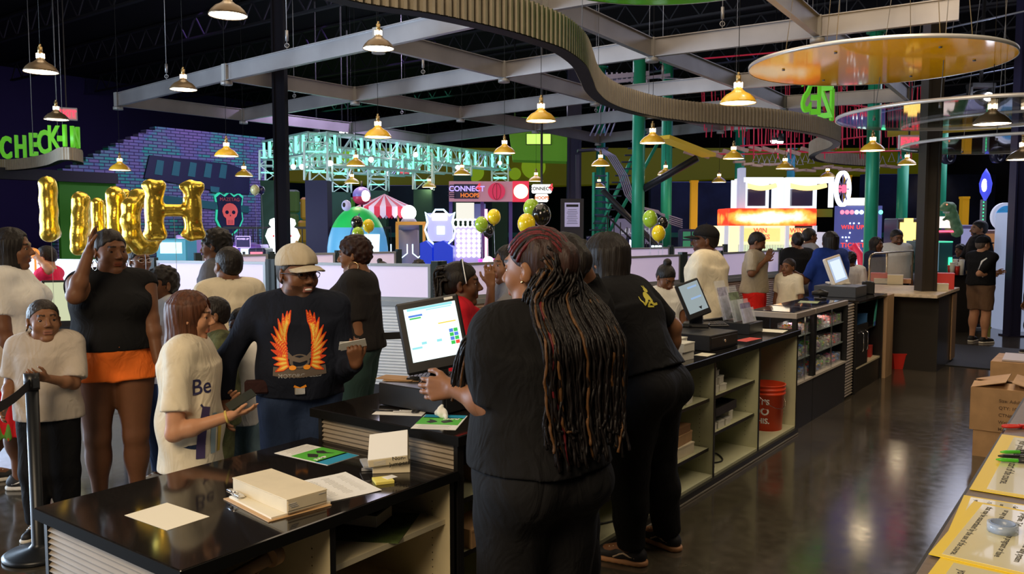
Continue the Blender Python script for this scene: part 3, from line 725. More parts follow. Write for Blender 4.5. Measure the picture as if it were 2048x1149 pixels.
m = MB(); m.prism([(-hy-.05, -.62), (hy*.98, -.85), (hy*.98, -.67), (-hy-.05, -.40)], -.01, .02, Mx); m.build('lower_ledge', mat('ledge_teal', (.02, .16, .16), .7), t)
b0 = atx(459, 425, XM+.05)
t = thing('skull_badge', 'green rimmed shield sign with a red skull on the brick mural', 'sign', (XM+.05, b0.y, b0.z))
sh = [(-.46, .42), (-.32, .52), (-.16, .44), (0, .55), (.16, .44), (.32, .52), (.46, .42), (.40, .15), (.44, -.2), (.30, -.45), (0, -.66), (-.30, -.45), (-.44, -.2), (-.40, .15)]
m = MB(); m.prism([(x*.95, y*1.0) for x, y in sh], -.03, .0, Mx); m.build('rim', mat('rim_green', (.05, .85, .45), .5, emit=(.05, .9, .45), es=.35), t)
m = MB(); m.prism([(x*.84, y*.9) for x, y in sh], 0, .02, Mx); m.build('face', SIGNNAVY, t)
m = MB(); m.prism([(.23*math.cos(a), .02+.22*math.sin(a)) for a in [i*PI/8 for i in range(9)]]+[(-.19, -.1), (-.12, -.16), (-.11, -.33), (.11, -.33), (.12, -.16), (.19, -.1)], .02, .035, Mx)
sk = m.build('skull', mat('skull_red', (.8, .12, .12), .6, emit=(.9, .15, .12), es=.35), t)
m = MB()
for sx in (-1, 1): m.prism([(sx*.1+.055*math.cos(a), .0+.05*math.sin(a)) for a in [i*PI/4 for i in range(8)]], .035, .04, Mx)
m.prism([(-.02, -.1), (.02, -.1), (0, -.05)], .035, .04, Mx)
for i in range(4): m.prism([(-.075+i*.045, -.31), (-.065+i*.045, -.31), (-.065+i*.045, -.2), (-.075+i*.045, -.2)], .035, .04, Mx)
m.build('sockets', SIGNNAVY, sk)
text_obj('lettering', 'MAZETAG', .13, SALM, frame((.025, 0, .33), (0, 1, 0), (0, 0, 1)), t)
# green wall stub left of the mural with its dark header
g0 = at(225, 470, 1.2); GR = mat('bright_green_wall', (.05, .26, .02), .7)
a = atx(118, 375, -17.6); b = atx(232, 368, -17.6)
m = MB(); m.span((-17.7, a.y, 0), (-17.6, b.y, b.z)); struct(m.build('wall_green', GR))
m = MB(); m.span((-17.75, atx(0, 355, -17.55).y-1, b.z), (-17.5, b.y, b.z+.22)); struct(m.build('trim_20', mat('dark_header', (.02, .02, .03), .6)))
# ------------------------------------------------------------------ steel columns
def column(px, py, wd, nm, depth=None, m_=None):
    p = at(px, py, 0) if depth is None else atd(px, py, depth); p.z = 0; s = MB()
    for dx in (-1, 1): s.box((dx*wd*.42, 0, ZC/2), (wd*.16, wd*1.05, ZC))
    s.box((0, 0, ZC/2), (wd*.8, wd*.9, ZC)); s.box((0, 0, .01), (wd*1.5, wd*1.5, .02)); o = s.build(nm, m_ or mat('brown_black_column', (.035, .028, .022), .45, .2), loc=p); o.rotation_euler.z = YAW; return struct(o)
column(1845, 735, .19, 'trim_21')
column(569, 640, .19, 'trim_22', 13.0, mat('black_column', (.004, .004, .007), .9, spec=.1))
column(2024, 640, .18, 'trim_23', 13.5, mat('navy_column', (.02, .02, .06), .5))
column(1146, 640, .36, 'trim_24', 22, mat('navy_column', (.02, .02, .06), .5))
# ------------------------------------------------------------------ suspended beam grid
HB = 3.93; KK = HB-CAMH
nodes = {(0, 0): (236, 213), (1, 0): (453, 162), (2, 0): (757, 97), (3, 0): (1089, 25), (0, 1): (487, 242), (1, 1): (710, 203), (2, 1): (1008, 157), (3, 1): (1304, 115), (4, 1): (1635, 75),
  (0, 2): (702, 266), (1, 2): (921, 238), (2, 2): (1190, 205), (3, 2): (1474, 178), (0, 3): (857, 288), (1, 3): (1071, 262), (2, 3): (1330, 235), (3, 3): (1568, 218), (4, 3): (1815, 203), (1, 4): (1196, 287), (2, 4): (1441, 262)}
NP = {k: at(v[0], v[1], HB) for k, v in nodes.items()}
NP[(4, 2)] = NP[(3, 2)]+(NP[(4, 3)]-NP[(3, 3)]); NP[(4, 0)] = NP[(3, 0)]+(NP[(4, 1)]-NP[(3, 1)]); NP[(3, 4)] = NP[(2, 4)]+(NP[(3, 3)]-NP[(2, 3)])
def perpoint(i, j): return NP[(i, j)]
gridt = thing('ceiling_grid', 'suspended grid of flat silver aluminium beams over the check-in hall', 'ceiling grid', (0, 0, 0))
def beam(a, b):
    s = MB(); d = (b-a).normalized(); s.bar(a+ZUP*.12, b+ZUP*.12, .012, .23)
    for z in (.008, .232): s.bar(a+ZUP*z, b+ZUP*z, .07, .012)
    return s.build('beam', BEAM, gridt)
for j, row in enumerate([[0, 1, 2, 3, 4], [0, 1, 2, 3, 4], [0, 1, 2, 3, 4], [0, 1, 2, 3, 4], [1, 2, 3]]):
    for a, b in zip(row[:-1], row[1:]): beam(NP[(a, j)], NP[(b, j)])
for i, col_ in enumerate([[0, 1, 2, 3], [0, 1, 2, 3, 4], [0, 1, 2, 3, 4], [0, 1, 2, 3, 4], [0, 1, 2, 3]]):
    for a, b in zip(col_[:-1], col_[1:]): beam(NP[(i, a)], NP[(i, b)])
beam(NP[(4, 1)], NP[(4, 1)]+(NP[(4, 1)]-NP[(3, 1)])*.7); beam(NP[(4, 0)], NP[(4, 0)]+(NP[(4, 0)]-NP[(4, 1)])*1.0); beam(NP[(3, 0)], NP[(3, 0)]+(NP[(3, 0)]-NP[(3, 1)])*.5)
HUB = mat('hub_plastic', (.32, .31, .30), .5, .3)
for k, p in NP.items():
    s = MB(); s.cyl((p.x, p.y, p.z-.06), .085, .05, 12); s.box((p.x, p.y, p.z+.12), (.1, .1, .25)); s.build('hub', HUB, gridt)
rg = random.Random(4)
for i, j, u in [(0, 0, .5), (1, 0, .45), (2, 0, .4), (1, 1, .5), (2, 1, .45), (3, 1, .45), (0, 2, .5), (2, 2, .5), (3, 3, .5), (0, 1, .5), (3, 2, .5), (1, 3, .5)]:
    p = NP[(i, j)].lerp(NP[(i+1, j)], u); s = MB(); s.smooth = True; s.tube([p+ZUP*.23, Vector((p.x, p.y, ZC))], .006, 5); s.tube([p+ZUP*.5, p+ZUP*.36], .022, 6)
    s.tube([p+ZUP*.3+CR*.03*math.cos(q)+ZUP*.03*math.sin(q) for q in [x*PI/4 for x in range(8)]], .006, 5, True); s.build('suspension_rod', CABLE, gridt)
# ------------------------------------------------------------------ pendant lamps
YSH = mat('yellow_enamel', (.88, .52, .04), .3, coat=.4); DSH = mat('bronze_enamel', (.16, .11, .06), .35, .4); BRASS = mat('aged_brass', (.45, .32, .14), .4, .8)
LGLOW = glow('lamp_glow', (1, .78, .50), 14.0); BULB = glow('bulb_glass', (1, .78, .5), 6)
def make_lamp(sh):
    t = thing('pendant_lamp', '', 'lamp', (0, 0, 0)); r = .175
    s = MB(); s.smooth = True; prof = [(.032, .155), (.045, .13), (.075, .105), (.115, .085), (.15, .05), (.17, .018), (r, 0), (r-.004, .0), (.166, .018), (.146, .047), (.112, .081), (.072, .10), (.03, .125)]
    s.lathe(prof, 28, cap=False); sh_ = s.build('lamp_shade', sh, t)
    s = MB(); s.lathe([(.168, .006), (.001, .004)], 24, cap=False); s.build('glowing_lens', LGLOW, t)
    s = MB()
    for k in range(6): a = k*PI/3; s.box((.036*math.cos(a), .036*math.sin(a), .175), (.012, .02, .05), a)
    s.cyl((0, 0, .155), .028, .05, 12); s.build('vented_neck', BULB, t)
    s = MB(); s.cyl((0, 0, .2), .024, .07, 14); s.cyl((0, 0, .193), .040, .012, 14); s.cyl((0, 0, .268), .012, .03, 8); s.build('socket_cap', BRASS, t)
    return t
LY = make_lamp(YSH); LD = make_lamp(DSH); nused = {0: 0, 1: 0}
CORDM = mat('black_cord', (.02, .02, .02), .6)
LAMPS = [(456, 32, 75, 1, 'bronze pendant lamp at the top edge of the view, left of the dark column'), (757, 98, 62, 1, 'bronze pendant lamp hanging in front of the long near grid beam, above the yellow one'), (367, 180, 52, 1, 'bronze pendant lamp just in front of the grid beam, near its left corner'),
 (82, 145, 64, 1, 'bronze pendant lamp at far left, above the green check-in letters'), (113, 240, 46, 1, 'bronze pendant lamp overlapping the left exit sign'), (1082, 243, 60, 0, 'yellow pendant lamp left of the curving corrugated fascia'), (1476, 207, 71, 0, 'largest yellow pendant lamp, just left of the big yellow disc'),
 (1305, 287, 51, 0, 'yellow pendant lamp below the fascia, above the left green pole pair'), (756, 275, 54, 0, 'yellow pendant lamp directly above the striped circus tent'), (453, 313, 47, 0, 'yellow pendant lamp in front of the right part of the brick mural'), (240, 341, 41, 0, 'yellow pendant lamp in front of the stepped left edge of the brick mural'),
 (488, 353, 35, 0, 'small yellow pendant lamp above the skull shield'), (1009, 307, 44, 0, 'yellow pendant lamp left of the green box with hanging screens'), (1745, 302, 47, 0, 'yellow pendant lamp beside the far end of the fascia, left of the big steel column'), (1984, 249, 70, 1, 'bronze pendant lamp under the green glass disc at the right'),
 (1467, 318, 42, 0, 'yellow pendant lamp above the yellow slide platform of the ropes course'), (1331, 350, 33, 0, 'small yellow pendant lamp between the two left green poles'), (1201, 332, 38, 0, 'yellow pendant lamp in front of the dark stair tower'), (1198, 375, 27, 0, 'tiny yellow pendant lamp low in front of the ladder frame'),
 (1438, 365, 29, 0, 'tiny yellow pendant lamp left of the crane game'), (1570, 338, 36, 0, 'yellow pendant lamp above the left window of the crane game'), (1814, 330, 35, 0, 'yellow pendant lamp just left of the big steel column'), (1655, 355, 30, 0, 'yellow pendant lamp above the right window of the crane game'),
 (712, 332, 38, 0, 'yellow pendant lamp in front of the lit truss, upper of two there'), (704, 367, 31, 0, 'small yellow pendant lamp below the truss above the frog ride'), (924, 350, 34, 0, 'yellow pendant lamp above the basketball game banner'), (858, 375, 29, 0, 'tiny yellow pendant lamp left of the basketball game banner'),
 (1072, 363, 30, 0, 'small yellow pendant lamp above the hanging hoops sign'), (1876, 347, 22, 0, 'tiny yellow pendant lamp just right of the big steel column'), (2046, 320, 60, 1, 'bronze pendant lamp cut by the right edge of the view'), (1183, 352, 26, 0, 'tiny yellow pendant lamp beside the upper run of the stair tower')][:30]
for x, y, wd, k, lab in LAMPS:
    src = (LY, LD)[k]
    if nused[k] == 0: t = src
    else: t = copy_tree(src)
    nused[k] += 1
    p = atd(x, y, .35*FPX/wd); t.location = p; relabel(t, lab); t['group'] = ('yellow enamel pendant lamps', 'bronze enamel pendant lamps')[k]
    s = MB(); s.smooth = True; s.tube([(0, 0, .29), (0, 0, ZC-p.z)], .0035, 5); s.build('cord', CORDM, t)
    if wd >= 45:
        l = bpy.data.lights.new('lamp_light', 'SPOT'); l.energy = 26; l.color = (1, .74, .46); l.spot_size = R_(140); l.spot_blend = .6; l.shadow_soft_size = .12
        o = bpy.data.objects.new('lamp_light', l); COL.objects.link(o); o.parent = t; o.location = (0, 0, .015)
# ------------------------------------------------------------------ curving corrugated fascia
def corr_mat():
    return mat('corrugated_zinc', (.40, .35, .27), .55, .12, noise=.08)
COR = corr_mat()
def ribbon(t, pts, z0, h, th, pitch=.066, amp=.019):
    """a curved box fascia through plan points; corrugated on both faces, black below"""
    P = [Vector((p[0], p[1], 0)) for p in pts]; out = []
    for i in range(len(P)-1):
        p0, p1, p2, p3 = P[max(i-1, 0)], P[i], P[i+1], P[min(i+2, len(P)-1)]
        for k in range(24):
            u = k/24; out.append(.5*((2*p1)+(p2-p0)*u+(2*p0-5*p1+4*p2-p3)*u*u+(3*p1-p0-3*p2+p3)*u**3))
    out.append(P[-1]); L = [0]
    for a, b in zip(out[:-1], out[1:]): L.append(L[-1]+(b-a).length)
    n = int(L[-1]/(pitch/6)); Q = []; j = 0
    for i in range(n+1):
        s = L[-1]*i/n
        while j < len(L)-2 and L[j+1] < s: j += 1
        u = (s-L[j])/max(1e-9, L[j+1]-L[j]); Q.append(out[j].lerp(out[j+1], min(1, u)))
    m = MB(); m2 = MB(); v1 = []; v2 = []; v3 = []
    for i, p in enumerate(Q):
        d = Q[min(i+2, n)]-Q[max(i-2, 0)]; d.normalize(); nn = Vector((-d.y, d.x, 0)); w = amp*(1 if i % 6 < 3 else -1)
        a = p+nn*(th/2+w); b = p-nn*(th/2-w)
        v1 += [(a.x, a.y, z0), (a.x, a.y, z0+h)]; v2 += [(b.x, b.y, z0), (b.x, b.y, z0+h)]
        a = p+nn*(th/2+.012); b = p-nn*(th/2+.012); v3 += [(a.x, a.y, z0-.006), (b.x, b.y, z0-.006), (b.x, b.y, z0+.004), (a.x, a.y, z0+.004)]
    f = [(2*i, 2*i+2, 2*i+3, 2*i+1) for i in range(n)]
    m.smooth = False; m.add(v1, f); m.add(v2, [q[::-1] for q in f]); m.build('corrugated_face', COR, t)
    m2.add(v3, [(4*i+k, 4*i+(k+1) % 4, 4*i+4+(k+1) % 4, 4*i+4+k) for i in range(n) for k in range(4)]+[(0, 1, 2, 3), (4*n+3, 4*n+2, 4*n+1, 4*n)]); m2.build('black_bottom_trim', mat('matte_black_trim', (.008, .008, .008), .6, spec=.15), t)
    m3 = MB(); 
    for e in (0, n):
        p = Q[e]; d = Q[min(e+2, n)]-Q[max(e-2, 0)]; m3.box((p.x, p.y, z0+h/2), (.012, th+.03, h), math.atan2(d.y, d.x))
    m3.build('end_cap', BEAM, t)
    return Q
ZR = 3.22
pix = [(560, -40), (700, 6), (865, 32), (1000, 62), (1073, 84), (1120, 102), (1157, 130), (1172, 158), (1184, 184), (1210, 206), (1256, 223), (1329, 238), (1439, 249), (1540, 256), (1603, 264), (1640, 272), (1672, 285), (1664, 296), (1634, 306), (1624, 315), (1640, 323), (1673, 328), (1708, 331), (1754, 333)]
pl = [at(x, y, ZR) for x, y in pix]
t = thing('curved_fascia', 'long S-curved corrugated zinc fascia hanging above the service counters', 'fascia', (0, 0, 0))
QF = ribbon(t, [(p.x, p.y) for p in pl], ZR, .27, .10)
for i in range(6, len(QF)-5, len(QF)//11):
    s = MB(); s.smooth = True; s.tube([(QF[i].x, QF[i].y, ZR+.27), (QF[i].x, QF[i].y, ZC)], .0035, 5); s.build('suspension_cable', CABLE, t)
# mirror-written letters on the far bend (seen from behind)
t = thing('prizes_sign', 'green letters on the fascia bend, seen mirrored from behind', 'sign', (0, 0, 0))
LIMEG = mat('lime_letter', (.16, .62, .03), .45, emit=(.16, .7, .03), es=.35)
zl = ZR+.27
def pxof(p, z): v = np.array([p[0], p[1], z])-CAM; return CXP+FPX*(v @ _R)/(v @ _FW)
_im = max(range(len(QF)), key=lambda i: pxof(QF[i], ZR) if (QF[i].length < 15.9) else 0); QFa = QF[:_im+1]
for ch, px, ang in (('S', 1612, 10), ('E', 1631, -8), ('Z', 1651, -42), ('I', 1663, -70)):
    k = min(QFa, key=lambda q: abs(pxof(q, ZR+.3)-px)); th = YAW+PI+R_(ang); M = frame((k.x, k.y, zl+.27), (math.cos(th), math.sin(th), 0), (0, 0, 1))
    text_obj('letter', ch, .74, LIMEG, M, t, ext=.03, bold=.012, xs=.52)
# CHECK-IN sign on its own fascia
t = thing('check_in_sign', 'lime green CHECK-IN letters standing on a curved zinc fascia', 'sign', (0, 0, 0))
zc = 2.86; pc = [(-140, 328), (-60, 336), (10, 341), (60, 338), (100, 331), (128, 321)]
pp = [at(x, y, zc) for x, y in pc]
e = pp[-1]; pp += [e+CF*.35+CR*.05, e+CF*.9-CR*.2]
QC = ribbon(t, [(p.x, p.y) for p in pp], zc, .21, .08, .06, .009)
for ch, px, ang, sx in (('C', 12, 4, 1), ('H', 42, 8, 1), ('E', 67, 12, 1), ('C', 88, 16, 1), ('K', 108, 22, 1), ('-', 121, 35, 1), ('I', 130, 70, 1), ('N', 135, 82, 1)):
    py = 339-max(0, px-20)*.13; p = min(QC[len(QC)//4:], key=lambda q: abs(pxof(q, zc+.3)-px)); th = YAW+R_(ang); dx = CF*(.25 if ch == 'N' else 0)
    M = frame((p.x+dx.x, p.y+dx.y, zc+.21+(.205 if ch not in 'IN' else .17)), (math.cos(th), math.sin(th), 0), (0, 0, 1)); text_obj('letter', ch, .58 if ch not in 'IN' else .48, LIMEG, M, t, ext=.03, bold=.03, xs=.52)
for px in (68, 118, 128):
    p = at(px, 330, zc); s = MB(); s.smooth = True; s.tube([(p.x, p.y, zc+.2), (p.x, p.y, ZC)], .006, 5); s.build('suspension_rod', CABLE, t)
# ------------------------------------------------------------------ discs
def disc(px, py, depth, dia, label, m_, rimm, alpha_th=.02, hangs=6, lift=0):
    c = atd(px, py, depth); t = thing('ceiling_disc', label, 'ceiling disc', c)
    s = MB(); s.prism([(dia/2*math.cos(2*PI*k/96), dia/2*math.sin(2*PI*k/96)) for k in range(96)], 0, alpha_th); s.build('panel', m_, t)
    s = MB(); r = dia/2; s.lathe([(r, -.004), (r+.008, -.004), (r+.008, alpha_th+.012), (r, alpha_th+.012), (r, -.004)], 96, cap=False); s.build('rim', rimm, t)
    s = MB(); s.smooth = True
    for k in range(hangs):
        a = 2*PI*k/hangs+.35; p = Vector((r*.72*math.cos(a), r*.72*math.sin(a), alpha_th)); q = Vector((r*.38*math.cos(a), r*.38*math.sin(a), ZC-c.z)); s.tube([p, q], .004, 5); s.cyl((p.x, p.y, -.012), .015, .05, 8)
    s.build('hanging_cables', CABLE, t); return t
YDISC = mat('amber_acrylic', (.80, .50, .015), .06, alpha=.95, spec=.45, coat=.15)
def translucent(m, col, f):
    nt = m.node_tree; b = nt.nodes['Principled BSDF']; o = nt.nodes['Material Output']; tr = nt.nodes.new('ShaderNodeBsdfTranslucent'); tr.inputs[0].default_value = tuple(col)+(1,); mx = nt.nodes.new('ShaderNodeMixShader'); mx.inputs[0].default_value = f
    nt.links.new(b.outputs[0], mx.inputs[1]); nt.links.new(tr.outputs[0], mx.inputs[2]); nt.links.new(mx.outputs[0], o.inputs['Surface'])
translucent(YDISC, (.80, .56, .015), .42); RIMM = mat('disc_rim', (.75, .72, .68), .35, .5)
disc(1752, 130, 8.4, 2.42, 'large glossy amber yellow disc hanging in front of the big steel column', YDISC, RIMM)
disc(1950, 232, 8.8, 2.70, 'translucent green tinted disc below the yellow disc', mat('green_acrylic', (.03, .12, .05), .03, alpha=.42, spec=.9, coat=1), RIMM)
disc(2045, 290, 10.5, 2.75, 'translucent smoky amber disc at the right edge', mat('smoke_amber_acrylic', (.16, .08, .02), .03, alpha=.55, spec=.9, coat=1), RIMM)
disc(1356, -70, 6.4, 2.25, 'lime green disc at the very top of the view', mat('lime_acrylic', (.26, .80, .02), .12, spec=.4), RIMM)
translucent(_M['lime_acrylic'], (.3, .95, .03), .14)
# ------------------------------------------------------------------ exit signs and house lights
def exit_sign(p, label, yaw, sc=1):
    t = thing('exit_sign', label, 'exit sign', p, yaw); s = MB(); s.box((0, 0, 0), (.34*sc, .05, .22*sc), bev=.006); s.build('housing', mat('sign_housing', (.55, .5, .52), .5), t)
    s = MB(); s.box((0, -.027, 0), (.30*sc, .006, .17*sc)); s.build('face', mat('sign_face', (.5, .25, .25), .5, emit=(.8, .12, .16), es=.6), t)
    text_obj('lettering', 'EXIT', .15*sc, glow('exit_red', (1, .03, .06), 3.0), frame((0, -.032, 0), (1, 0, 0), (0, 0, 1)), t, bold=.02)
    s = MB(); s.box((0, 0, (.11*sc+ZC-p[2])/2), (.02, .02, ZC-p[2]-.11*sc)); s.build('stem', DARK, t)
exit_sign(atd(133, 228, 15.5), 'red exit sign beside the left bronze lamps', YAW+.5, 1.05)
exit_sign(atd(1818, 285, 13), 'red exit sign half hidden by the big steel column', YAW+.1, 1)
exit_sign(atd(1092, 268, 24), 'small red exit sign above the green screen box', YAW, 1)
exit_sign(atd(811, 342, 24), 'small red exit sign inside the lit truss', YAW, 1)
for i, (x, y, d, lab) in enumerate([(633, 268, 20, 'white spotlight left of the lower grid corner'), (684, 264, 20, 'white spotlight just right of the other one under the grid'), (696, 263, 21, 'small white spotlight, right of its larger neighbour'), (1547, 283, 18, 'white spotlight in the ropes, left of its neighbour'), (1560, 285, 18, 'white spotlight in the ropes, right of its neighbour')]):
    t = thing('spotlight', lab, 'spotlight', atd(x, y, d)); s = MB(); s.sphere((0, 0, 0), .06, 10, (1.2, 1, .8)); s.build('lens', glow('spot_white', (.95, 1, .95), 14), t); s = MB(); s.cyl((0, 0, .02), .08, .16, 10); s.cyl((0, 0, .18), .015, ZC-t.location.z-.18, 8); s.build('can', DARK, t)
t = thing('moving_head_light', 'blazing blue-white moving head light at the right by the green disc', 'stage light', atd(1968, 196, 13), YAW)
s = MB(); s.sphere((0, -.12, 0), .065, 14); s.build('lens', glow('beam_white', (.85, .88, 1), 120), t)
s = MB(); s.sphere((0, .10, -.02), .17, 16, (1, 1.2, .9)); s.box((0, .1, .2), (.36, .2, .06)); s.box((-.17, .1, .08), (.04, .12, .24)); s.box((.17, .1, .08), (.04, .12, .24)); s.build('head', PLBK, t)
_h = ZC-t.location.z-.2; s = MB(); s.box((0, .1, .2+_h/2), (.04, .04, _h)); s.build('clamp_pole', DARK, t)
spot('moving_head_beam', atd(1968, 200, 12.8), (-1.6, 6.3, 0), 900, (.75, .8, 1), 26, .25, .05)
# ------------------------------------------------------------------ service counters
XS, XC = -2.26, -3.14          # staff face, customer edge
SLAT = mat('slatwall_zinc', (.33, .28, .22), .5, .2, noise=.06)
SHELFE = mat('cream_shelf_edge', (.66, .60, .42), .45)
def counter_top_mat():
    return mat('black_speckled_laminate', (.012, .010, .009), .075, noise=.5, nscale=160, spec=.62)
TOPM = counter_top_mat()
def slat(m, a, b, z0, z1, out, pitch=.030):     # horizontal corrugation between plan points a and b
    a = Vector(a); b = Vector(b); d = (b-a).normalized(); n = Vector((d.y, -d.x, 0))*out; k = int((z1-z0)/pitch*4); vs = []; fs = []
    for i in range(k+1):
        z = z0+(z1-z0)*i/k; w = n*(min(.0065, .3*pitch)*math.sin(2*PI*i/4)+.007); vs += [(a.x+w.x, a.y+w.y, z), (b.x+w.x, b.y+w.y, z)]
    for i in range(k): fs.append((2*i, 2*i+1, 2*i+3, 2*i+2))
    m.add(vs, fs)
def dots(m, pts, r=.0022):
    for p, ax in pts: m.box(p, (.002 if ax == 'x' else 2*r, 2*r if ax == 'x' else .002, 2*r))
def open_counter(name, label, y0, y1, zt, divs, shelves, panel, group=None, toe=.05):
    t = thing(name, label, 'counter', ((XS+XC)/2, (y0+y1)/2, 0)); ox, oy = (XS+XC)/2, (y0+y1)/2
    L = lambda x, y, z: (x-ox, y-oy, z)
    s = MB(); s.span(L(XC+.02, y0+.01, 0), L(XC+.05, y1-.01, zt-.04)); s.build('back_panel', panel, t)
    s = MB(); s.span(L(XC+.05, y0+.01, toe), L(XS+.01, y1-.01, toe+.02)); s.build('bottom_board', panel, t)
    s = MB(); s.span(L(XC+.04, y0+.02, 0), L(XS+.035, y1-.02, toe)); s.build('plinth', BLACK, t)
    for y in [y0+.012]+divs+[y1-.012]:
        s = MB(); s.span(L(XC+.05, y-.010, toe), L(XS+.010, y+.010, zt-.04)); d = s.build('divider', panel, t)
        s = MB(); s.span(L(XS+.010, y-.012, toe), L(XS+.014, y+.012, zt-.04)); s.build('edge_band', EDGE, d)
        s = MB()
        for sy in (-1, 1):
            for xx in (XS-.09, XC+.14):
                for k in range(int((zt-.25)/.032)): s.box(L(xx, y+sy*.0105, .16+k*.032), (.005, .0014, .005))
        s.build('peg_holes', mat('peg_hole_dark', (.10, .08, .05), .8), d)
    ys = [y0]+divs+[y1]
    for b, z in shelves:
        s = MB(); s.span(L(XC+.05, ys[b]+.02, z-.02), L(XS-.02, ys[b+1]-.02, z)); h = s.build('shelf', panel, t)
        s = MB(); s.span(L(XS-.02, ys[b]+.02, z-.021), L(XS-.017, ys[b+1]-.02, z+.001)); s.build('shelf_edge', SHELFE if panel is CREAM else EDGE, h)
    s = MB(); slat(s, L(XS-.004, y0, 0), L(XC+.03, y0, 0), toe, zt-.05, -1, .0215)
    s.build('corrugated_end_panel', SLAT, t)
    for xx in (XS+.002, XC+.022): s = MB(); s.box(L(xx, y0+.0, (zt-.04)/2), (.022, .03, zt-.04)); s.build('corner_trim', EDGE, t)
    s = MB(); slat(s, L(XC+.02, y0, 0), L(XC+.02, y1, 0), toe, zt-.05, -1, .030); s.build('corrugated_customer_face', SLAT, t)
    s = MB(); s.span(L(XC-.03, y0-.03, zt-.042), L(XS+.03, y1+.01, zt), bev=.004); tp = s.build('counter_top', TOPM, t)
    ME = mat('matte_black_edge', (.006, .006, .006), .7, spec=.12); s = MB(); s.span(L(XC-.031, y0-.032, zt-.043), L(XS+.0325, y0-.0295, zt-.003)); s.span(L(XS+.0295, y0-.03, zt-.043), L(XS+.0325, y1+.01, zt-.003)); s.build('edge_band', ME, tp)
    s = MB(); s.span(L(XS+.036, y0+.02, .004), L(XS+.040, y1-.02, .014)); s.build('floor_trim', mat('trim_bright', (.4, .36, .3), .4, .5), t)
    return t
open_counter('service_counter', 'low black-topped counter in the foreground with cream shelves and corrugated end', 1.385, 2.625, .757, [1.96], [(1, .545), (0, .30), (1, .24)], CREAM)
open_counter('service_counter', 'long higher black-topped counter behind the two cashiers, with cream shelves', 2.665, 7.15, .90, [3.80, 4.62, 5.375, 6.235], [(0, .60), (0, .36), (1, .52), (2, .60), (2, .255), (3, .60), (3, .34), (1, .27)], CREAMG)
# small bits on the near low counter (z .757)
Z1, Z2 = .757, .90
def sheet(name, label, cat, c, w, h, rz, m_, th=.0012, group=None, curl=0):
    t = MB(); n = 8
    vs = []; 
    for k in (0, th):
        for j in range(n+1):
            for i in range(n+1):
                u, v = i/n-.5, j/n-.5; vs.append((u*w, v*h, k+curl*(max(0, u*2-.3)**2+max(0, -v*2-.4)**2)))
    N2 = (n+1)**2; fs = []
    for j in range(n):
        for i in range(n):
            a = j*(n+1)+i; fs.append((N2+a, N2+a+1, N2+a+n+2, N2+a+n+1)); fs.append((a, a+n+1, a+n+2, a+1))
    for i in range(n):
        fs += [(i, i+1, N2+i+1, N2+i), (n*(n+1)+i+1, n*(n+1)+i, N2+n*(n+1)+i, N2+n*(n+1)+i+1)]
        a = i*(n+1); b = a+n+1; fs += [(b, a, N2+a, N2+b), (a+n, b+n, N2+b+n, N2+a+n)]
    t.add(vs, fs); o = t.build(name, m_); o.location = c; o.rotation_euler = (0, 0, rz); return tag(o, label, cat, group)
def quadpose(pts, z):          # centre, size and turn of a sheet from its photo corners
    P = [at(x, y, z) for x, y in pts]; c = sum(P, Vector())/4; a = ((P[1]-P[0])+(P[2]-P[3]))/2; b = ((P[3]-P[0])+(P[2]-P[1]))/2
    return c, a.length, b.length, math.atan2(a.y, a.x)
c, w, h, rz = quadpose([(336, 1061), (425, 1033), (328, 1008), (247, 1033)], Z1)
sheet('blank_paper', 'blank ivory sheet lying alone on the low counter', 'paper', (c.x, c.y, Z1), w, h, rz, WARMW)
c, w, h, rz = quadpose([(640, 960+22), (770, 981), (690, 950), (583, 967)], Z1)
c, w, h, rz = quadpose([(668, 1004), (772, 980), (683, 948), (582, 967)], Z1)
t = sheet('printed_list', 'white printed list right of the clipboard on the low counter', 'paper', (c.x, c.y, Z1), w, h, rz, WHITE, curl=.004)
PRN = mat('print_grey', (.55, .55, .55), .8)
s = MB()
for k in range(15):
    for q in range(3): s.box((-w*.3+q*w*.3, h*.38-k*h*.05, .0018), (w*.2*(.6+.4*((k*7+q*3) % 5)/5), .0025, .0006))
s.build('print', PRN, t)
# clipboard with papers, card box on it
c, w, h, rz = quadpose([(548, 1046), (672, 1007), (560, 975), (436, 1000)], Z1)
cb = thing('clipboard', 'brown clipboard holding papers under a card box on the low counter', 'clipboard', (c.x, c.y, Z1), rz)
s = MB(); s.box((0, 0, .002), (w, h, .004), bev=.001); s.build('board', mat('hardboard', (.55, .35, .17), .6), cb)
s = MB(); s.box((.01, -.0, .0075), (w*.94, h*.93, .007)); s.build('papers', WARMW, cb)
s = MB(); s.smooth = True; s.box((-w*.36, h*.42, .018), (.03, .10, .014), 0, bev=.004); s.tube([(-w*.36, h*.34, .03), (-w*.44, h*.36, .036), (-w*.44, h*.48, .036), (-w*.36, h*.5, .03)], .004, 8); s.build('spring_clip', CHROME, cb)
A_, B2, C_ = at(584, 1032, Z1+.012), at(474, 985, Z1+.012), at(645, 1004, Z1+.012)
u = (A_-B2); v = (C_-A_); bz = math.atan2(u.y, u.x)
cc = (B2+C_)/2; t = thing('card_box', 'flat closed ivory card box lying on the clipboard', 'box', (cc.x, cc.y, Z1+.0112), bz)
s = MB(); s.box((0, 0, .0245), (u.length, v.length, .049), bev=.002); s.build('carton', PALECARD, t)
s = MB(); s.box((0, 0, .0510), (u.length+.003, v.length+.003, .004), bev=.001); s.box((u.length/2+.001, 0, .030), (.002, v.length*.96, .038)); s.build('lid', PALECARD, t)
s = MB()
for k in range(3): s.box((u.length/2+.003, -v.length*.38+.004*k, .035-.006*k), (.001, .03, .0025))
s.box((u.length/2+.003, v.length*.36, .043), (.001, .03, .002)); s.build('print', PRN, t)
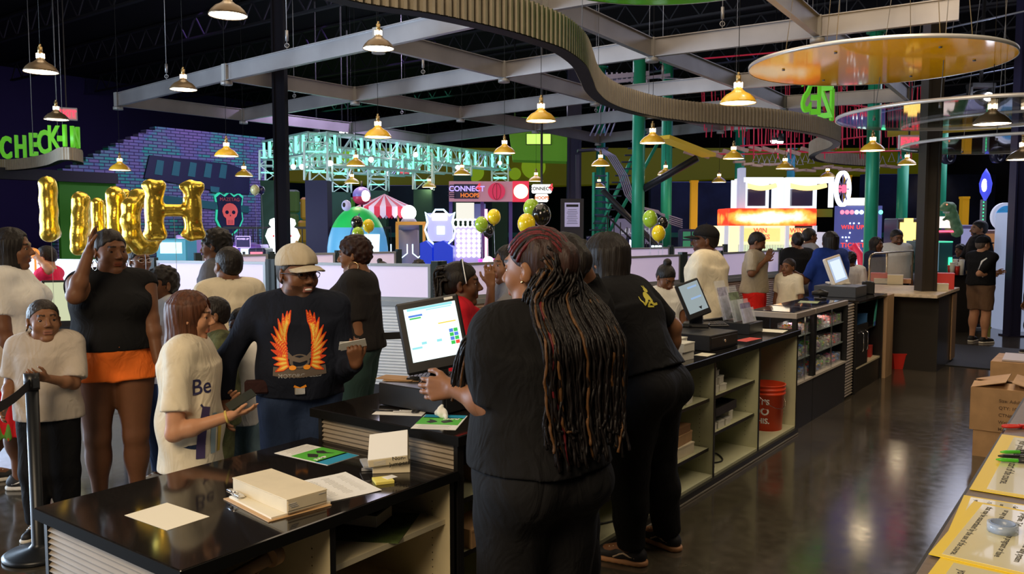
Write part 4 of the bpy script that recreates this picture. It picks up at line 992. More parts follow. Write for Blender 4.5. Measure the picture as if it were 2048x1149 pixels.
# green flyer
GRNI = mat('flyer_green', (.10, .50, .05), .5); BLUI = mat('flyer_blue', (.02, .32, .55), .5); INK = mat('black_ink', (.02, .02, .02), .6)
def flyer(c, w, h, rz, z, lab, shine=0, group=None):
    t = sheet('flyer', lab, 'flyer', (c.x, c.y, z), w, h, rz, WHITE, .0016)
    s = MB(); s.box((w*.05, h*.02, .0022), (w*.50, h*.96, .0008)); g = s.build('green_band', GRNI, t)
    s = MB(); s.box((w*.38, 0, .0022), (w*.24, h*.96, .0008)); s.build('blue_band', BLUI, t)
    s = MB()
    s.prism([(-w*.12, h*.18), (-w*.02, h*.05), (w*.06, h*.12), (w*.16, h*.30), (w*.05, h*.24), (-w*.05, h*.3)], .0028, .0034); s.prism([(-w*.10, -h*.12), (w*.02, -h*.3), (w*.14, -h*.2), (w*.05, -h*.02), (-w*.02, -h*.03)], .0028, .0034); s.build('jumper_silhouettes', INK, t)
    s = MB()
    for k in range(5): s.box((-w*.45+k*w*.05, h*.05*(k % 2), .0022), (.0025, h*.7, .0006))
    s.build('print', PRN, t)
    text_obj('lettering', 'JUMP', h*.16, WHITE, frame((w*.2, -h*.2, .0034), (0, 1, 0), (-1, 0, 0)), t, .0003, .03)
    return t
c, w, h, rz = quadpose([(550, 908), (655, 932), (718, 912), (612, 889)], Z1)
flyer(c, w, h, rz, Z1, 'green and blue printed flyer alone on the low counter')
# tilted box marked NON-JUMPERS
p = at(783, 946, Z1); t = thing('forms_box', 'pale card box with handwriting, propped open on the low counter', 'box', (p.x, p.y, Z1), YAW+.12)
s = MB(); s.box((0, .07, .030), (.155, .16, .06), bev=.002); s.build('carton', PALECARD, t)
s = MB(); M = Matrix.Translation((-.012, .055, .088)) @ Matrix.Rotation(.34, 4, 'X') @ Matrix.Rotation(-.12, 4, 'Y'); s.box((0, 0, 0), (.165, .19, .035), M=M, bev=.002); ld = s.build('lid', PALECARD, t)
s = MB(); s.box((0, 0, .0185), (.163, .188, .002), M=M); s.build('white_sheet', WHITE, t)
text_obj('handwriting', 'Non-\nJumpers', .026, INK, M @ frame((.045, -.0958, -.002), (1, 0, 0), (0, 0, 1)), ld, .0003)
s = MB()
for k in range(4): s.box((-.035, -.0957, .008-.006*k), (.05, .001, .002), M=M)
s.build('print', PRN, ld)
s = MB(); s.box((-.11, .05, .03), (.03, .12, .008), .2); s.box((-.10, .04, .006), (.05, .02, .008)); s.build('inner_flap', mat('grey_flap', (.35, .36, .38), .5), t)
c, w, h, rz = quadpose([(742, 972), (798, 970), (790, 956), (735, 960)], Z1)
t = thing('sticky_notes', 'pad of yellow sticky notes on the low counter', 'notepad', (c.x, c.y, Z1), rz+.2); s = MB(); s.box((0, 0, .006), (.075, .075, .012), bev=.001); s.build('pad', mat('sticky_yellow', (.82, .72, .16), .6), t); s = MB(); s.box((.03, .012, .0125), (.05, .04, .001), .4); s.build('loose_slip', WHITE, t)
# inside the low counter
t = thing('cardboard_folder', 'curled brown cardboard sheet inside the low counter, left bay', 'cardboard', (-2.55, 1.62, .307), .2); s = MB(); s.smooth = True
pts = [(-.25+.02*k, .0) for k in range(26)]
s.bar((-.22, -.05, .01), (.16, .10, .25), .20, .006); s.bar((-.1, .02, .13), (.22, .12, .325), .06, .04); s.build('sheet', CARD, t)
s = MB(); s.cyl((0, 0, -.02), .035, .04, 18, M=Matrix.Translation((.225, .122, .327)) @ Matrix.Rotation(PI/2, 4, 'X')); s.build('rolled_end', CARD, t)
t = thing('paper_stack', 'thick stack of paper under a dark cover in the low counter bay', 'papers', (-2.52, 2.36, .552), .35); s = MB(); s.box((0, 0, .035), (.20, .15, .05), bev=.003); s.build('pages', PALECARD, t); s = MB(); s.box((0, 0, .064), (.205, .155, .008)); s.build('dark_cover', mat('olive_black_cover', (.05, .05, .03), .5), t)
o = sheet('green_placemat', 'dark green printed board below the paper stack on the shelf', 'board', (-2.50, 2.34, .545), .40, .34, .5, mat('dark_green_print', (.07, .10, .03), .45, noise=.5, nscale=18), .004)
# ---- register one on the higher counter
def monitor(t, w, h, scr, base_c, tilt=-.28, turn=0, bez=PLBK, content=True):
    """t holds the parts; stand at base_c, screen facing local -Y"""
    M = Matrix.Translation(base_c) @ Matrix.Rotation(turn, 4, 'Z') @ Matrix.Rotation(tilt, 4, 'X')
    s = MB(); s.box((0, .016, 0), (w, .03, h), M=M, bev=.006); b = s.build('screen_housing', bez, t)
    s = MB(); s.box((0, -.0012, .006), (w*.86, .0016, h*.84), M=M); p = s.build('display', scr, t)
    return M, b, p
def drawer(t, c, w, d, h, rz=0):
    s = MB(); s.box((c[0], c[1], c[2]+h/2), (w, d, h), bev=.004); s.build('drawer_body', PLBK, t)
p = at(855, 812, Z2)
DR = (-2.74, 3.10)
t = thing('cash_register', 'nearest cash register with a bright tilted screen on its black drawer', 'register', (DR[0], DR[1], Z2), 0)
s = MB(); s.box((0, 0, .058), (.42, .44, .108), bev=.004); s.build('drawer_body', PLBK, t)
s = MB(); s.box((.212, 0, .05), (.006, .40, .085), bev=.002); s.build('drawer_front', PLBK, t)
s = MB(); s.cyl((0, 0, 0), .011, .006, 14, M=Matrix.Translation((.2155, -.02, .05)) @ Matrix.Rotation(PI/2, 4, 'Y')); s.build('lock', CHROME, t)
SCRW = mat('screen_white', (0, 0, 0), .2, emit=(.82, 1.0, .97), es=1.5)
pc = atd(866, 668, 4.05); base = pc-Vector((DR[0], DR[1], Z2)); lb = Vector(base)
yawm = YAW+.16
M = Matrix.Translation(lb) @ Matrix.Rotation(yawm, 4, 'Z') @ Matrix.Rotation(-.17, 4, 'Y') @ Matrix.Rotation(-.26, 4, 'X')
Wm, Hm = .252, .285; M = M @ Matrix.Scale(1.245, 4)
s = MB(); s.box((0, .018, 0), (Wm, .034, Hm), M=M, bev=.008); hb = s.build('screen_housing', PLBK, t)
s = MB(); s.box((.006, -.0006, .008), (.205, .002, .212), M=M); dp = s.build('display', SCRW, t)
def bars(items, parent, M, nm='interface_blocks'):
    for col, lst in items:
        s = MB()
        for x, z, w_, h_ in lst: s.box((x, -.0022, z), (w_, .001, h_), M=M)
        s.build(nm, col, parent)
SB = lambda n, c: mat('screen_'+n, (0, 0, 0), .3, emit=c, es=1.0)
bars([(SB('cyan', (.35, .85, .9)), [(.006, .108, .18, .010), (.04, .098, .10, .004), (-.04, -.03, .02, .010), (.02, -.03, .02, .010), (-.07, -.045, .04, .008)]), (SB('blue', (.10, .25, .8)), [(-.055, .082, .055, .008), (.072, .0, .016, .014), (.090, -.016, .016, .014), (.072, -.032, .016, .014)]),
      (SB('green', (.05, .6, .1)), [(-.057, .072, .045, .006), (.090, .0, .016, .014), (.072, -.016, .016, .014), (.090, -.032, .016, .014), (.072, -.048, .016, .014)]), (SB('red', (.9, .08, .05)), [(.090, -.048, .016, .014)]), (SB('yellow', (.95, .75, .1)), [(.062, .036, .07, .005)])], dp, M)
s = MB(); s.box((.085, -.0010, .128), (.035, .002, .010), M=M); s.build('asset_label', WHITE, hb)
s = MB(); s.box((lb.x-.03, lb.y+.07, .125), (.20, .16, .022), yawm, bev=.006); s.bar((lb.x-.03, lb.y+.08, .13), (lb.x-.01, lb.y+.05, lb.z-.06), .09, .03); s.build('stand', PLBK, t)
s = MB(); s.box((-.16, -.08, .1155), (.20, .14, .003), .5); s.box((-.19, -.10, .1195), (.20, .11, .003), .3); s.build('cardboard_pad', CARD, t)
def keyboard(name, label, c, rz, w=.30, d=.125, tilt=.1):
    t = thing(name, label, 'keyboard', c, rz); s = MB(); M = Matrix.Rotation(tilt, 4, 'X'); s.box((0, 0, .014), (w, d, .018), M=M, bev=.004); s.build('base', PLBK, t)
    s = MB()
    for r in range(6):
        for k in range(16): s.box((-w*.46+w*.92*(k+.5)/16, -d*.42+d*.84*(r+.5)/6, .026), (w*.92/16*.8, d*.84/6*.78, .006), M=M)
    s.build('keys', mat('key_black', (.03, .03, .035), .3), t); return t
kp = at(885, 757, Z2+.12); keyboard('keyboard', 'black keyboard in front of the nearest register screen', (kp.x, kp.y, Z2+.1135), YAW-.12, .34, .13)
# flyers, pen, scissors and crumpled tissue beside it
c, w, h, rz = quadpose([(870, 862), (941, 848), (905, 832), (780, 835)], Z2)
q = at(880, 845, Z2); flyer(Vector((q.x, q.y, 0)), .27, .20, PI/2+.5, Z2, 'glossy green flyer under the crumpled tissue on the higher counter')
q = at(800, 826, Z2); sheet('white_sheet', 'narrow white sheet under a pen, left of the crumpled tissue', 'paper', (q.x, q.y, Z2), .24, .11, YAW-.25+.1, WHITE)
q = at(775, 823, Z2+.003); t = thing('pen', 'dark pen lying on the narrow white sheet', 'pen', (q.x, q.y, Z2+.0065), YAW-.1); s = MB(); s.smooth = True; s.tube([(-.07, 0, 0), (.055, 0, 0)], .0045, 8); s.build('barrel', PLBK, t); s = MB(); s.tube([(.055, 0, 0), (.072, 0, 0)], [.004, .001], 8); s.build('tip', CHROME, t)
q = at(818, 825, Z2+.003); t = thing('scissors', 'small black handled scissors beside the tissue', 'scissors', (q.x, q.y, Z2+.007), YAW)
for sy in (-1, 1):
    s = MB(); s.tube([(.03+.016*math.cos(a), sy*.014+.011*math.sin(a), 0) for a in [i*PI/5 for i in range(10)]], .003, 6, True); s.build('handle', PLBK, t)
s = MB(); s.box((-.035, .002, 0), (.08, .006, .002), .05); s.box((-.035, -.002, .002), (.08, .006, .002), -.05); s.build('blades', CHROME, t)
q = at(882, 836, Z2); P = [('u', ell((0, 0, .022), (.030, .022, .020)), 0), ('u', cone((-.01, 0, .02), (.005, .0, .055), .018, .006), .01), ('u', cone((.01, .01, .01), (.035, -.01, .008), .014, .01), .01)]
V, Q = sdf_mesh(P, .0035, (), lambda X, Y, Z: .004*np.sin(160*X+50*Z)*np.sin(120*Y)); o = np_obj('crumpled_tissue', V, Q, WHITE); o.location = (q.x, q.y, Z2+.002); tag(o, 'crumpled white tissue on the glossy flyer', 'tissue')
# ---- register two
q = Vector((-2.52, 5.72, Z2)); t = thing('cash_register', 'second cash register with a glare-streaked screen past the bob-haired cashier', 'register', q, -.08)
s = MB(); s.box((0, 0, .058), (.40, .43, .112), bev=.004); s.build('drawer_body', PLBK, t); s = MB(); s.box((.2, 0, .055), (.006, .39, .08), bev=.002); s.build('drawer_front', PLBK, t)
s = MB(); s.cyl((0, 0, 0), .011, .006, 12, M=Matrix.Translation((.204, 0, .06)) @ Matrix.Rotation(PI/2, 4, 'Y')); s.build('lock', CHROME, t)
lb = Matrix.Rotation(.08, 3, 'Z') @ (atd(1388, 598, 6.25)-q); M = Matrix.Translation(lb) @ Matrix.Rotation(YAW+.42, 4, 'Z') @ Matrix.Rotation(-.30, 4, 'Y') @ Matrix.Rotation(-.30, 4, 'X')
s = MB(); s.box((0, .018, 0), (.20, .034, .285), M=M, bev=.008); hb = s.build('screen_housing', PLBK, t)
s = MB(); s.box((0, -.0006, .012), (.165, .002, .225), M=M); dp = s.build('display', mat('screen_dim', (.02, .02, .02), .08, emit=(.55, .66, .68), es=.55), t)
bars([(SB('softblue', (.30, .45, .7)), [(.02, .09, .08, .014), (.02, .005, .09, .014)])], dp, M)
s = MB(); s.bar((lb.x-.03, lb.y+.10, .13), (lb.x, lb.y+.02, lb.z-.05), .10, .04); s.box((lb.x-.03, lb.y+.1, .13), (.2, .16, .03), .4, bev=.006); s.build('stand', PLBK, t)
keyboard('keyboard', 'second black keyboard in front of the glare-streaked screen', (at(1412, 652, Z2+.12).x, at(1412, 652, Z2+.12).y, Z2+.115), YAW+.1, .32, .13)
q = at(1480, 660, Z2+.0); t = thing('barcode_scanner', 'black barcode scanner gun on a bent stand beside register two', 'scanner', (-2.95, 6.38, Z2), 0)
pa = atd(1462, 655, 7.0); s = MB(); s.smooth = True; lb = atd(1477, 632, 7.05)-Vector((-2.95, 6.38, Z2)); s.cyl((0, 0, 0), .06, .015, 20); s.tube([(0, 0, .01), (0, .02, .08), lb*.7+Vector((0, 0, .02)), lb], .012, 8); s.build('stand', PLBK, t)
s = MB(); s.smooth = True; s.tube([lb-CR*.16+ZUP*-.03, lb-CR*.05+ZUP*.0], [.016, .02], 8); s.tube([lb-CR*.06+ZUP*.005, lb+CR*.03+ZUP*.025, lb+CR*.075-ZUP*.03], [.024, .036, .03], 10); s.build('scanner_head', PLBK, t)
s = MB(); s.box((-2.62-.0, 6.70, Z2+.045), (.34, .30, .09), bev=.003); o = s.build('black_box', PLBK); tag(o, 'low black box carrying the clear brochure holder', 'box')
t = thing('brochure_holder', 'tilted clear acrylic brochure holders with leaflets at the counter end', 'brochure holder', (-2.56, 6.62, Z2+.092), YAW+.9)
for k, (dx, hh, m_) in enumerate([(0, .20, ACRY), (.10, .30, ACRY), (.22, .34, ACRY)]):
    s = MB(); M = Matrix.Translation((dx*.5, -.07+dx*1.0, 0)) @ Matrix.Rotation(-.28, 4, 'X'); s.box((0, 0, hh/2), (.20, .003, hh), M=M); s.box((0, -.03, hh*.3), (.20, .003, hh*.6), M=M)
    for sx in (-1, 1): s.box((sx*.1, -.015, hh*.3), (.003, .03, hh*.6), M=M)
    h_ = s.build('acrylic_pocket', m_, t); s = MB(); s.box((0, -.012, hh*.42), (.17, .012, hh*.8), M=M); s.build('leaflets', mat('leaflet_%d' % k, [(.25, .22, .35), (.18, .22, .14), (.35, .33, .42)][k], .4, noise=.5, nscale=25), h_)
sheet('red_price_strip', 'red and white strip lying by the brochure holder', 'strip', (-2.36, 6.28, Z2), .10, .26, -.1, mat('red_strip', (.65, .08, .07), .4))
sheet('white_card', 'pale card on the far corner of the long counter', 'card', (-2.42, 6.93, Z2), .26, .20, .1, WCARD)
# stacked boxes of wristbands next to register two
cols = [(-2.36, 5.06, 0), (-2.36, 5.06, 1), (-2.42, 5.22, 0), (-2.46, 5.16, 1)]
for k, (x, y, lv) in enumerate([(-2.38, 5.08, 0), (-2.37, 5.07, 1), (-2.52, 5.24, 0), (-2.50, 5.25, 1)]):
    t = thing('wristband_box', ['white card box at the counter edge, bottom of its pair, by register two', 'white card box on top at the counter edge by register two', 'white card box behind, bottom of its pair, touching register two', 'white card box behind, top of its pair, touching register two'][k], 'box', (x, y, Z2+lv*.058), .06*k-.1, 'white boxes beside register two')
    s = MB(); s.box((0, 0, .0285), (.14, .15, .057), bev=.002); s.build('carton', WCARD, t); s = MB(); s.box((0, 0, .055), (.144, .154, .008)); s.build('lid', WCARD, t)
sheet('cream_card', 'cream card lying beside the white boxes at register two', 'card', (-2.32, 5.36, Z2), .10, .14, 0, WARMW)
# contents of the shelves
def carton(x, y, z, d, rz, m_, lab, nm='shelf_box', cat='box', grp=None, lidm=None):
    t = thing(nm, lab, cat, (x, y, z), rz, grp); s = MB(); s.box((0, 0, d[2]*.5), d, bev=.002); s.build('carton', m_, t)
    s = MB(); s.box((0, 0, d[2]-.004), (d[0]+.004, d[1]+.004, .010)); s.build('lid', lidm or m_, t); return t
carton(-2.36, 2.92, .36, (.16, .30, .085), .05, CARD, 'brown box with handwriting on the first shelf of the long counter')
carton(-2.44, 3.05, .60, (.2, .22, .07), .05, CARD, 'brown box on the upper shelf nearest the low counter')
s = MB(); P = [('u', ell((0, 0, .04), (.07, .08, .05)), 0)]; V, Q = sdf_mesh(P, .008, (), lambda X, Y, Z: .01*np.sin(60*X)*np.sin(55*Y+40*Z)); o = np_obj('plastic_bag', V, Q, mat('pale_green_plastic', (.28, .38, .28), .4)); o.location = (-2.42, 2.78, .60); tag(o, 'crumpled pale plastic bag on the shelf near the low counter', 'bag')
carton(-2.42, 4.12, .29-.02, (.2, .3, .06), .1, CARD, 'flat brown box low between the two cashiers')
carton(-2.40, 4.98, .255, (.17, .42, .075), -.03, PALECARD, 'long cream box on the middle shelf, bottom of the pile')
carton(-2.42, 5.02, .332, (.19, .36, .07), .04, CARD, 'brown box lying on the long cream box')
carton(-2.43, 4.98, .404, (.20, .38, .05), .0, mat('dark_cardboard', (.25, .13, .06), .7), 'dark brown box topping the shelf pile', 'flat_carton')
carton(-2.38, 5.10, .60, (.14, .12, .045), .1, WCARD, 'small white box on the upper shelf in front', grp='small white shelf boxes')
carton(-2.39, 5.0, .60, (.12, .06, .085), .1, WCARD, 'narrow upright white box behind the small one on the upper shelf')
t = thing('black_tray', 'long black tray lying across the white boxes in the fourth bay', 'tray', (-2.34, 5.66, .445), .02); s = MB(); s.box((0, 0, .03), (.12, .40, .006)); s.box((-.06, 0, .035), (.006, .40, .06)); s.box((.06, 0, .035), (.006, .40, .06)); s.build('body', PLBK, t); s = MB(); s.box((0, .2, .035), (.12, .006, .06)); s.build('end_wall', PLBK, t)
k = 0
for (x, y, z, d, rz, lab) in [(-2.37, 5.55, .60, (.12, .11, .05), .1, 'front white box, lowest left of the upper pile in bay four'), (-2.37, 5.68, .60, (.12, .10, .05), -.1, 'front white box, lowest right of the upper pile in bay four'), (-2.38, 5.53, .654, (.12, .10, .05), -.05, 'white box second level left in the upper pile'), (-2.38, 5.66, .654, (.12, .12, .05), .15, 'white box second level right in the upper pile'), (-2.40, 5.60, .708, (.12, .17, .04), .1, 'white box third level of the upper pile'),
        (-2.40, 5.60, .753, (.13, .14, .03), .4, 'tilted white box topping the upper pile'), (-2.36, 5.50, .34, (.12, .10, .05), .05, 'white box under the black tray, nearest'), (-2.36, 5.63, .34, (.12, .10, .052), -.05, 'white box under the black tray, second'), (-2.36, 5.76, .34, (.12, .10, .05), .08, 'white box under the black tray, third'), (-2.40, 5.90, .34, (.12, .08, .07), 0, 'white box standing at the far end of the black tray'), (-2.42, 5.56, .394, (.12, .2, .045), 0, 'white box lying behind the black tray')]:
    carton(x, y, z, d, rz, WCARD, lab, grp='white boxes in bay four'); k += 1
def cable(pts, r, lab, nm='power_cable', m_=PLBK, plug=None):
    P = []
    for i in range(len(pts)-1):
        p0, p1, p2, p3 = [Vector(pts[min(max(i+j, 0), len(pts)-1)]) for j in (-1, 0, 1, 2)]
        for q in range(8): u = q/8; P.append(.5*((2*p1)+(p2-p0)*u+(2*p0-5*p1+4*p2-p3)*u*u+(3*p1-p0-3*p2+p3)*u**3))
    s = MB(); s.smooth = True; s.tube(P, r, 6); o = s.build(nm, m_); return tag(o, lab, 'cable')
cable([(-2.5, 5.45, .10), (-2.4, 5.55, .08), (-2.32, 5.7, .078), (-2.42, 5.85, .08), (-2.5, 5.75, .12), (-2.9, 5.72, .22)], .006, 'black power cable coiled on the bottom of bay four')
cable([(-2.36, 5.42, .078), (-2.3, 5.5, .078), (-2.36, 5.58, .085), (-2.44, 5.50, .08), (-2.5, 5.42, .08)], .005, 'second black cable loop near the divider of bay four')
cable([(-2.5, 3.9, .09), (-2.38, 4.05, .078), (-2.32, 4.25, .078), (-2.4, 4.4, .085), (-2.5, 4.55, .10)], .006, 'black cable snaking on the bottom board between the cashiers')
cable([(-2.45, 2.8, .09), (-2.36, 2.95, .078), (-2.3, 3.15, .078), (-2.4, 3.3, .085), (-2.5, 3.45, .10)], .006, 'black cable on the bottom board behind the nearest cashier')
t = thing('power_strip', 'black power adapter lying in bay four', 'adapter', (-2.5, 5.52, .07), .3); s = MB(); s.box((0, 0, .02), (.08, .16, .04), bev=.004); s.build('body', PLBK, t); s = MB(); s.box((.04, 0, .045), (.02, .05, .01)); s.build('plug', PLBK, t)
t = thing('wall_outlet', 'white double outlet on the back of bay four', 'outlet', (XC+.056, 5.95, .25), PI/2); s = MB(); s.box((0, 0, 0), (.075, .006, .115), bev=.002); s.build('plate', WHITE, t); s = MB(); s.box((0, -.004, .025), (.03, .004, .03)); s.box((0, -.004, -.025), (.03, .004, .03)); s.build('sockets', WARMW, t)
# orange-red bucket
_p = atx(1532, 800, -2.43); bx, by = -2.43, _p.y
t = thing('bucket', 'large orange-red plastic bucket with white lettering in the open bay', 'bucket', (bx, by, .07)); s = MB(); s.smooth = True
ORB = mat('orange_red_plastic', (.80, .07, .02), .38)
s.lathe([(.001, .004), (.128, .004), (.133, .0), (.148, .30), (.158, .302), (.158, .318), (.150, .32), (.150, .335), (.159, .337), (.159, .352), (.151, .354), (.152, .372), (.160, .375), (.160, .385), (.150, .385), (.128, .01), (.001, .01)], 44, cap=False); s.build('pail', ORB, t)
s = MB(); s.smooth = True; s.tube([(.155*math.cos(a), .155*math.sin(a), .33-.14*math.sin(a+PI/2+.3)*1) for a in [(-PI*.5+PI*i/16)-.2 for i in range(17)]], .0025, 6); s.build('wire_handle', CHROME, t)
av = math.atan2(-by, -bx)-.28
for i, (txt, sz, zz) in enumerate([("LET'S", .062, .245), ('DO', .085, .165), ('THIS.', .062, .085)]):
    me = text_mesh(txt, sz, 0, .03); rr = .1325+.0488*zz+.0022
    for v in me.vertices: a = av+(v.co.x)/rr; v.co = (rr*math.cos(a), rr*math.sin(a), zz+v.co.y)
    me.materials.clear(); me.materials.append(WHITE); o = bpy.data.objects.new('lettering', me); COL.objects.link(o); o.parent = t
t = thing('paper_cup', 'small white bottle standing behind the bucket', 'bottle', (-2.5, 6.80, .07)); s = MB(); s.smooth = True; s.lathe([(.03, 0), (.032, .09), (.02, .11), (.014, .12)], 16); s.build('body', WHITE, t); s = MB(); s.cyl((0, 0, .12), .016, .02, 12); s.build('cap', PLBK, t)
# ---- candy display cases
XK = -2.70
def candy_case(y0, y1, lab):
    t = thing('display_case', lab, 'display case', (-2.69, (y0+y1)/2, 0)); oy = (y0+y1)/2; L = lambda x, y, z: (x+2.69, y-oy, z)
    s = MB(); s.span(L(XK, y0+.005, 0), L(-2.28, y1-.005, .40)); s.build('plinth', mat('charcoal_base', (.03, .03, .035), .4), t)
    s = MB(); s.span(L(XK, y0+.005, .40), L(-2.27, y1-.005, .42)); s.build('case_floor', mat('pale_case_edge', (.6, .55, .48), .45), t)
    for z in (.615, .82): s = MB(); s.span(L(XK+.02, y0+.02, z-.008), L(-2.30, y1-.02, z)); s.build('glass_shelf', mat('shelf_glass', (.5, .6, .6), .08, alpha=.5), t)
    s = MB(); s.span(L(XK, y0+.005, .985), L(-2.27, y1-.005, 1.035), bev=.003); s.build('top_frame', mat('brushed_frame', (.52, .46, .42), .35, .5), t)
    s = MB(); s.span(L(XK+.02, y0+.03, 1.036), L(-2.30, y1-.03, 1.042)); s.build('glass_top', mat('dark_glass_top', (.02, .025, .05), .04, spec=.9), t)
    for y in (y0+.02, y1-.02): s = MB(); s.span(L(-2.31, y-.018, .42), L(-2.27, y+.018, .985)); s.build('front_post', EDGE, t)
    s = MB(); s.span(L(-2.285, oy-.006, .42), L(-2.272, oy+.006, .985)); s.build('chrome_divider', CHROME, t)
    s = MB(); s.span(L(XK, y0+.005, .42), L(XK+.012, y1-.005, .985)); s.build('back_panel', DKC, t)
    return t
DKC = mat('case_black', (.02, .02, .025), .4)
candy_case(7.165, 7.70, 'glass candy display case adjoining the long counter')
candy_case(7.71, 8.79, 'longer glass candy display case, second from the long counter')
for i, (a, b) in enumerate([(7.165, 7.70), (7.71, 8.79)]):
    spot('case_lamp', (-2.40, (a+b)/2, .975), (-2.5, (a+b)/2, 0), 3.0, (1, .88, .7), 150, .8, .05)
CANDY = [mat('candy_%d' % i, c, .35) for i, c in enumerate([(.75, .05, .03), (.85, .35, .03), (.15, .5, .05), (.8, .65, .08), (.7, .15, .35), (.75, .7, .6), (.25, .12, .3), (.1, .25, .6)])]
rc = random.Random(11); kk = 0
binlab = {0: 'lowest', 1: 'middle', 2: 'top'}
tmpl = None
for ci, ys in enumerate([[7.30, 7.43, 7.56], [7.86, 8.0, 8.14, 8.36, 8.50, 8.64]]):
    for sh_, z in enumerate((.421, .616, .821)):
        for bi, y in enumerate(ys):
            t = thing('candy_bin', '', 'candy bin', (-2.385, y, z), 0, 'clear candy bins in the display cases'); cset = rc.sample(range(8), 3)
            mainc = ['red', 'orange', 'green', 'yellow', 'pink', 'white', 'purple', 'blue'][cset[0]]
            ordn = ['first', 'second', 'third', 'fourth', 'fifth', 'sixth'][bi]
            t['label'] = 'clear bin of mostly %s candy, %s along the %s shelf of the %s case' % (mainc, ordn, binlab[sh_], ('near', 'far')[ci])
            s = MB(); w_, d_, h_ = .12, .15, .11
            s.span((-d_/2, -w_/2, 0), (d_/2, w_/2, .003)); s.span((d_/2-.003, -w_/2, 0), (d_/2, w_/2, h_*.8)); s.span((-d_/2, -w_/2, 0), (-d_/2+.003, w_/2, h_))
            s.span((-d_/2, -w_/2, 0), (d_/2, -w_/2+.003, h_*.85)); s.span((-d_/2, w_/2-.003, 0), (d_/2, w_/2, h_*.85)); s.build('acrylic_bin', mat('bin_acrylic', (.85, .88, .95), .05, alpha=.12, spec=.6), t)
            s = MB(); s.m = 0
            for q in range(60):
                x = rc.uniform(-d_*.40, d_*.40); yy = rc.uniform(-w_*.40, w_*.40); zz = rc.uniform(.012, .10-.35*abs(yy)-.25*abs(x)); s.m = rc.choices([0, 1, 2], [6, 2, 1])[0]
                s.sphere((x, yy, zz), rc.uniform(.010, .017), 6, (1, rc.uniform(.6, 1.2), .8))
            c_ = s.build('candies', [CANDY[c] for c in cset], t); c_['kind'] = 'stuff'
# corrugated pier, small dark cabinet, tan panel
t = thing('corrugated_pier', 'corrugated end pier between candy case and dark cabinet', 'pier', (-2.30, 8.97, 0)); s = MB(); s.span((-.42, -.16, 0), (-.01, .17, .985)); s.build('core', BLACK, t); s = MB(); slat(s, (-.008, -.16, 0), (-.008, .17, 0), .02, .975, 1, .03); s.build('corrugated_face', SLAT, t)
t = thing('dark_cabinet', 'black cabinet with an open shelf below the white register screen', 'cabinet', (-2.30, 9.77, 0)); s = MB(); s.span((-.54, -.60, 0), (.02, -.57, .97)); s.span((-.54, .57, 0), (.02, .60, .97)); s.span((-.54, -.6, 0), (-.5, .6, .97)); s.span((-.5, -.6, 0), (.0, .6, .25)); s.build('body', BLACK, t)
s = MB(); s.span((-.5, -.57, .25), (0, .57, .27)); s.build('pale_bottom', SHELFE, t); s = MB(); s.span((-.5, -.05, .62), (-.05, .57, .64)); s.build('shelf', BLACK, t); s = MB(); s.span((-.02, -.57, .27), (.0, -.02, .72)); s.build('door', BLACK, t)
for yy in (-.32, -.14): s = MB(); s.smooth = True; s.tube([(.0, yy, .42), (.03, yy, .44), (.03, yy, .62), (.0, yy, .64)], .007, 6); s.build('handle', CHROME, t)
s = MB(); s.span((-.56, -.62, .97), (.05, .62, 1.0), bev=.004); s.build('cabinet_top', TOPM, t)
for (x, y, z, d, c, lab) in [(-2.42, 9.95, .27, (.12, .2, .10), (.55, .03, .02), 'red carton on the bottom of the dark cabinet'), (-2.42, 10.2, .27, (.12, .14, .13), (.5, .05, .04), 'smaller red carton at the back of the dark cabinet'), (-2.40, 9.88, .64, (.1, .09, .16), (.05, .18, .45), 'blue packet standing on the dark cabinet shelf'), (-2.45, 10.05, .64, (.1, .07, .12), (.5, .03, .04), 'small red packet high on the dark cabinet shelf')]:
    carton(x, y, z, d, .1, mat('pack_%.2f_%.2f' % (c[0], c[2]), c, .45), lab, 'snack_packet', 'packet')
t = thing('foam_surfboard', 'green and blue shaped card leaning in the dark cabinet', 'card', (-2.33, 10.1, .64)); s = MB(); s.prism([(0, 0), (.05, .0), (.09, .12), (.13, .24), (.14, .30), (.09, .26), (.04, .14)], 0, .01, Matrix(((0, 0, 1, 0), (1, 0, 0, 0), (0, 1, 0, 0), (0, 0, 0, 1)))); s.build('body', mat('teal_card', (.05, .38, .32), .5), t); s = MB(); s.box((.012, .02, .03), (.004, .05, .05)); s.build('blue_patch', mat('blue_card', (.04, .12, .5), .5), t)
s = MB(); s.span((-2.9, 10.40, 0), (-2.25, 10.74, .975)); o = s.build('tan_end_panel', mat('tan_laminate', (.42, .27, .15), .5)); tag(o, 'tan laminate end panel left of the big steel column', 'panel')
# white register on the candy case top
t = thing('cash_register', 'white register screen on a grey drawer above the candy cases', 'register', (-2.60, 9.72, 1.0), 0); s = MB(); s.box((0, 0, .06), (.45, .46, .12), bev=.005); s.build('drawer_body', mat('charcoal_plastic', (.05, .055, .065), .4), t)
lb = atd(1675, 542, 9.5)-Vector((-2.60, 9.72, 1.0)); WPL = mat('beige_white_plastic', (.72, .68, .62), .4); M = Matrix.Translation(lb) @ Matrix.Rotation(YAW+.5, 4, 'Z') @ Matrix.Rotation(-.22, 4, 'Y') @ Matrix.Rotation(-.28, 4, 'X')
s = MB(); s.box((0, .02, 0), (.26, .05, .35), M=M, bev=.012); s.build('screen_housing', WPL, t); s = MB(); s.box((0, -.007, .012), (.205, .003, .27), M=M); dp = s.build('display', mat('screen_blue_grey', (.02, .02, .02), .2, emit=(.50, .62, .85), es=.9), t)
s = MB(); s.box((0, -.0095, .012), (.16, .002, .22), M=M); s.build('white_window', mat('screen_pale', (.02, .02, .02), .2, emit=(.8, .92, 1), es=1.0), dp)
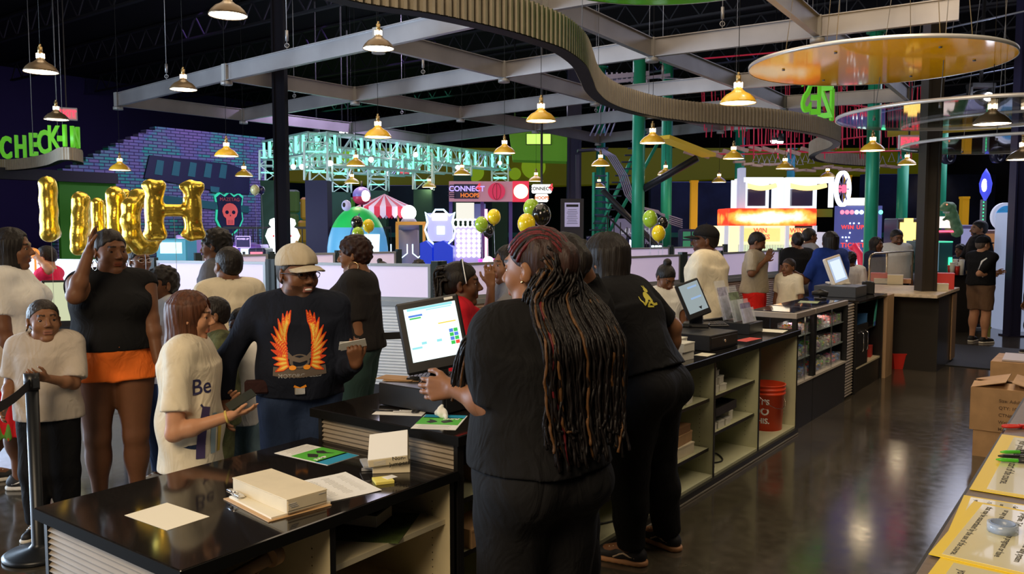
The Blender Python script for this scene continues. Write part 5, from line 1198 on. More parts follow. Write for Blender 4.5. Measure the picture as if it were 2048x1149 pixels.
s = MB(); s.bar((lb.x-.02, lb.y+.12, .13), (lb.x, lb.y+.03, lb.z-.15), .08, .03); s.box((lb.x-.02, lb.y+.1, .13), (.24, .18, .02), .5, bev=.006); s.build('stand', WPL, t)
q = atd(1612, 588, 9.0); t = thing('barcode_scanner', 'black scanner resting on the candy case top', 'scanner', (-2.50, 8.62, 1.042), .4); s = MB(); s.smooth = True; s.cyl((0, 0, 0), .06, .02, 18); s.build('base', PLBK, t); s = MB(); s.smooth = True; s.tube([(-.08, 0, .06), (0, 0, .07), (.07, 0, .05)], [.02, .035, .03], 10); s.tube([(0, 0, .02), (0, 0, .07)], .012, 8); s.build('scanner_head', PLBK, t)
t = thing('receipt_printer', 'small black receipt printer beside the white register', 'printer', (-2.42, 10.2, 1.0), .3); s = MB(); s.box((0, 0, .07), (.13, .16, .14), bev=.01); s.build('body', PLBK, t); s = MB(); s.box((0, 0, .143), (.06, .10, .006)); s.build('paper_slot', DARK, t)
o = sheet('promo_card', 'green and red card lying on the far candy case', 'card', (-2.5, 8.25, 1.042), .18, .24, .2, mat('promo_print', (.35, .42, .25), .4, noise=.7, nscale=20)); 
# ---- far snack counter with sneeze guard
FC = -2.25
t = thing('snack_counter', 'far dark snack counter with a pale stone top behind the big steel column', 'counter', (-2.3, 13.2, 0)); s = MB(); s.span((-.75, -2.0, 0), (.46, -.8, .93)); s.build('body', mat('dark_steel_body', (.05, .045, .04), .28, .5), t); s = MB(); s.span((-.78, -2.35, .93), (.50, -.76, .97), bev=.004); s.build('counter_top', mat('pale_stone_top', (.62, .50, .36), .3, noise=.25, nscale=20), t)
s = MB(); s.span((.465, -1.12, .04), (.48, -.82, .9)); s.build('door', mat('wood_tan_door', (.30, .18, .09), .5), t)
t = thing('sneeze_guard', 'clear glass sneeze guard in a bent brass tube frame on the snack counter', 'sneeze guard', (-2.75, 11.8, .97))
A0, B0 = atd(1738, 560, 11.2), atd(1828, 545, 12.6); oo = Vector((-2.75, 11.8, .97)); BRT = mat('brass_tube', (.75, .62, .42), .25, .9)
for (xa, ya, xb, d_) in ((1737, 562, 1737, 11.3), (1772, 562, 1772, 11.9)):
    a = atd(xa, 575, d_); a.z = .97; s = MB(); s.smooth = True; b = Vector((a.x, a.y, 1.40)); e = b+Vector((.25, 1.5, .02)); s.tube([a-oo, Vector((a.x, a.y, 1.33))-oo, Vector((a.x+.01, a.y+.05, 1.385))-oo, b+Vector((.03, .14, .01))-oo, e-oo, e+ZUP*-.43-oo] if xa == 1737 else [a-oo, b-oo], .014, 8); s.build('brass_post', BRT, t)
a = atd(1737, 562, 11.3); a.z = 1.0; s = MB(); b = Vector((a.x+.25, a.y+1.55, 1.37)); s.bar((a+b)/2-oo-Vector((.12, .77, 0)), (a+b)/2-oo+Vector((.12, .77, 0)), .006, .34); s.build('glass_pane', GLASS, t)
for i, (px, py, d_, sz, col, lab, nm, cat) in enumerate([(1765, 574, 11.9, (.22, .3, .07), (.75, .70, .6), 'white tray of wrapped snacks behind the sneeze guard', 'snack_tray', 'tray'), (1790, 575, 11.7, (.2, .2, .13), (.72, .64, .45), 'cream plastic tub behind the sneeze guard', 'plastic_tub', 'tub'), (1758, 560, 12.0, (.22, .22, .14), (.6, .04, .03), 'red basket at the back of the snack counter', 'red_basket', 'basket'),
        (1812, 575, 11.9, (.12, .2, .06), (.7, .35, .18), 'orange snack pack next to the big column', 'snack_pack', 'packet'), (1887, 566, 10.9, (.24, .24, .20), (.62, .04, .03), 'red condiment tub right of the big column', 'red_tub', 'tub'), (1884, 580, 10.5, (.14, .14, .09), (.7, .65, .5), 'small cream container before the red tub', 'cream_container', 'container')]):
    p = atd(px, py, d_); o = carton(p.x, p.y, .97, sz, .2, mat('item_%d' % i, col, .45), lab, nm, cat)
t = thing('drinks_counter', 'dark drinks counter under the cup stacks and green-lit dispenser', 'counter', (atd(1888, 500, 14.3).x, atd(1888, 500, 14.3).y, 0), YAW); s = MB(); s.box((0, .1, .465), (.78, .95, .93)); s.build('body', _M['dark_steel_body'], t); s = MB(); s.box((0, .1, .95), (.82, 1.0, .04), bev=.004); s.build('top', TOPM, t)
# drinks dispenser glowing green
p = atd(1868, 540, 14.3); t = thing('drink_dispenser', 'tall blue and green backlit drinks dispenser behind the big steel column', 'dispenser', (p.x, p.y, .97), YAW); s = MB(); s.box((0, .2, .28), (.62, .4, .56), bev=.01); s.build('cabinet', mat('teal_cabinet', (.04, .16, .2), .4), t)
s = MB(); s.box((-.10, -.005, .29), (.34, .01, .5)); s.build('picture_panel', mat('drink_picture', (.05, .05, .05), .4, emit=(.18, .36, .48), es=.6), t); s = MB(); s.box((.27, -.006, .12), (.06, .012, .32)); s.build('green_light_strip', glow('green_neon', (.05, 1, .35), 2.2), t)
s = MB(); s.box((0, -.008, .545), (.6, .012, .02)); s.build('top_light', glow('green_neon2', (.1, 1, .5), 1.2), t)
for k in range(6):
    p = atd(1899+k*4.6, 566, 14.05-.18*(k % 2)); t = thing('cup_stack', ['first', 'second', 'third', 'fourth', 'fifth', 'sixth'][k]+' stack of cups right of the green-lit dispenser, counted from it', 'cups', (p.x, p.y, .97), 0, 'cup stacks on the snack counter'); s = MB(); s.smooth = True; h_ = .16+.05*(k % 3); s.lathe([(.032, 0), (.042, h_), (.038, h_)], 14); s.build('stack', WCARD if k % 3 else RED, t); s = MB(); s.lathe([(.043, h_-.012), (.046, h_-.006), (.043, h_)], 14, cap=False); s.build('rolled_rim', WHITE, t)
# service cart with yellow front at far right
p = atd(1955, 640, 15.2); t = thing('yellow_counter', 'bright yellow fronted counter behind the two men at the right', 'counter', (p.x, p.y, 0), YAW); s = MB(); s.box((0, .35, .46), (1.1, .7, .92)); s.build('body', mat('yellow_front', (.85, .66, .03), .4), t); s = MB(); s.box((0, .35, .94), (1.15, .75, .04)); s.build('top', TOPM, t)
s = MB(); s.box((.50, -.008, .45), (.02, .01, .85)); s.build('green_light_strip', glow('green_neon2', (.1, 1, .5), 1.2), t)
for px, py, lab in ((1806, 735, 'small red wastebasket on the floor beside the big steel column'),):
    p = at(px, py, 0); t = thing('wastebasket', lab, 'bin', (p.x-.02, p.y-.12, 0), YAW); s = MB()
    vs = []; 
    for z, r in ((0, .085), (.19, .115)): vs += [(-r, -r*.7, z), (r, -r*.7, z), (r, r*.7, z), (-r, r*.7, z)]
    s.add(vs, [(0, 3, 2, 1)]+[(i, (i+1) % 4, 4+(i+1) % 4, 4+i) for i in range(4)]); s.build('tub', RED, t); s = MB()
    for (x, y, w_, d_) in ((0, -.08, .24, .012), (0, .08, .24, .012), (-.116, 0, .012, .17), (.116, 0, .012, .17)): s.box((x, y, .19), (w_, d_, .014))
    s.build('rim', RED, t)
s = MB(); p = at(1975, 700, 0); s.box((0, 0, .006), (1.5, 2.2, .012), bev=.004); o = s.build('floor_mat', mat('black_rubber_mat', (.012, .012, .012), .8, bump=.4, bscale=80), loc=(-1.45, 12.9, 0)); tag(o, 'black rubber mat on the floor at the far right', 'mat')
# ---- right foreground counter with laminated sheets
ZB = 1.12; RX = -.305
t = thing('foreground_counter', 'brown-grey counter running along the right edge of the view', 'counter', (.05, 1.5, 0)); s = MB(); s.span((RX-.05, -1.2, ZB-.04), (.55, 2.7, ZB), bev=.006); s.build('counter_top', mat('brown_grey_laminate', (.16, .115, .085), .35, noise=.12, nscale=60), t)
s = MB(); s.span((RX-.05-.003, -1.2, ZB-.047), (RX-.05+.006, 2.7, ZB-.003)); s.build('edge_band', EDGE, t); s = MB(); s.span((RX+.0, -1.15, 0), (.5, 2.65, ZB-.04)); s.build('body', BLACK, t)
YELP = mat('yellow_card', (.83, .60, .03), .35, spec=.6); CRMP = mat('cream_page', (.72, .66, .40), .16, coat=.5)
def lam(near, far, z, lab, lines):
    a = at(near[0], near[1], ZB+z); b = at(far[0], far[1], ZB+z); d = (a-b); h = d.length; d.normalize(); r = Vector((-d.y, d.x, 0)); r = r if r.x > 0 else -r; w = h*.72
    t = thing('laminated_sheet', lab, 'sheet', (b.x, b.y, ZB+z), 0, 'laminated waiver sheets'); M = frame((0, 0, 0), d, r)
    s = MB(); s.box((h/2, w/2, .0008), (h, w, .0016), M=M); s.build('yellow_border', YELP, t)
    s = MB(); s.box((h/2, w/2, .0020), (h*.93, w*.86, .0008), M=M); pg = s.build('page', CRMP, t)
    for i, tx in enumerate(reversed(lines)): text_obj('lettering', tx, h*.043, INK, M @ frame((h*.07, w*.13+i*w*.115, .0026), (1, 0, 0), (0, 1, 0)), pg, .0001, .012, align='LEFT')
    return t
TXT1 = ['- You must be able to follow the directions', '- You may not use this attraction if you have', '  high blood pressure, a heart or lung system', 'program. Tell us if you are pregnant or have', 'or any medical condition', 'that may be exacerbated by the use of the course.']
TXT2 = ['- Keep hair and loose clothes tied back.', '- Staff may ask any guest to leave.', '- Guests must be able to keep both hands', '  on the line and follow posted rules.', '- You must wear closed shoes and empty', '  your pockets before the start of the course.']
lam((1939, 980), (2004, 870), .002, 'laminated yellow bordered sheet with pens on it, farthest of the four', TXT2)
lam((1893, 1072), (1928, 992), .001, 'laminated sheet mostly hidden beneath the tape roll sheet', TXT2)
lam((1857, 1110), (1948, 1004), .005, 'laminated yellow bordered sheet carrying the clear tape roll', TXT1)
lam((1720, 1330), (1882, 1116), .003, 'laminated sheet at the bottom right corner, nearest the lens', TXT2)
for k, (px, py, a, col, lab) in enumerate([(2032, 905, .25, 'green', 'green pen, top of the bundle on the laminated sheet'), (2030, 914, .12, 'black', 'black pen, middle of the bundle'), (2028, 922, .0, 'green', 'green pen, lowest of the bundle on the laminated sheet')]):
    p = at(px, py, ZB+.011); t = thing('pen', lab, 'pen', (p.x, p.y, ZB+.0115), YAW-.25+a, 'pens in a bundle'); s = MB(); s.smooth = True; s.tube([(-.045, 0, 0), (-.03, 0, 0), (.09, 0, 0)], [.002, .0055, .0055], 8); s.build('barrel', mat('pen_green', (.08, .5, .03), .3) if col == 'green' else PLBK, t); s = MB(); s.smooth = True; s.tube([(.01, 0, 0), (.05, 0, 0)], .0065, 8); s.build('grip', PLBK, t)
p = at(2005, 1062, ZB+.01); t = thing('tape_roll', 'clear ring roll of tape on a laminated sheet', 'tape', (p.x, p.y, ZB+.0085)); s = MB(); s.smooth = True; s.lathe([(.024, 0), (.03, 0), (.03, .018), (.024, .018), (.024, 0)], 30, cap=False); s.build('tape', mat('tape_clear', (.5, .6, .75), .06, alpha=.5, spec=.9), t); s = MB(); s.smooth = True; s.lathe([(.0225, 0), (.024, 0), (.024, .019), (.0225, .019), (.0225, 0)], 30, cap=False); s.build('core', mat('tape_core', (.3, .4, .6), .2, alpha=.6), t)
p = at(2042, 858, ZB); t = thing('red_clip', 'red plastic handle lying at the right edge of the counter', 'clip', (p.x, p.y, ZB), YAW); s = MB(); s.smooth = True; s.tube([(-.03+.03*math.cos(a), .012*math.sin(a), .008) for a in [i*PI/6 for i in range(12)]], .005, 6, True); s.build('loop', RED, t); s = MB(); s.box((.03, 0, .008), (.07, .016, .012)); s.build('arm', RED, t)
# cardboard boxes on the floor beyond it
def openbox(x, y, z, d, rz, lab, m_=CARD, text=None, flaps=True):
    t = thing('cardboard_box', lab, 'box', (x, y, z), rz, 'cardboard boxes by the right counter'); s = MB(); w, l, h = d
    for (a, b, c_, e) in ((0, -l/2, w, .006), (0, l/2, w, .006), (-w/2, 0, .006, l), (w/2, 0, .006, l)): s.box((a, b, h/2), (c_, e, h))
    s.box((0, 0, .003), (w, l, .006)); s.build('carton', m_, t)
    if flaps:
        for sx, sy in ((-1, 0), (1, 0), (0, -1), (0, 1)):
            s = MB(); a = .25 if sx else .12; M = Matrix.Translation((sx*w/2, sy*l/2, h)) @ (Matrix.Rotation(-sx*(-a), 4, 'Y') if sx else Matrix.Rotation(sy*(-a), 4, 'X'))
            s.box((-sx*w*.24, -sy*l*.2, .0), (w*.47 if sx else w, l*.4 if sy else l, .005), M=M); s.build('flap', m_, t)
    else: s = MB(); s.box((0, 0, h), (w, l, .006)); s.build('top_panel', m_, t)
    if text:
        for i, tx in enumerate(text): text_obj('lettering', tx, .034, mat('carton_ink', (.12, .07, .04), .8), frame((-w*.12, -l/2-.0045, h*.74-i*.055), (1, 0, 0), (0, 0, 1)), t, .0003, .015, align='LEFT')
    return t
openbox(-.70, 7.50, 0, (.46, .44, .20), .05, 'brown cardboard box at floor level, lowest of the right pile', flaps=False)
openbox(-.70, 7.50, .207, (.50, .46, .33), .02, 'brown carton with printed size lines on the box pile', text=['Size: Adult', 'QTY: 100', 'CTN# 4', 'Weight:', 'MADE'])
openbox(-.62, 8.9, 0, (.70, .6, .56), 0, 'taller closed box behind the open carton pile at right', flaps=False)
o = sheet('grey_board', 'grey flat board lying on the far carton at right', 'board', (-.60, 8.9, .567), .6, .5, .05, mat('grey_board', (.42, .36, .36), .6), .014)
# ------------------------------------------------------------------ queue partitions, arcade and ropes course behind
LAV = mat('frosted_panel_lav_glow', (.80, .74, .88), .35, emit=(.62, .52, .86), es=.36); FRM = mat('grey_frame', (.35, .38, .40), .4, .5); POST = mat('green_black_post', (.02, .035, .035), .4)  # white panels: lavender tint and emission stand in for arcade light behind
WSL = mat('white_slatwall', (.72, .76, .80), .5); TSL = mat('tan_slatwall', (.42, .30, .24), .55); KICK = mat('dark_kick', (.03, .03, .035), .5)
def partition(a, b, n, lab, lower=WSL, zt=1.39, zl=1.0, side=1, lowtop=None, half=False):
    a = Vector((a[0], a[1], 0)); b = Vector((b[0], b[1], 0)); d = (b-a); Lg = d.length; t = thing('queue_partition', lab, 'partition', a, math.atan2(d.y, d.x))
    for i in range(n):
        x0 = Lg*i/n+.05; x1 = Lg*(i+1)/n-.05
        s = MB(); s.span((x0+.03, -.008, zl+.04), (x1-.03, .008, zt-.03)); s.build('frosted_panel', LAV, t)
        s = MB(); s.span((x0, -.02, zt-.03), (x1, .02, zt)); s.span((x0, -.02, zl), (x1, .02, zl+.04)); s.span((x0, -.018, zl+.041), (x0+.03, .018, zt-.031)); s.span((x1-.03, -.018, zl+.041), (x1, .018, zt-.031)); s.build('frame', FRM, t)
    for i in range(n+1): s = MB(); s.span((Lg*i/n-.036, -.036, 0), (Lg*i/n+.036, .036, zt+.03)); s.build('post', POST, t)
    s = MB(); s.span((.05, -.03, .10), (Lg-.05, .03, zl-.002)); s.build('core', lower, t); s = MB(); slat(s, (.05, -.031, 0), (Lg-.05, -.031, 0), .10, zl-.06, side, .032); s.build('corrugated_face', lower, t)
    s = MB(); s.span((0.05, -.06, zl-.055), (Lg-.05, .04, zl-.003)); s.build('ledge', FRM, t); s = MB(); s.span((.05, -.04, 0), (Lg-.05, .035, .10)); s.build('kick_board', KICK, t); return t
W1 = at(540, 524, 1.39); W2 = at(871, 528.5, 1.39); W0 = W1+(W1-W2)*2.35; W3 = at(1363, 509, 1.39); W4 = at(1560, 500, 1.39)
partition(W0, W1, 3, 'frosted lavender-lit queue partition at the left behind the waiting families')
partition(W1+(W2-W1)*.02, W2, 1, 'frosted lavender-lit partition right of the dark steel column, behind the hoop earring woman')
partition(W2+(W3-W2)*.02, W3, 2, 'long lavender-lit partition running away behind the cashiers', TSL)
partition(W3+(W4-W3)*.02, W4, 3, 'far lavender-lit partition with tan corrugated base behind the man in red shorts', TSL)
B0, B1 = at(395, 511, 1.42), at(797, 503, 1.42)
partition(B0, B1, 3, 'second row of lavender-lit partition behind the first, pink lit at left', zt=1.42)
B2, B3 = at(1080, 500, 1.42), at(1450, 492, 1.42); partition(B2, B3, 3, 'rear lavender-lit partition with a white top seen behind the bob-haired cashier', zt=1.42)
# white check-in desk with screen, far left
p = atd(128, 640, 8.0); t = thing('check_in_desk', 'white slatted check-in desk behind the woman in the black top', 'desk', (p.x, p.y, 0), YAW+.1); s = MB(); s.span((-.35, 0, 0), (.55, .6, .72)); s.build('body', WSL, t); s = MB(); slat(s, (-.35, -.002, 0), (.55, -.002, 0), .05, .70, 1); s.build('corrugated_face', WSL, t); s = MB(); s.span((-.4, -.05, .72), (.6, .65, .76)); s.build('top', TOPM, t)
t = thing('monitor', 'pale yellow green lit screen at far left behind the waiting woman', 'monitor', (p.x+.02, p.y+.05, .76), YAW+.1); s = MB(); s.box((-.16, .2, .26), (.34, .04, .46), .15, bev=.006); s.build('screen_housing', PLBK, t); s = MB(); s.box((-.158, .175, .28), (.27, .004, .38), .15); s.build('display', mat('screen_olive', (0, 0, 0), .3, emit=(.62, .66, .42), es=1.0), t); s = MB(); s.box((-.16, .22, .02), (.2, .16, .03)); s.build('stand', PLBK, t)
t = thing('card_reader', 'black and yellow card reader terminal leaning by the left screen', 'card reader', (p.x+.18, p.y+.22, .76), YAW+.1); s = MB(); s.bar((-.02, 0, .30), (.10, 0, .02), .05, .04); s.build('body', PLBK, t); s = MB(); s.bar((-.015, -.024, .27), (.01, -.024, .21), .012, .01); s.bar((.06, -.024, .1), (.085, -.024, .04), .02, .01); s.build('yellow_stripe', glow('hazard_yellow', (.8, .9, .05), .7), t)
# retractable belt stanchions
def stanchion(px, py, lab, h=1.0):
    p = at(px, py, 0); t = thing('queue_post', lab, 'queue post', (p.x, p.y, 0)); s = MB(); s.smooth = True; s.lathe([(.001, 0), (.175, 0), (.175, .02), (.16, .03), (.05, .05), (.032, .07), (.032, h-.09), (.001, h-.09)], 40, cap=False); s.build('post', mat('post_black', (.015, .017, .02), .35, .3), t)
    s = MB(); s.smooth = True; s.cyl((0, 0, h-.09), .038, .09, 24); s.smooth = False; s.box((.04, 0, h-.05), (.02, .03, .05)); s.build('belt_head', PLBK, t); return Vector((p.x, p.y, h-.045))
q1 = stanchion(78, 1112, 'black queue post with round base held by the small boy')
BELT = mat('black_webbing', (.014, .014, .016), .7)
def belt(a, b, lab, sag=.04):
    s = MB(); n = 12; vs = []; fs = []; a = Vector(a); b = Vector(b)
    for i in range(n+1): u = i/n; c = a.lerp(b, u)-ZUP*sag*4*u*(1-u); vs += [tuple(c-ZUP*.025), tuple(c+ZUP*.025)]
    d = (b-a); nrm = Vector((-d.y, d.x, 0)).normalized()*.002; m = len(vs); vs += [tuple(Vector(v)+nrm) for v in vs]
    for i in range(n):
        fs += [(2*i, 2*i+2, 2*i+3, 2*i+1), (m+2*i+1, m+2*i+3, m+2*i+2, m+2*i), (2*i+1, 2*i+3, m+2*i+3, m+2*i+1), (2*i, m+2*i, m+2*i+2, 2*i+2)]
    s.add(vs, fs); o = s.build('queue_belt', BELT); tag(o, lab, 'queue belt')
belt(q1, atd(-60, 830, 3.6), 'black queue belt running from the held post out of the left edge')
q2 = at(930, 640, 1.0); q2v = atd(930, 640, 5.6); 
t = thing('queue_post', 'black queue post hidden behind the nearest register screen', 'queue post', (q2v.x, q2v.y, 0)); s = MB(); s.smooth = True; s.lathe([(.001, 0), (.175, 0), (.175, .02), (.05, .05), (.032, .07), (.032, 1.0), (.001, 1.0)], 30, cap=False); s.build('post', mat('post_black', (.015, .017, .02), .35, .3), t); s = MB(); s.cyl((0, 0, 1.0), .038, .14, 20); s.build('belt_head', PLBK, t)
belt((q2v.x, q2v.y, 1.08), atd(640, 672, 6.1), 'black queue belt behind the man in the tan cap, ending at the register screen', .02)
# -------- helper: things in the hall laid out by bearing, local x to the right, y away
def hall(name, lab, cat, px, depth, z=0, dyaw=0, group=None):
    p = atd(px, 500, depth); return thing(name, lab, cat, (p.x, p.y, z), YAW+dyaw, group)
def zz(py, depth): return CAMH+(453-py)/FPX*depth
def mp(n, depth): return n/FPX*depth
# balloons
def balloon(px, py, wpx, depth, col, lab, grp='party balloons', em=0):
    p = atd(px, py, depth); r = mp(wpx, depth)/2; t = thing('balloon', lab, 'balloon', p, 0, grp); m_ = mat('balloon_'+col, {'green': (.36, .58, .04), 'yellow': (.95, .72, .02), 'black': (.012, .012, .012), 'pale': (.6, .6, .3), 'navy': (.02, .02, .12)}[col], .16, coat=.6, spec=.6)
    s = MB(); s.smooth = True; s.lathe([(max(.001, r*math.sin(PI*j/14)*(1-.12*max(0, math.cos(PI*(14-j)/14-0)) if j < 7 else 1)), -r*1.18*math.cos(PI*j/14)) for j in range(15)], 22); s.build('skin', m_, t)
    s = MB(); s.smooth = True; s.lathe([(.002, -r*1.28), (.016, -r*1.3), (.006, -r*1.16)], 10); s.build('knot', m_, t)
    s = MB(); s.smooth = True; s.tube([(0, 0, -r*1.28), (.02, 0, -.6), (-.01, 0, -1.0), (0, 0, -(p.z-1.45) if depth > 10 and px < 1500 and px > 1200 else -p.z+.02)], .002, 4); s.build('string', CABLE, t); return t
for a in [(963, 449, 27, 9.5, 'green', 'lime balloon, left of the pair in front of the lit connect wall'), (988, 434, 27, 9.5, 'yellow', 'yellow balloon above the lime one by the pink neon strip'), (976, 463, 22, 9.7, 'black', 'dark balloon tucked below the lime and yellow pair'), (1063, 417, 33, 8.6, 'green', 'lime balloon directly below the hoops sign'), (1083, 430, 38, 8.4, 'black', 'largest black balloon above the braided cashier'), (1053, 448, 36, 8.3, 'yellow', 'yellow balloon just above the braided cashier head'),
          (1300, 438, 30, 11.5, 'green', 'lime balloon in front of the green poles'), (1325, 447, 23, 11.7, 'black', 'black balloon behind the pair near the green poles'), (1317, 467, 28, 11.3, 'yellow', 'yellow balloon, lowest by the green poles'), (714, 446, 24, 8.3, 'black', 'black balloon above the woman with hoop earring'), (737, 452, 23, 8.4, 'yellow', 'yellow balloon beside the black one over the hoop earring woman'), (716, 468, 24, 8.2, 'green', 'lime balloon half hidden behind the hoop earring woman'),
          (510, 380, 18, 14, 'pale', 'pale balloon in front of the right end of the brick mural'), (523, 381, 14, 14.1, 'navy', 'dark blue balloon beside the pale one at the mural')]: balloon(*a)
# golden foil letter balloons  L a u n c H, hung nearly edge-on
GOLD = mat('gold_foil', (1.0, .70, .10), .24, .9, bump=.5, bscale=16)
def letter(strokes, px, py, hpx, depth, turn, lab, rad=.07):
    c = atd(px, py, depth); S = mp(hpx, depth); P = []
    for st in strokes:
        for a, b in zip(st[:-1], st[1:]): P.append(('u', cone((a[0]*S, 0, a[1]*S), (b[0]*S, 0, b[1]*S), rad*S*2*1.0, rad*S*2*1.0), .03))
    V, Q = sdf_mesh(P, .013, (), lambda X, Y, Z: .004*np.sin(38*Z+10*X)*np.sin(30*X+20*Y)); t = thing('letter_balloon', lab, 'balloon', c, YAW+turn, 'gold foil letter balloons'); np_obj('foil', V, Q, GOLD, t)
    s = MB(); s.smooth = True; s.tube([(0, 0, -S*.45), (.01, 0, -S*.7), (0, 0, -(c.z-.02))], .002, 4); s.build('ribbon', CABLE, t)
letter([[(-.2, .42), (-.2, -.42), (.2, -.42)]], 100, 418, 112, 7.2, 1.98, 'gold foil balloon letter L, leftmost of the row', .075)
letter([[(-.25, -.42), (0, .42), (.25, -.42)], [(-.12, -.1), (.12, -.1)]], 163, 448, 112, 7.0, 1.80, 'gold foil balloon letter A, second from the left, behind the raised hand')
letter([[(-.26, .40), (-.26, -.25), (-.1, -.4), (.1, -.4), (.26, -.25), (.26, .40)]], 207, 445, 92, 6.7, 1.60, 'gold foil balloon letter U between the raised hand and the N', .065)
letter([[(-.28, -.42), (-.28, .42), (.28, -.42), (.28, .42)]], 241, 442, 118, 6.5, 1.78, 'gold foil balloon letter N, third from the right')
letter([[(.24, .26), (.1, .42), (-.1, .42), (-.26, .25), (-.28, 0), (-.26, -.25), (-.1, -.42), (.1, -.42), (.24, -.26)]], 287, 444, 112, 6.3, 1.15, 'gold foil balloon letter C, left of the big H', .075)
def flare(px, py, hpx, depth, turn, lab):
    c = atd(px, py, depth); S = mp(hpx, depth); P = []
    for sx in (-1, 1):
        P += [('u', cone((sx*.29*S, 0, -.30*S), (sx*.29*S, 0, .30*S), .125*S, .125*S), 0), ('u', ell((sx*.29*S, 0, .40*S), (.19*S, .11*S, .10*S)), .06), ('u', ell((sx*.29*S, 0, -.40*S), (.19*S, .11*S, .10*S)), .06), ('u', ell((sx*.29*S, 0, 0), (.14*S, .13*S, .42*S)), .03)]
    P.append(('u', cone((-.2*S, 0, 0), (.2*S, 0, 0), .10*S, .10*S), .02))
    V, Q = sdf_mesh(P, .011, (), lambda X, Y, Z: .005*np.sin(70*X+3*np.sin(8*Z))*(np.abs(Z) > .2*S)); t = thing('letter_balloon', lab, 'balloon', c, YAW+turn, 'gold foil letter balloons'); np_obj('foil', V, Q, GOLD, t)
    s = MB(); s.smooth = True; s.tube([(0, 0, -.1*S), (.01, 0, -S*.7), (0, 0, -(c.z-.02))], .002, 4); s.build('ribbon', CABLE, t)
flare(347, 421, 122, 6.0, .45, 'gold foil balloon letter H, rightmost and most complete')
# -------- lit truss frame
MINT = glow('mint_led', (.20, 1, .62), 2.0); TRM = mat('truss_aluminium_mint_glow', (.55, .62, .62), .35, .7, emit=(.2, .6, .5), es=.14)  # truss metal emits faint mint in place of light from its LED tubes
def truss(t, a, b, w=.42, led=True, step=.42, nm='truss_run'):
    a = Vector(a); b = Vector(b); d = b-a; L_ = d.length; d.normalize(); u = (ZUP if abs(d.z) < .8 else CR.copy()); v = d.cross(u).normalized(); u = v.cross(d).normalized(); n = max(2, int(L_/step)); s = MB(); g = MB(); rr = random.Random(int(L_*100))
    cr_ = [u*w/2+v*w/2, u*w/2-v*w/2, -u*w/2-v*w/2, -u*w/2+v*w/2]
    for c in cr_: s.bar(a+c, b+c, .04)
    for i in range(n):
        p = a+d*L_*i/n; q = a+d*L_*(i+1)/n
        for k in range(4):
            e, f = cr_[k], cr_[(k+1) % 4]; s.bar(p+e, p+f, .022)
            if i % 2: s.bar(p+e, q+f, .02)
            else: s.bar(p+f, q+e, .02)
        for sg in (-1, 1):
            if led and rr.random() < .8: m_ = p.lerp(q, .5)+v*sg*(w/2+.03); g.bar(m_+u*w*.40, m_-u*w*.40, .05, .025)
    x = s.build(nm, TRM, t)
    if led: g.build('led_tubes', MINT, x)
t = thing('lit_truss', 'big aluminium box truss frame lit with mint green tubes', 'truss', (0, 0, 0))
c0 = atd(637, 287, 17.0); c1 = atd(850, 308, 20.5); c2 = atd(1008, 326, 24.0); cl = atd(543, 303, 19.5)
truss(t, c0, c1); truss(t, c1, c2); truss(t, c0, cl)
lo = [atd(637, 330, 17.0), atd(960, 345, 23), atd(560, 330, 19.5), atd(680, 345, 22), atd(865, 345, 24)]
truss(t, atd(650, 312, 17.2), atd(900, 334, 21.5), .36); truss(t, atd(560, 325, 20), atd(640, 318, 17.6), .34); truss(t, atd(690, 330, 21), atd(820, 338, 23), .4)
for px, d, top, bot in ((545, 19.5, 303, 362), (637, 17.0, 287, 362), (680, 20.5, 335, 385), (757, 21.5, 335, 382), (847, 20.4, 308, 380), (925, 22.2, 320, 352), (1000, 23.8, 330, 365)):
    truss(t, atd(px, top, d), atd(px, bot, d), .46, nm='truss_leg')
    q = atd(px, bot, d); s = MB(); s.box((q.x, q.y, q.z/2), (.44, .44, q.z), YAW); s.build('padded_column', mat('padded_green', (.015, .07, .04), .6) if px not in (637,) else mat('padded_navy', (.02, .02, .07), .6), t)
for i, (x, y, d) in enumerate([(594, 336, 18), (611, 336, 18), (667, 329, 17.2), (747, 322, 17.8), (834, 312, 19.4), (917, 337, 21), (1000, 328, 23), (780, 349, 22.5)]):
    q = atd(x, y, d); s = MB(); s.sphere(tuple(q-CF*.3), .055, 10); s.build('spot_bulb', glow('spot_white', (.95, 1, .95), 14), t)
# soft play behind the truss
for i, (px, d, w_, top, c, lab) in enumerate([(664, 24, .7, 405, (.10, .42, .03), 'lime foam block tower left of the dark pad'), (690, 25.2, .6, 395, (.12, .50, .04), 'brighter lime foam tower behind the frog ride'), (655, 27.5, .5, 388, (.14, .45, .03), 'rounded lime foam shrub behind the frog ride'), (600, 27.5, 1.2, 405, (.02, .20, .12), 'dark green foam stack left of the black column'), (614, 24, .5, 395, (.45, .30, .02), 'mustard foam roll in the soft play'), (583, 26, .5, 380, (.10, .22, .04), 'olive foam wall just right of the black column')]):
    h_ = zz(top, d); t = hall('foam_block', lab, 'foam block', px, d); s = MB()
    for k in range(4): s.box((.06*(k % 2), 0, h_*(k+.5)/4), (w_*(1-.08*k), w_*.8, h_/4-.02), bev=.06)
    s.build('blocks', mat('foam_%d' % i, c, .55, emit=c, es=.10), t)
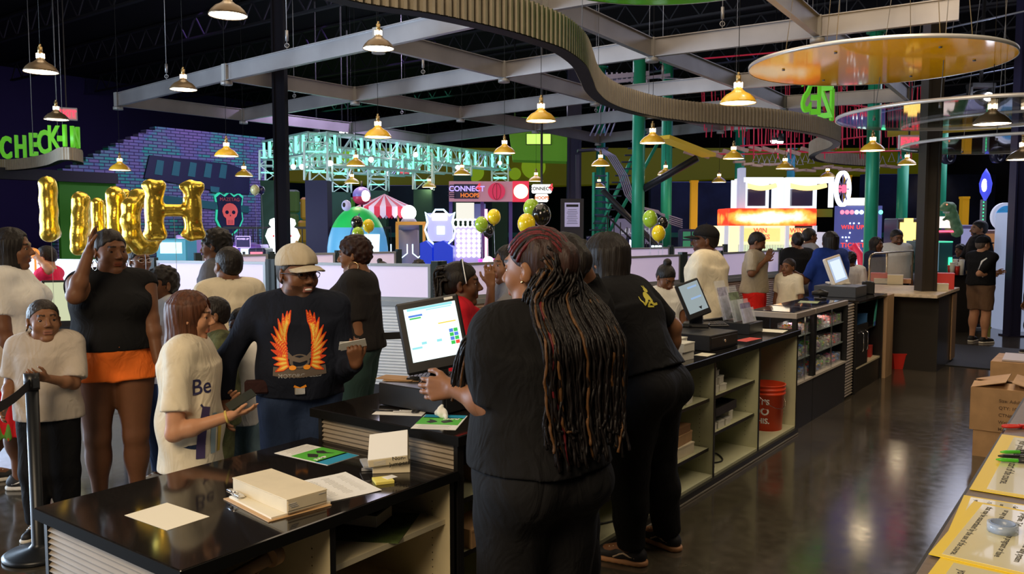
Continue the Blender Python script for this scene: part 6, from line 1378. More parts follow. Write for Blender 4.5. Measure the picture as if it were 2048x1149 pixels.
# yellow-olive soffit with lime dots
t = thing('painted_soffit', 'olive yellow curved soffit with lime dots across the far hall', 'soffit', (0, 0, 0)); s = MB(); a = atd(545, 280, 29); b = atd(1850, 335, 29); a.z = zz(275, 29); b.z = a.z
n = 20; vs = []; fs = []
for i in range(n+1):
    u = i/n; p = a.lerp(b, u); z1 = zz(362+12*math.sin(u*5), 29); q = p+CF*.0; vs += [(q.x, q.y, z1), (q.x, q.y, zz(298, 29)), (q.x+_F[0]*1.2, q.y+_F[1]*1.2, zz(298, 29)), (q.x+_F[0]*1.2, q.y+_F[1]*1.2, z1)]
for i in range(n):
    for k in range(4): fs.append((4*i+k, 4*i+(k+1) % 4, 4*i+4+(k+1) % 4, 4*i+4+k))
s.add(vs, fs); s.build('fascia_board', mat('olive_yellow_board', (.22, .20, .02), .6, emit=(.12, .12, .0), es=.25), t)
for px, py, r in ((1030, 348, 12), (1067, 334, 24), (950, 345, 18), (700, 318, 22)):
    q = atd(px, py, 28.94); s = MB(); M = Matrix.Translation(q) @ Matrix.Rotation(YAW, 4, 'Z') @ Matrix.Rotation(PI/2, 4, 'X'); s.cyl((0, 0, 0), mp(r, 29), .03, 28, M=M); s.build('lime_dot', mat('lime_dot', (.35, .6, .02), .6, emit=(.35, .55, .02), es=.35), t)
# green screen box hanging from the ceiling
t = hall('screen_box', 'lime green hanging box carrying small lit screens', 'screen box', 1098, 22, zz(325, 22)); s = MB(); s.prism([(-.95, .05), (.75, 0), (.85, 1.15), (-1.1, 1.15)], 0, .9, Matrix(((1, 0, 0, 0), (0, 0, 1, 0), (0, 1, 0, 0), (0, 0, 0, 1)))); s.build('box', mat('lime_box', (.16, .42, .03), .6, emit=(.1, .3, .02), es=.25), t)
for k, (x, z, w_, h_, c) in enumerate([(-.42, .98, .27, .10, (.7, .9, .5)), (-.05, 1.0, .27, .12, (1, .2, .1)), (-.28, .58, .62, .26, (.55, .95, .15)), (.72, .62, .22, .2, (.7, .95, .2))]):
    s = MB(); s.box((x, -.03, z), (w_+.04, .04, h_+.04)); h0 = s.build('screen_housing', PLBK, t); s = MB(); s.box((x, -.055, z), (w_, .01, h_)); s.build('display', glow('tv_%d' % k, c, 1.3), h0)
s = MB(); s.smooth = True
for x in (-.9, .7): s.tube([(x, .3, 1.15), (x, .3, ZC-zz(325, 22))], .02, 6)
s.build('hanging_pole', DARK, t)
# ---- frog ride
t = hall('frog_ride', 'green and pale blue dome ride shaped like a frog with bulging eye', 'ride', 705, 14.5, 0); d = 14.5; Rr = .56
P = [('u', ell((0, .5, .62), (.56, .55, .78)), 0), ('i', halfspace((0, 0, .62), (0, 0, -1)), 0)]
def dome(z0, z1, m_, nm): 
    s = MB(); s.smooth = True; n = 10; pr = []
    for j in range(n+1): z = z0+(z1-z0)*j/n; pr.append((max(.001, .54*math.sqrt(max(0, 1-((z-1.3)/.835)**2)) if z > 1.3 else .54), z))
    s.lathe(pr, 32, Matrix.Translation((0, .5, 0)), cap=False); return s.build(nm, m_, t)
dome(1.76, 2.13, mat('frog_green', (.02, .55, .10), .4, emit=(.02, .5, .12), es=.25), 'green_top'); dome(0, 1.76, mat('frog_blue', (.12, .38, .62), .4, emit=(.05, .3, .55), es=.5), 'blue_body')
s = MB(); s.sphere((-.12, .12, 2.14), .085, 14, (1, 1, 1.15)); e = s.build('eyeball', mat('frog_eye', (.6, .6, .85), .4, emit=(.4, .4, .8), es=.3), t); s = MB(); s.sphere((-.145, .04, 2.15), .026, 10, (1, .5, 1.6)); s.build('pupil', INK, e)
s = MB(); M = Matrix.Translation((.33, -.02, 1.45)) @ Matrix.Rotation(-.3, 4, 'X'); s.box((0, 0, 0), (.28, .02, .40), M=M); s.build('lit_window', glow('ride_window', (.75, .95, 1), 1.6), t)
s = MB(); s.smooth = True; s.tube([(.12, .06, 2.0), (.02, -.02, 1.8), (-.06, -.06, 1.5), (-.02, -.06, 1.25)], .012, 6); s.build('mouth_line', mat('ride_line', (.05, .1, .5), .5), t)
t = hall('planet_lamp', 'purple and red ball ornament with a glowing face above the frog ride', 'ornament', 725, 15.5, zz(391, 15.5)); s = MB(); s.sphere((0, 0, 0), .17, 18, (1, 1, .9)); s.build('ball', mat('ball_purple', (.25, .2, .65), .35), t); s = MB(); s.sphere((0, -.0, -.05), .165, 18, (1.02, 1.02, .8)); s.build('red_lower_half', mat('ball_red', (.6, .02, .1), .35), t); s = MB(); s.sphere((.09, -.13, -.02), .085, 14, (1, .7, 1.2)); s.build('glowing_face', glow('face_glow', (1, .9, .75), 6), t); s = MB(); s.cyl((0, 0, .14), .02, .12, 10); s.cyl((0, 0, -(zz(391, 15.5)-1.2)), .018, zz(391, 15.5)-1.25, 8); s.build('pole', DARK, t)
# ---- circus tent
t = hall('striped_tent', 'red and white striped conical tent roof on the arcade floor', 'tent', 770, 16.5, zz(425, 16.5)); s = MB(); t2 = MB(); n = 32; r = .58; zt_ = .36
for i in range(n):
    a0, a1 = 2*PI*i/n, 2*PI*(i+1)/n; m_ = s if i % 2 else t2; q = [(r*math.cos(a0), r*math.sin(a0), .10), (r*math.cos(a1), r*math.sin(a1), .10)]; mid = [(.3*math.cos(a), .3*math.sin(a), .22) for a in (a0, a1)]
    m_.add([q[0], q[1], mid[1], mid[0], (0, 0, zt_), (r*math.cos(a0), r*math.sin(a0), -.06), (r*math.cos(a1), r*math.sin(a1), -.06), (r*math.cos((a0+a1)/2), r*math.sin((a0+a1)/2), -.13)], [(0, 1, 2, 3), (3, 2, 4), (5, 6, 1, 0), (5, 7, 6)])
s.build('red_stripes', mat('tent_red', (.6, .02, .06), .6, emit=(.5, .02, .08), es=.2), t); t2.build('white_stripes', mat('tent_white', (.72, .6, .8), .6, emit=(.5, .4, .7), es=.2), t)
s = MB()
for a in range(4): s.cyl((r*.85*math.cos(a*PI/2+.7), r*.85*math.sin(a*PI/2+.7), -zz(425, 16.5)), .02, zz(425, 16.5)+.1, 8)
s.build('support_poles', mat('tent_pole', (.6, .35, .1), .5), t)
t = hall('globe_lamp', 'large glowing white globe on a grey dome beside the striped tent', 'globe lamp', 818, 15.9, 0); z = zz(426, 15.9); s = MB(); s.sphere((0, 0, z), .145, 20); s.build('globe', glow('globe_white', (1, .98, .95), 5), t); s = MB(); s.smooth = True; s.lathe([(.20, z-.32), (.19, z-.22), (.12, z-.11)], 20); s.box((0, 0, (z-.32)/2), (.36, .3, z-.32)); s.build('cabinet', mat('lav_cabinet', (.3, .28, .4), .5), t)
t = hall('orange_frame', 'orange rectangular frame around a game below the white globe', 'frame', 822, 15.2, 0); s = MB(); z = zz(447, 15.2)
for x in (-.25, .24): s.box((x, 0, z/2), (.05, .05, z))
s.box((0, 0, z), (.54, .05, .06)); s.build('frame', mat('frame_orange', (.75, .35, .05), .5, emit=(.6, .3, .05), es=.25), t)
s = MB(); s.box((0, .5, .55), (.5, .4, 1.0)); s.build('game_cabinet', mat('game_purple', (.18, .1, .5), .5, emit=(.2, .1, .6), es=.3), t); s = MB()
NEB = glow('neon_ice', (.55, .8, 1), 3.0); s.smooth = True
for k in (-.5, -.2, .1, .35): s.tube([(k-.1, .25, 1.45), (k-.1, .25, 1.28), (k, .25, 1.2), (k+.1, .25, 1.28), (k+.1, .25, 1.45)], .012, 6)
s.build('neon_tubes', NEB, t)
# ---- neon racing cabinet and blue side panels
t = hall('racing_game', 'arcade racing game with white neon outlined head and blue side panels', 'arcade game', 880, 14.5, 0); s = MB(); s.smooth = True; z = lambda y: zz(y, 14.5); X = lambda p: mp(p-880, 14.5)
pts = [(852, 425), (856, 445), (851, 460), (858, 480), (868, 488), (895, 490), (907, 478), (911, 462), (905, 445), (910, 425), (900, 432), (888, 420), (872, 420), (862, 434)]
s.tube([(X(a), -.05, z(b)) for a, b in pts], .016, 8, True); s.build('neon_outline', NEB, t)
s = MB(); s.box((0, .1, z(455)), (mp(50, 14.5), .2, mp(56, 14.5))); s.build('head_box', mat('game_head', (.15, .15, .4), .4, emit=(.5, .5, 1), es=.9), t)
s = MB(); s.box((X(880), -.02, z(434)), (mp(30, 14.5), .03, mp(14, 14.5))); s.build('marquee', glow('marquee_warm', (1, .9, .8), 4), t); s = MB(); s.box((X(882), -.02, z(461)), (mp(15, 14.5), .03, mp(16, 14.5))); s.build('display', glow('display_ice', (.7, 1, 1), 3), t)
BP = mat('cobalt_panel', (.01, .04, .55), .4, emit=(.01, .05, .7), es=.35)
for x0, x1 in ((843, 867), (870, 908)):
    s = MB(); M = Matrix(((1, 0, 0, 0), (0, 0, 1, -.25), (0, 1, 0, 0), (0, 0, 0, 1))); zb_ = z(485); s.prism([(X(x0), 0), (X(x1), 0), (X(x1), z(495)), (X((x0+x1)/2), z(481)), (X(x0), z(486))], 0, .6, M); s.build('side_panel', BP, t)
# ---- connect wall of light discs
t = hall('connect_four_game', 'brilliant white wall of light discs of the arcade hoops game', 'arcade game', 937, 15, 0); s = MB(); z = lambda y: zz(y, 15); X = lambda p: mp(p-937, 15)
s.box((0, .05, (z(455)+.0)/2), (mp(56, 15), .08, z(455))); s.build('board', mat('connect_board', (.4, .35, .6), .5, emit=(.5, .42, .9), es=.5), t)
s = MB(); LD_ = glow('led_disc', (1, .97, 1), 2.6)
for i in range(5):
    for j in range(6): s.cyl((0, 0, 0), mp(4.2, 15), .02, 14, M=Matrix.Translation((X(917+i*10.3), .01, z(463+j*9.6))) @ Matrix.Rotation(PI/2, 4, 'X'))
g = s.build('light_discs', LD_, t); s = MB(); s.smooth = True
for i in range(6): s.tube([(X(912+i*9.5)+.05*math.cos(a), 0, z(447)+.07*math.sin(a)) for a in [k*PI/6 for k in range(13)]], .014, 6)
s.build('hoop_tubes', LD_, t); s = MB(); s.box((X(930), .1, z(424)), (mp(36, 15), .05, mp(36, 15))); s.build('white_backboard', glow('backboard', (1, .97, .85), .95), t)
s = MB(); s.box((X(959), .12, z(430)), (mp(24, 15), .06, mp(44, 15))); s.build('blue_grey_panel', mat('bluegrey', (.10, .12, .25), .5, emit=(.1, .12, .3), es=.4), t)
s = MB(); s.box((X(945), -.2, .55), (mp(52, 15), .5, .5)); s.build('purple_base', mat('purple_base', (.12, .02, .5), .4, emit=(.2, .02, .8), es=.4), t)
t = hall('hoops_banner', 'long banner reading CONNECT 4 HOOPS with a red basketball', 'banner', 962, 14.6, zz(384, 14.6), .06); X = lambda p: mp(p-962, 14.6); hh = mp(40, 14.6)
s = MB(); s.box((0, 0, 0), (mp(126, 14.6), .08, hh)); s.build('board', mat('banner_pink', (.42, .20, .26), .6, emit=(.4, .2, .3), es=.3), t)
s = MB(); s.box((X(933), -.044, .0), (mp(48, 14.6), .01, hh*.72)); 
for k in range(7): s.box((X(908)-.03*(k % 2), -.044, -hh*.3+k*hh*.1), (mp(16, 14.6), .01, hh*.05))
s.build('ink_splash', mat('banner_navy', (.02, .02, .06), .6), t)
text_obj('lettering', 'CONNECT', hh*.36, mat('letters_lilac', (.5, .4, .9), .5, emit=(.5, .4, 1), es=.7), frame((X(934), -.055, hh*.12), (1, 0, 0), (0, 0, 1)), t, .003, .03); text_obj('lettering', '4', hh*.55, glow('letters_red', (1, .06, .08), .9), frame((X(957), -.055, hh*.18), (1, 0, 0), (0, 0, 1)), t, .003, .03)
text_obj('lettering', 'HOOPS', hh*.28, glow('letters_orange', (1, .25, .05), .8), frame((X(940), -.055, -hh*.2), (1, 0, 0), (0, 0, 1)), t, .003, .04)
s = MB(); s.cyl((0, 0, 0), hh*.43, .02, 28, M=Matrix.Translation((X(993), -.045, 0)) @ Matrix.Rotation(PI/2, 4, 'X')); b = s.build('basketball', mat('ball_redpink', (.6, .03, .1), .5, emit=(.6, .02, .1), es=.3), t); s = MB(); s.smooth = True
for k in (-.5, 0, .5): s.tube([(X(993)+hh*.4*k*math.cos(a), -.07, hh*.4*math.sin(a)) for a in [-PI/2+i*PI/10 for i in range(11)]], .004, 4)
s.build('seams', INK, b); s = MB(); s.box((X(1041), -.03, 0), (mp(32, 14.6), .12, hh*1.02)); s.build('red_light_box', glow('red_box', (1, .04, .10), .8), t); s = MB(); s.cyl((0, 0, 0), hh*.36, .02, 28, M=Matrix.Translation((X(1041), -.095, 0)) @ Matrix.Rotation(PI/2, 4, 'X')); s.build('glowing_sun', glow('sun_glow', (1, .75, .35), 3.2), t)
s = MB()
for p_ in (902, 965, 1022): s.box((X(p_), .1, -(zz(384, 14.6))/2), (.06, .06, zz(384, 14.6)-.02))
s.build('posts', mat('purple_post', (.06, .04, .2), .5), t)
s = MB(); s.box((X(972), -.07, -.73), (.05, .03, .85)); s.build('pink_neon', glow('pink_neon', (1, .25, .45), 4), t)
t = hall('hoops_sign', 'small white hanging CONNECT 4 HOOPS sign right of the red light box', 'sign', 1083, 13.8, zz(386, 13.8)); s = MB(); s.box((0, .0, .06), (mp(40, 13.8), .06, mp(18, 13.8)), bev=.02); s.box((0, 0, -.09), (mp(26, 13.8), .06, mp(16, 13.8)), bev=.02); s.build('panel', glow('sign_white', (1, 1, .95), 1.4), t)
text_obj('lettering', 'CONNECT', .075, INK, frame((-.02, -.036, .06), (1, 0, 0), (0, 0, 1)), t, .003, .03); text_obj('lettering', '4', .15, glow('letters_red', (1, .06, .08), .9), frame((.15, -.036, .08), (1, 0, 0), (0, 0, 1)), t, .003, .04); text_obj('lettering', 'HOOPS', .07, glow('letters_orange', (1, .25, .05), .8), frame((0, -.036, -.09), (1, 0, 0), (0, 0, 1)), t, .003, .04); s = MB(); s.cyl((0, .05, .1), .02, 4.5, 8); s.build('hanging_pole', DARK, t)
t = hall('notice_board', 'framed pale rules notice standing left of the stair tower', 'notice', 1144, 17, 0); z = lambda y: zz(y, 17); s = MB(); s.box((0, 0, z(430)), (mp(30, 17), .03, mp(48, 17))); s.build('sheet', mat('notice_lav', (.45, .42, .6), .6, emit=(.4, .38, .6), es=.35), t); s = MB(); s.box((0, .03, z(440)/1), (mp(46, 17), .03, mp(84, 17))); s.box((0, .05, z(480)/2), (.06, .06, z(480))); s.build('frame', DARK, t); s = MB()
for k in range(9): s.box((0, -.018, z(420)-k*.035), (mp(22, 17)*(.8+.2*(k % 3)/2), .004, .008))
s.box((0, -.018, z(412)), (mp(24, 17), .004, .05)); s.build('print', INK, t)
# purple bowl, fish-like lit toy left of dark column, cabinets at the left
t = hall('pink_play_tub', 'magenta lit round tub behind the partition', 'tub', 1000, 13.5, 0); s = MB(); s.smooth = True; s.lathe([(.2, .9), (.32, 1.0), (.36, 1.25), (.33, 1.25), (.28, 1.02), (.001, .95)], 26, cap=False); s.build('bowl', mat('magenta', (.6, .04, .6), .4, emit=(.7, .05, .8), es=.5), t); s = MB(); s.cyl((0, 0, 0), .2, .9, 16); s.build('pedestal', PLBK, t); s = MB(); s.sphere((-.18, -.3, 1.22), .09, 14); s.build('pink_globe', glow('pink_globe', (1, .55, .7), 2.5), t)
for i, (px, d, w_, top, c, em, lab) in enumerate([(500, 15, .42, 490, (.16, .08, .4), .35, 'purple lit game cabinet below the skull shield'), (515, 14.6, .3, 497, (.02, .02, .06), 0, 'dark game cabinet with red bulbs left of the dark column'), (474, 16, .5, 486, (.1, .05, .3), .3, 'violet striped cabinet under the mural'), (345, 15, .55, 478, (.05, .25, .35), .5, 'cyan lit prize kiosk under the gold H'), (370, 15.4, .3, 470, (.3, .2, .5), .4, 'lilac lit cabinet right of the cyan kiosk')]):
    t = hall('game_cabinet', lab, 'arcade game', px, d, 0); h_ = zz(top, d); s = MB(); s.box((0, .2, h_/2), (w_, .5, h_), bev=.02); s.build('cabinet', mat('cab_%d' % i, c, .4, emit=c, es=em), t); s = MB(); s.box((0, -.06, h_-.16), (w_*.7, .02, .2)); s.build('display', glow('cabd_%d' % i, [(.7, .9, 1), (1, .2, .3), (.5, .3, 1), (.6, 1, 1), (1, .6, .9)][i], 1.5), t)
for k, (px, py, c, lab) in enumerate([(507, 514, (1, .15, .1), 'red bulb on the cabinet'), (540, 515, (1, .15, .2), 'red bulb')]): pass
t = hall('powerup_sign', 'small purple POWER UP sign near the skull shield', 'sign', 487, 14.8, zz(484, 14.8)); s = MB(); s.box((0, 0, 0), (mp(28, 14.8), .03, mp(22, 14.8))); s.build('panel', mat('pu_navy', (.03, .02, .12), .5), t); text_obj('lettering', 'POWER UP', .042, glow('pu_violet', (.6, .45, 1), 2.2), frame((0, -.018, .05), (1, 0, 0), (0, 0, 1)), t, .001, .02); s = MB(); s.smooth = True; a_, b_ = mp(14, 14.8), mp(11, 14.8); s.tube([(-a_, -.01, -b_), (a_, -.01, -b_), (a_, -.01, b_), (-a_, -.01, b_)], .007, 5, True); s.build('neon_border', glow('pu_violet', (.6, .45, 1), 2.2), t); s = MB(); s.box((0, .02, -.6), (.04, .03, .85)); s.build('post', PLBK, t)
t = thing('striped_board', 'teal and navy diagonally striped board below the skull shield', 'board', atd(415, 487, 16.5), YAW); s = MB(); s.box((0, 0, 0), (.95, .05, .42)); s.build('board', SIGNNAVY, t); M = Matrix(((1, 0, 0, 0), (0, 0, 1, -.03), (0, 1, 0, 0), (0, 0, 0, 1)))
for k in range(4): s = MB(); x = -.42+k*.22; s.prism([(x, -.19), (x+.1, -.19), (x+.2, .19), (x+.1, .19)], -.01, 0, M); s.build('teal_stripe', mat('teal_bright', (.04, .6, .35), .5, emit=(.04, .7, .4), es=.5), t)
s = MB(); s.box((0, .05, -.8), (.5, .05, 1.2)); s.build('support', DARK, t)
for px, d, lab in ((549, 15.5, 'white glowing bowling pin figure, left of the dark column'), (583, 15.5, 'white glowing figure right of the dark column')):
    t = hall('glowing_figure', lab, 'figure lamp', px, d, 0); z = zz(472, d); s = MB(); s.smooth = True; s.lathe([(.06, 1.0), (.07, 1.15), (.05, 1.3), (.11, z-.12), (.16, z), (.11, z+.13), (.05, z+.16), (.09, z+.22), (.07, z+.3), (.001, z+.33)], 20); s.build('body', glow('figure_white', (.9, 1, 1), 3.5), t); s = MB(); s.sphere((.03, -.15, z), .02, 8); s.build('red_spot', glow('letters_red', (1, .06, .08), .9), t); s = MB(); s.cyl((0, 0, 0), .12, 1.0, 14); s.build('base', mat('fig_base', (.1, .1, .5), .4), t)
t = hall('black_railing', 'black slatted railing under the lit truss', 'railing', 615, 17, 0); s = MB(); z = zz(456, 17)
for k in range(34): s.box((-1.6+k*.1, 0, z/2), (.018, .018, z))
s.box((0, 0, z), (3.4, .05, .05)); s.build('bars', mat('rail_black', (.01, .01, .012), .5), t)
# ---- crane prize game
PW = lambda n, c, e: glow('prize_'+n, c, e*1.25)
t = hall('prize_crane_game', 'huge glowing white and red prize crane machine with WIN PRIZES panels', 'arcade game', 1530, 17.0, 0); d = 17.0; X = lambda p: mp(p-1530, d); z = lambda y: zz(y, d)
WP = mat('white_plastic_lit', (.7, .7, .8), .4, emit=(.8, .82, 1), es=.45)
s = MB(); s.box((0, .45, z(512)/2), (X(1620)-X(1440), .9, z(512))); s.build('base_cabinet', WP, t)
s = MB(); s.box((0, .0, z(435)), (X(1612)-X(1440), .9, z(418)-z(452)), bev=.02); mm = mat('marquee_print', (.3, .05, .02), .4, emit=(1, .2, .05), es=1.6); nt = mm.node_tree; tc = nt.nodes.new('ShaderNodeTexCoord'); sx = nt.nodes.new('ShaderNodeSeparateXYZ'); nz = nt.nodes.new('ShaderNodeTexNoise'); nz.inputs['Scale'].default_value = 3.5; nz.inputs['Detail'].default_value = 4; nt.links.new(tc.outputs['Object'], sx.inputs[0]); nt.links.new(tc.outputs['Object'], nz.inputs['Vector'])
def _m(op, a, b):
    n_ = nt.nodes.new('ShaderNodeMath'); n_.operation = op
    for i_, v in enumerate((a, b)):
        if isinstance(v, (int, float)): n_.inputs[i_].default_value = v
        else: nt.links.new(v, n_.inputs[i_])
    return n_.outputs[0]
rx = _m('MULTIPLY', sx.outputs['X'], .85); ry = _m('MULTIPLY', _m('SUBTRACT', sx.outputs['Z'], z(436)), 4.2); rad = _m('POWER', _m('ADD', _m('MULTIPLY', rx, rx), _m('MULTIPLY', ry, ry)), .5); rad = _m('ADD', rad, _m('MULTIPLY', _m('SUBTRACT', nz.outputs[0], .5), .9)); rp = nt.nodes.new('ShaderNodeValToRGB'); e_ = rp.color_ramp.elements; e_[0].position = .38; e_[0].color = (1, .95, .72, 1); e_[1].position = .85; e_[1].color = (.75, .03, .01, 1); q_ = e_.new(.6); q_.color = (1, .42, .06, 1); nt.links.new(rad, rp.inputs[0]); nt.links.new(rp.outputs[0], nt.nodes['Principled BSDF'].inputs['Emission Color']); s.build('marquee', mm, t)
for p_ in (1440, 1470, 1558, 1612): s = MB(); s.box((X(p_)+.02, -.40, (z(452)+z(512))/2), (.07, .07, z(452)-z(512))); s.build('corner_post', WP, t)
s = MB(); s.box((0, .86, (z(452)+z(512))/2), (X(1612)-X(1440), .04, z(452)-z(512))); s.build('lit_back', PW('yellow', (1, .78, .35), 1.7), t)
for a, b, tx in ((1474, 1553, 'WIN\nPRIZES'), (1562, 1608, 'WIN\nPRIZE')):
    s = MB(); s.box(((X(a)+X(b))/2, -.2, z(470)), (X(b)-X(a), .02, mp(26, d))); pn = s.build('prize_panel', PW('amber', (1, .62, .18), 1.5), t); text_obj('lettering', tx, .13, PW('redo', (1, .14, .03), 1.0), frame(((X(a)+X(b))/2, -.22, z(468)), (1, 0, 0), (0, 0, 1)), pn, .003, .03)
s = MB()
for k in range(24): s.box((X(1478)+k*.055, -.1, z(500)), (.02, .3, .22))
s.build('prize_rows', mat('prize_green_white', (.5, .6, .45), .5, emit=(.6, .7, .5), es=.7), t)
s = MB(); s.box((0, -.40, (z(452)+z(512))/2), (X(1612)-X(1440)-.1, .01, z(452)-z(512)-.04)); s.build('front_glass', GLASS, t)
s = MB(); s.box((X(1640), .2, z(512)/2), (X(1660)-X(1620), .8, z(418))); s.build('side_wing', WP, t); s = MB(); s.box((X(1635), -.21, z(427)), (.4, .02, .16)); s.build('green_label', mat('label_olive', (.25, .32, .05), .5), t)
for a, b in ((1478, 1556), (1562, 1655)):
    s = MB(); w_ = X(b)-X(a); c_ = (X(a)+X(b))/2; s.box((c_, .7, (z(358)+z(416))/2), (w_, .04, z(358)-z(416))); u = s.build('upper_back', PW('white', (.85, .9, 1), .9), t)
    s = MB(); s.box((c_, .1, z(362)), (w_, .7, .1)); s.box((X(a)+.04, -.2, (z(358)+z(416))/2), (.08, .08, z(358)-z(416))); s.box((X(b)-.04, -.2, (z(358)+z(416))/2), (.08, .08, z(358)-z(416))); s.build('upper_frame', PW('frame', (.9, .93, 1), 1.0), t)
    s = MB(); s.smooth = True; s.tube([(X(a)+.1+i*(w_-.2)/10, -.1, z(372)-.06*math.sin(PI*i/10)) for i in range(11)], .05, 6); s.build('amber_swag', PW('swag', (1, .7, .25), 1.5), t)
    s = MB(); s.box((c_, .3, z(395)), (w_*.45, .2, .34)); s.build('dark_window', mat('dark_window', (.03, .03, .08), .2), t)
s = MB(); s.smooth = True; M = Matrix.Translation((X(1678), -.1, z(379))) @ Matrix.Rotation(.8, 4, 'Z') @ Matrix.Rotation(PI/2, 4, 'X'); s.lathe([(.30, -.04), (.36, -.03), (.36, .03), (.30, .04), (.30, -.04)], 36, M, cap=False); s.build('wheel_rim', PW('rim', (.75, .8, 1), 2.2), t); s = MB()
for k in range(8): s.box((.17*math.cos(k*PI/4), .17*math.sin(k*PI/4), 0), (.3, .02, .02), k*PI/4, M=M)
s.build('wheel_spokes', mat('spoke_dark', (.1, .1, .25), .5), t); s = MB(); s.cyl((0, 0, -.05), .08, .1, 16, M=M); s.build('wheel_hub', PW('hub', (1, .1, .2), 1.5), t)
s = MB(); s.box((X(1476), -.15, z(383)), (.12, .2, .9)); s.build('left_side_panel', mat('side_grey_white', (.6, .62, .75), .4, emit=(.5, .55, .8), es=.5), t)
# ---- ticket wall
t = hall('ticket_board', 'tall navy light board with red dot letters reading WIN UP TO TICKETS', 'arcade game', 1720, 17.5, 0); d = 17.5; X = lambda p: mp(p-1720, d); z = lambda y: zz(y, d)
s = MB(); s.box((0, .15, z(412)/2), (X(1762)-X(1678), .3, z(412))); s.build('board', mat('board_navy', (.05, .06, .2), .5, emit=(.10, .12, .42), es=.5), t)
DR_ = glow('dot_red', (1, .05, .03), 1.8)
for tx, yy, sz in (('WIN UP TO', 455, .115), ('TICKETS', 491, .13)): text_obj('lettering', tx, sz, DR_, frame((X(1681), -.01, z(yy)), (1, 0, 0), (0, 0, 1)), t, .004, .015, 1.2, 'LEFT')
for k in range(9):
    s = MB(); s.sphere((X(1682+k*9.6), -.01, z(425)), .045, 10, (1, .5, 1)); s.build('chase_bulb', glow('chase_%d' % (k//3), [(1, .1, .15), (.7, 1, .9), (.1, 1, .4)][k//3], 4), t)
rr_ = random.Random(5); s = MB()
for k in range(26): s.sphere((rr_.uniform(X(1682), X(1758)), -.01, rr_.choice([z(440), z(447), z(466), z(475), z(482), z(505), z(515)])), .016, 6)
s.build('twinkle_dots', glow('twinkle', (.8, .95, 1), 5), t)
s = MB(); s.box((X(1715), -.0, z(404)), (X(1740)-X(1690), .3, mp(14, d)), bev=.02); s.build('top_lamp', PW('top', (1, .97, .85), 2.6), t)
t = hall('slide_game', 'red lit curved arcade slide beside the ticket board', 'arcade game', 1708, 15.5, 0); s = MB(); s.smooth = True; s.tube([(mp(-6, 15.5), 0, zz(500, 15.5)), (0, 0, zz(492, 15.5)), (mp(8, 15.5), -.1, zz(510, 15.5)), (mp(10, 15.5), -.2, zz(545, 15.5)), (mp(11, 15.5), -.2, .3)], .07, 10); s.build('red_chute', mat('red_chute', (.7, .02, .06), .35, emit=(.7, .03, .08), es=.4), t); s = MB(); s.box((mp(22, 15.5), 0, zz(528, 15.5)), (.22, .2, .3)); s.build('blue_light', glow('blue_white', (.5, .75, 1), 4), t); s = MB(); s.box((.1, .1, .4), (.4, .3, .8)); s.build('base', PLBK, t)
# ---- right back: dinosaur, yellow column, totem, round sign, panels
t = hall('dinosaur_game', 'arcade game topped by a roaring dinosaur head with a red light bar', 'arcade game', 1898, 16.0, 0); d = 16; X = lambda p: mp(p-1898, d); z = lambda y: zz(y, d)
s = MB(); s.box((X(1890), .3, z(465)/2), (.62, .6, z(465)), bev=.02); s.build('cabinet', mat('dino_cab', (.02, .02, .04), .4), t); s = MB(); s.box((X(1884), -.02, z(463)), (.42, .03, .035)); s.build('red_light_bar', glow('red_bar', (1, .05, .1), 4), t); s = MB(); s.box((X(1882), .0, z(445)), (.4, .03, .22)); s.build('marquee', glow('dino_marq', (1, .8, .75), 1.3), t)
P = [('u', ell((X(1893), .0, z(413)), (.13, .11, .085)), 0), ('u', ell((X(1884), -.02, z(418)), (.10, .075, .05)), .04), ('u', cone((X(1897), .0, z(432)), (X(1884), -.03, z(440)), .045, .025), .02), ('u', cone((X(1900), .03, z(420)), (X(1912), .1, z(462)), .10, .16), .06), ('s', ell((X(1884), -.02, z(430)), (.09, .09, .035)), .01)]
V, Q = sdf_mesh(P, .016, (), lambda X_, Y, Z: .006*np.sin(50*Z)*np.sin(45*X_)); dh = np_obj('dinosaur_head', V, Q, mat('dino_skin', (.10, .17, .08), .6, noise=.5, nscale=12, emit=(.04, .10, .05), es=.3), t); s = MB()
for k in range(6): s.smooth = False; s.lathe([(.012, 0), (.001, -.04)], 6, Matrix.Translation((X(1879)+k*.022, -.09, z(424))))
s.build('teeth', WHITE, dh); s = MB(); s.sphere((X(1886), -.08, z(410)), .016, 8); s.build('dinosaur_eye', glow('dino_eye', (1, .2, .1), 2), dh)
for i, (px, d, w_, top, c, em, lab, disp) in enumerate([(1814, 16.5, .42, 437, (.03, .03, .05), 0, 'arcade game with a glowing yellow cross shaped marquee', (1, .65, .15)), (1935, 17, .5, 450, (.10, .08, .2), .3, 'lilac grey game cabinet behind the bearded man', (.5, .5, .9)), (2005, 17.5, 1.2, 460, (.2, .12, .12), .2, 'wide game cabinet with orange artwork below the round sign', (.8, .35, .15)), (2046, 14, .3, 425, (.3, .35, .5), .7, 'tall pale lit cabinet at the right edge', (.9, 1, .8))]):
    t = hall('game_cabinet', lab, 'arcade game', px, d, 0); h_ = zz(top, d); s = MB(); s.box((0, .3, h_/2), (w_, .6, h_), bev=.02); s.build('cabinet', mat('cabr_%d' % i, c, .4, emit=c, es=em), t); s = MB(); s.box((0, -.02, h_-.25), (w_*.75, .03, .34)); 
    if i == 0: s.box((-.0, -.03, h_-.25), (w_*.4, .03, .5))
    s.build('display', glow('cabrd_%d' % i, disp, [2.6, .5, .35, 1.8][i]), t)
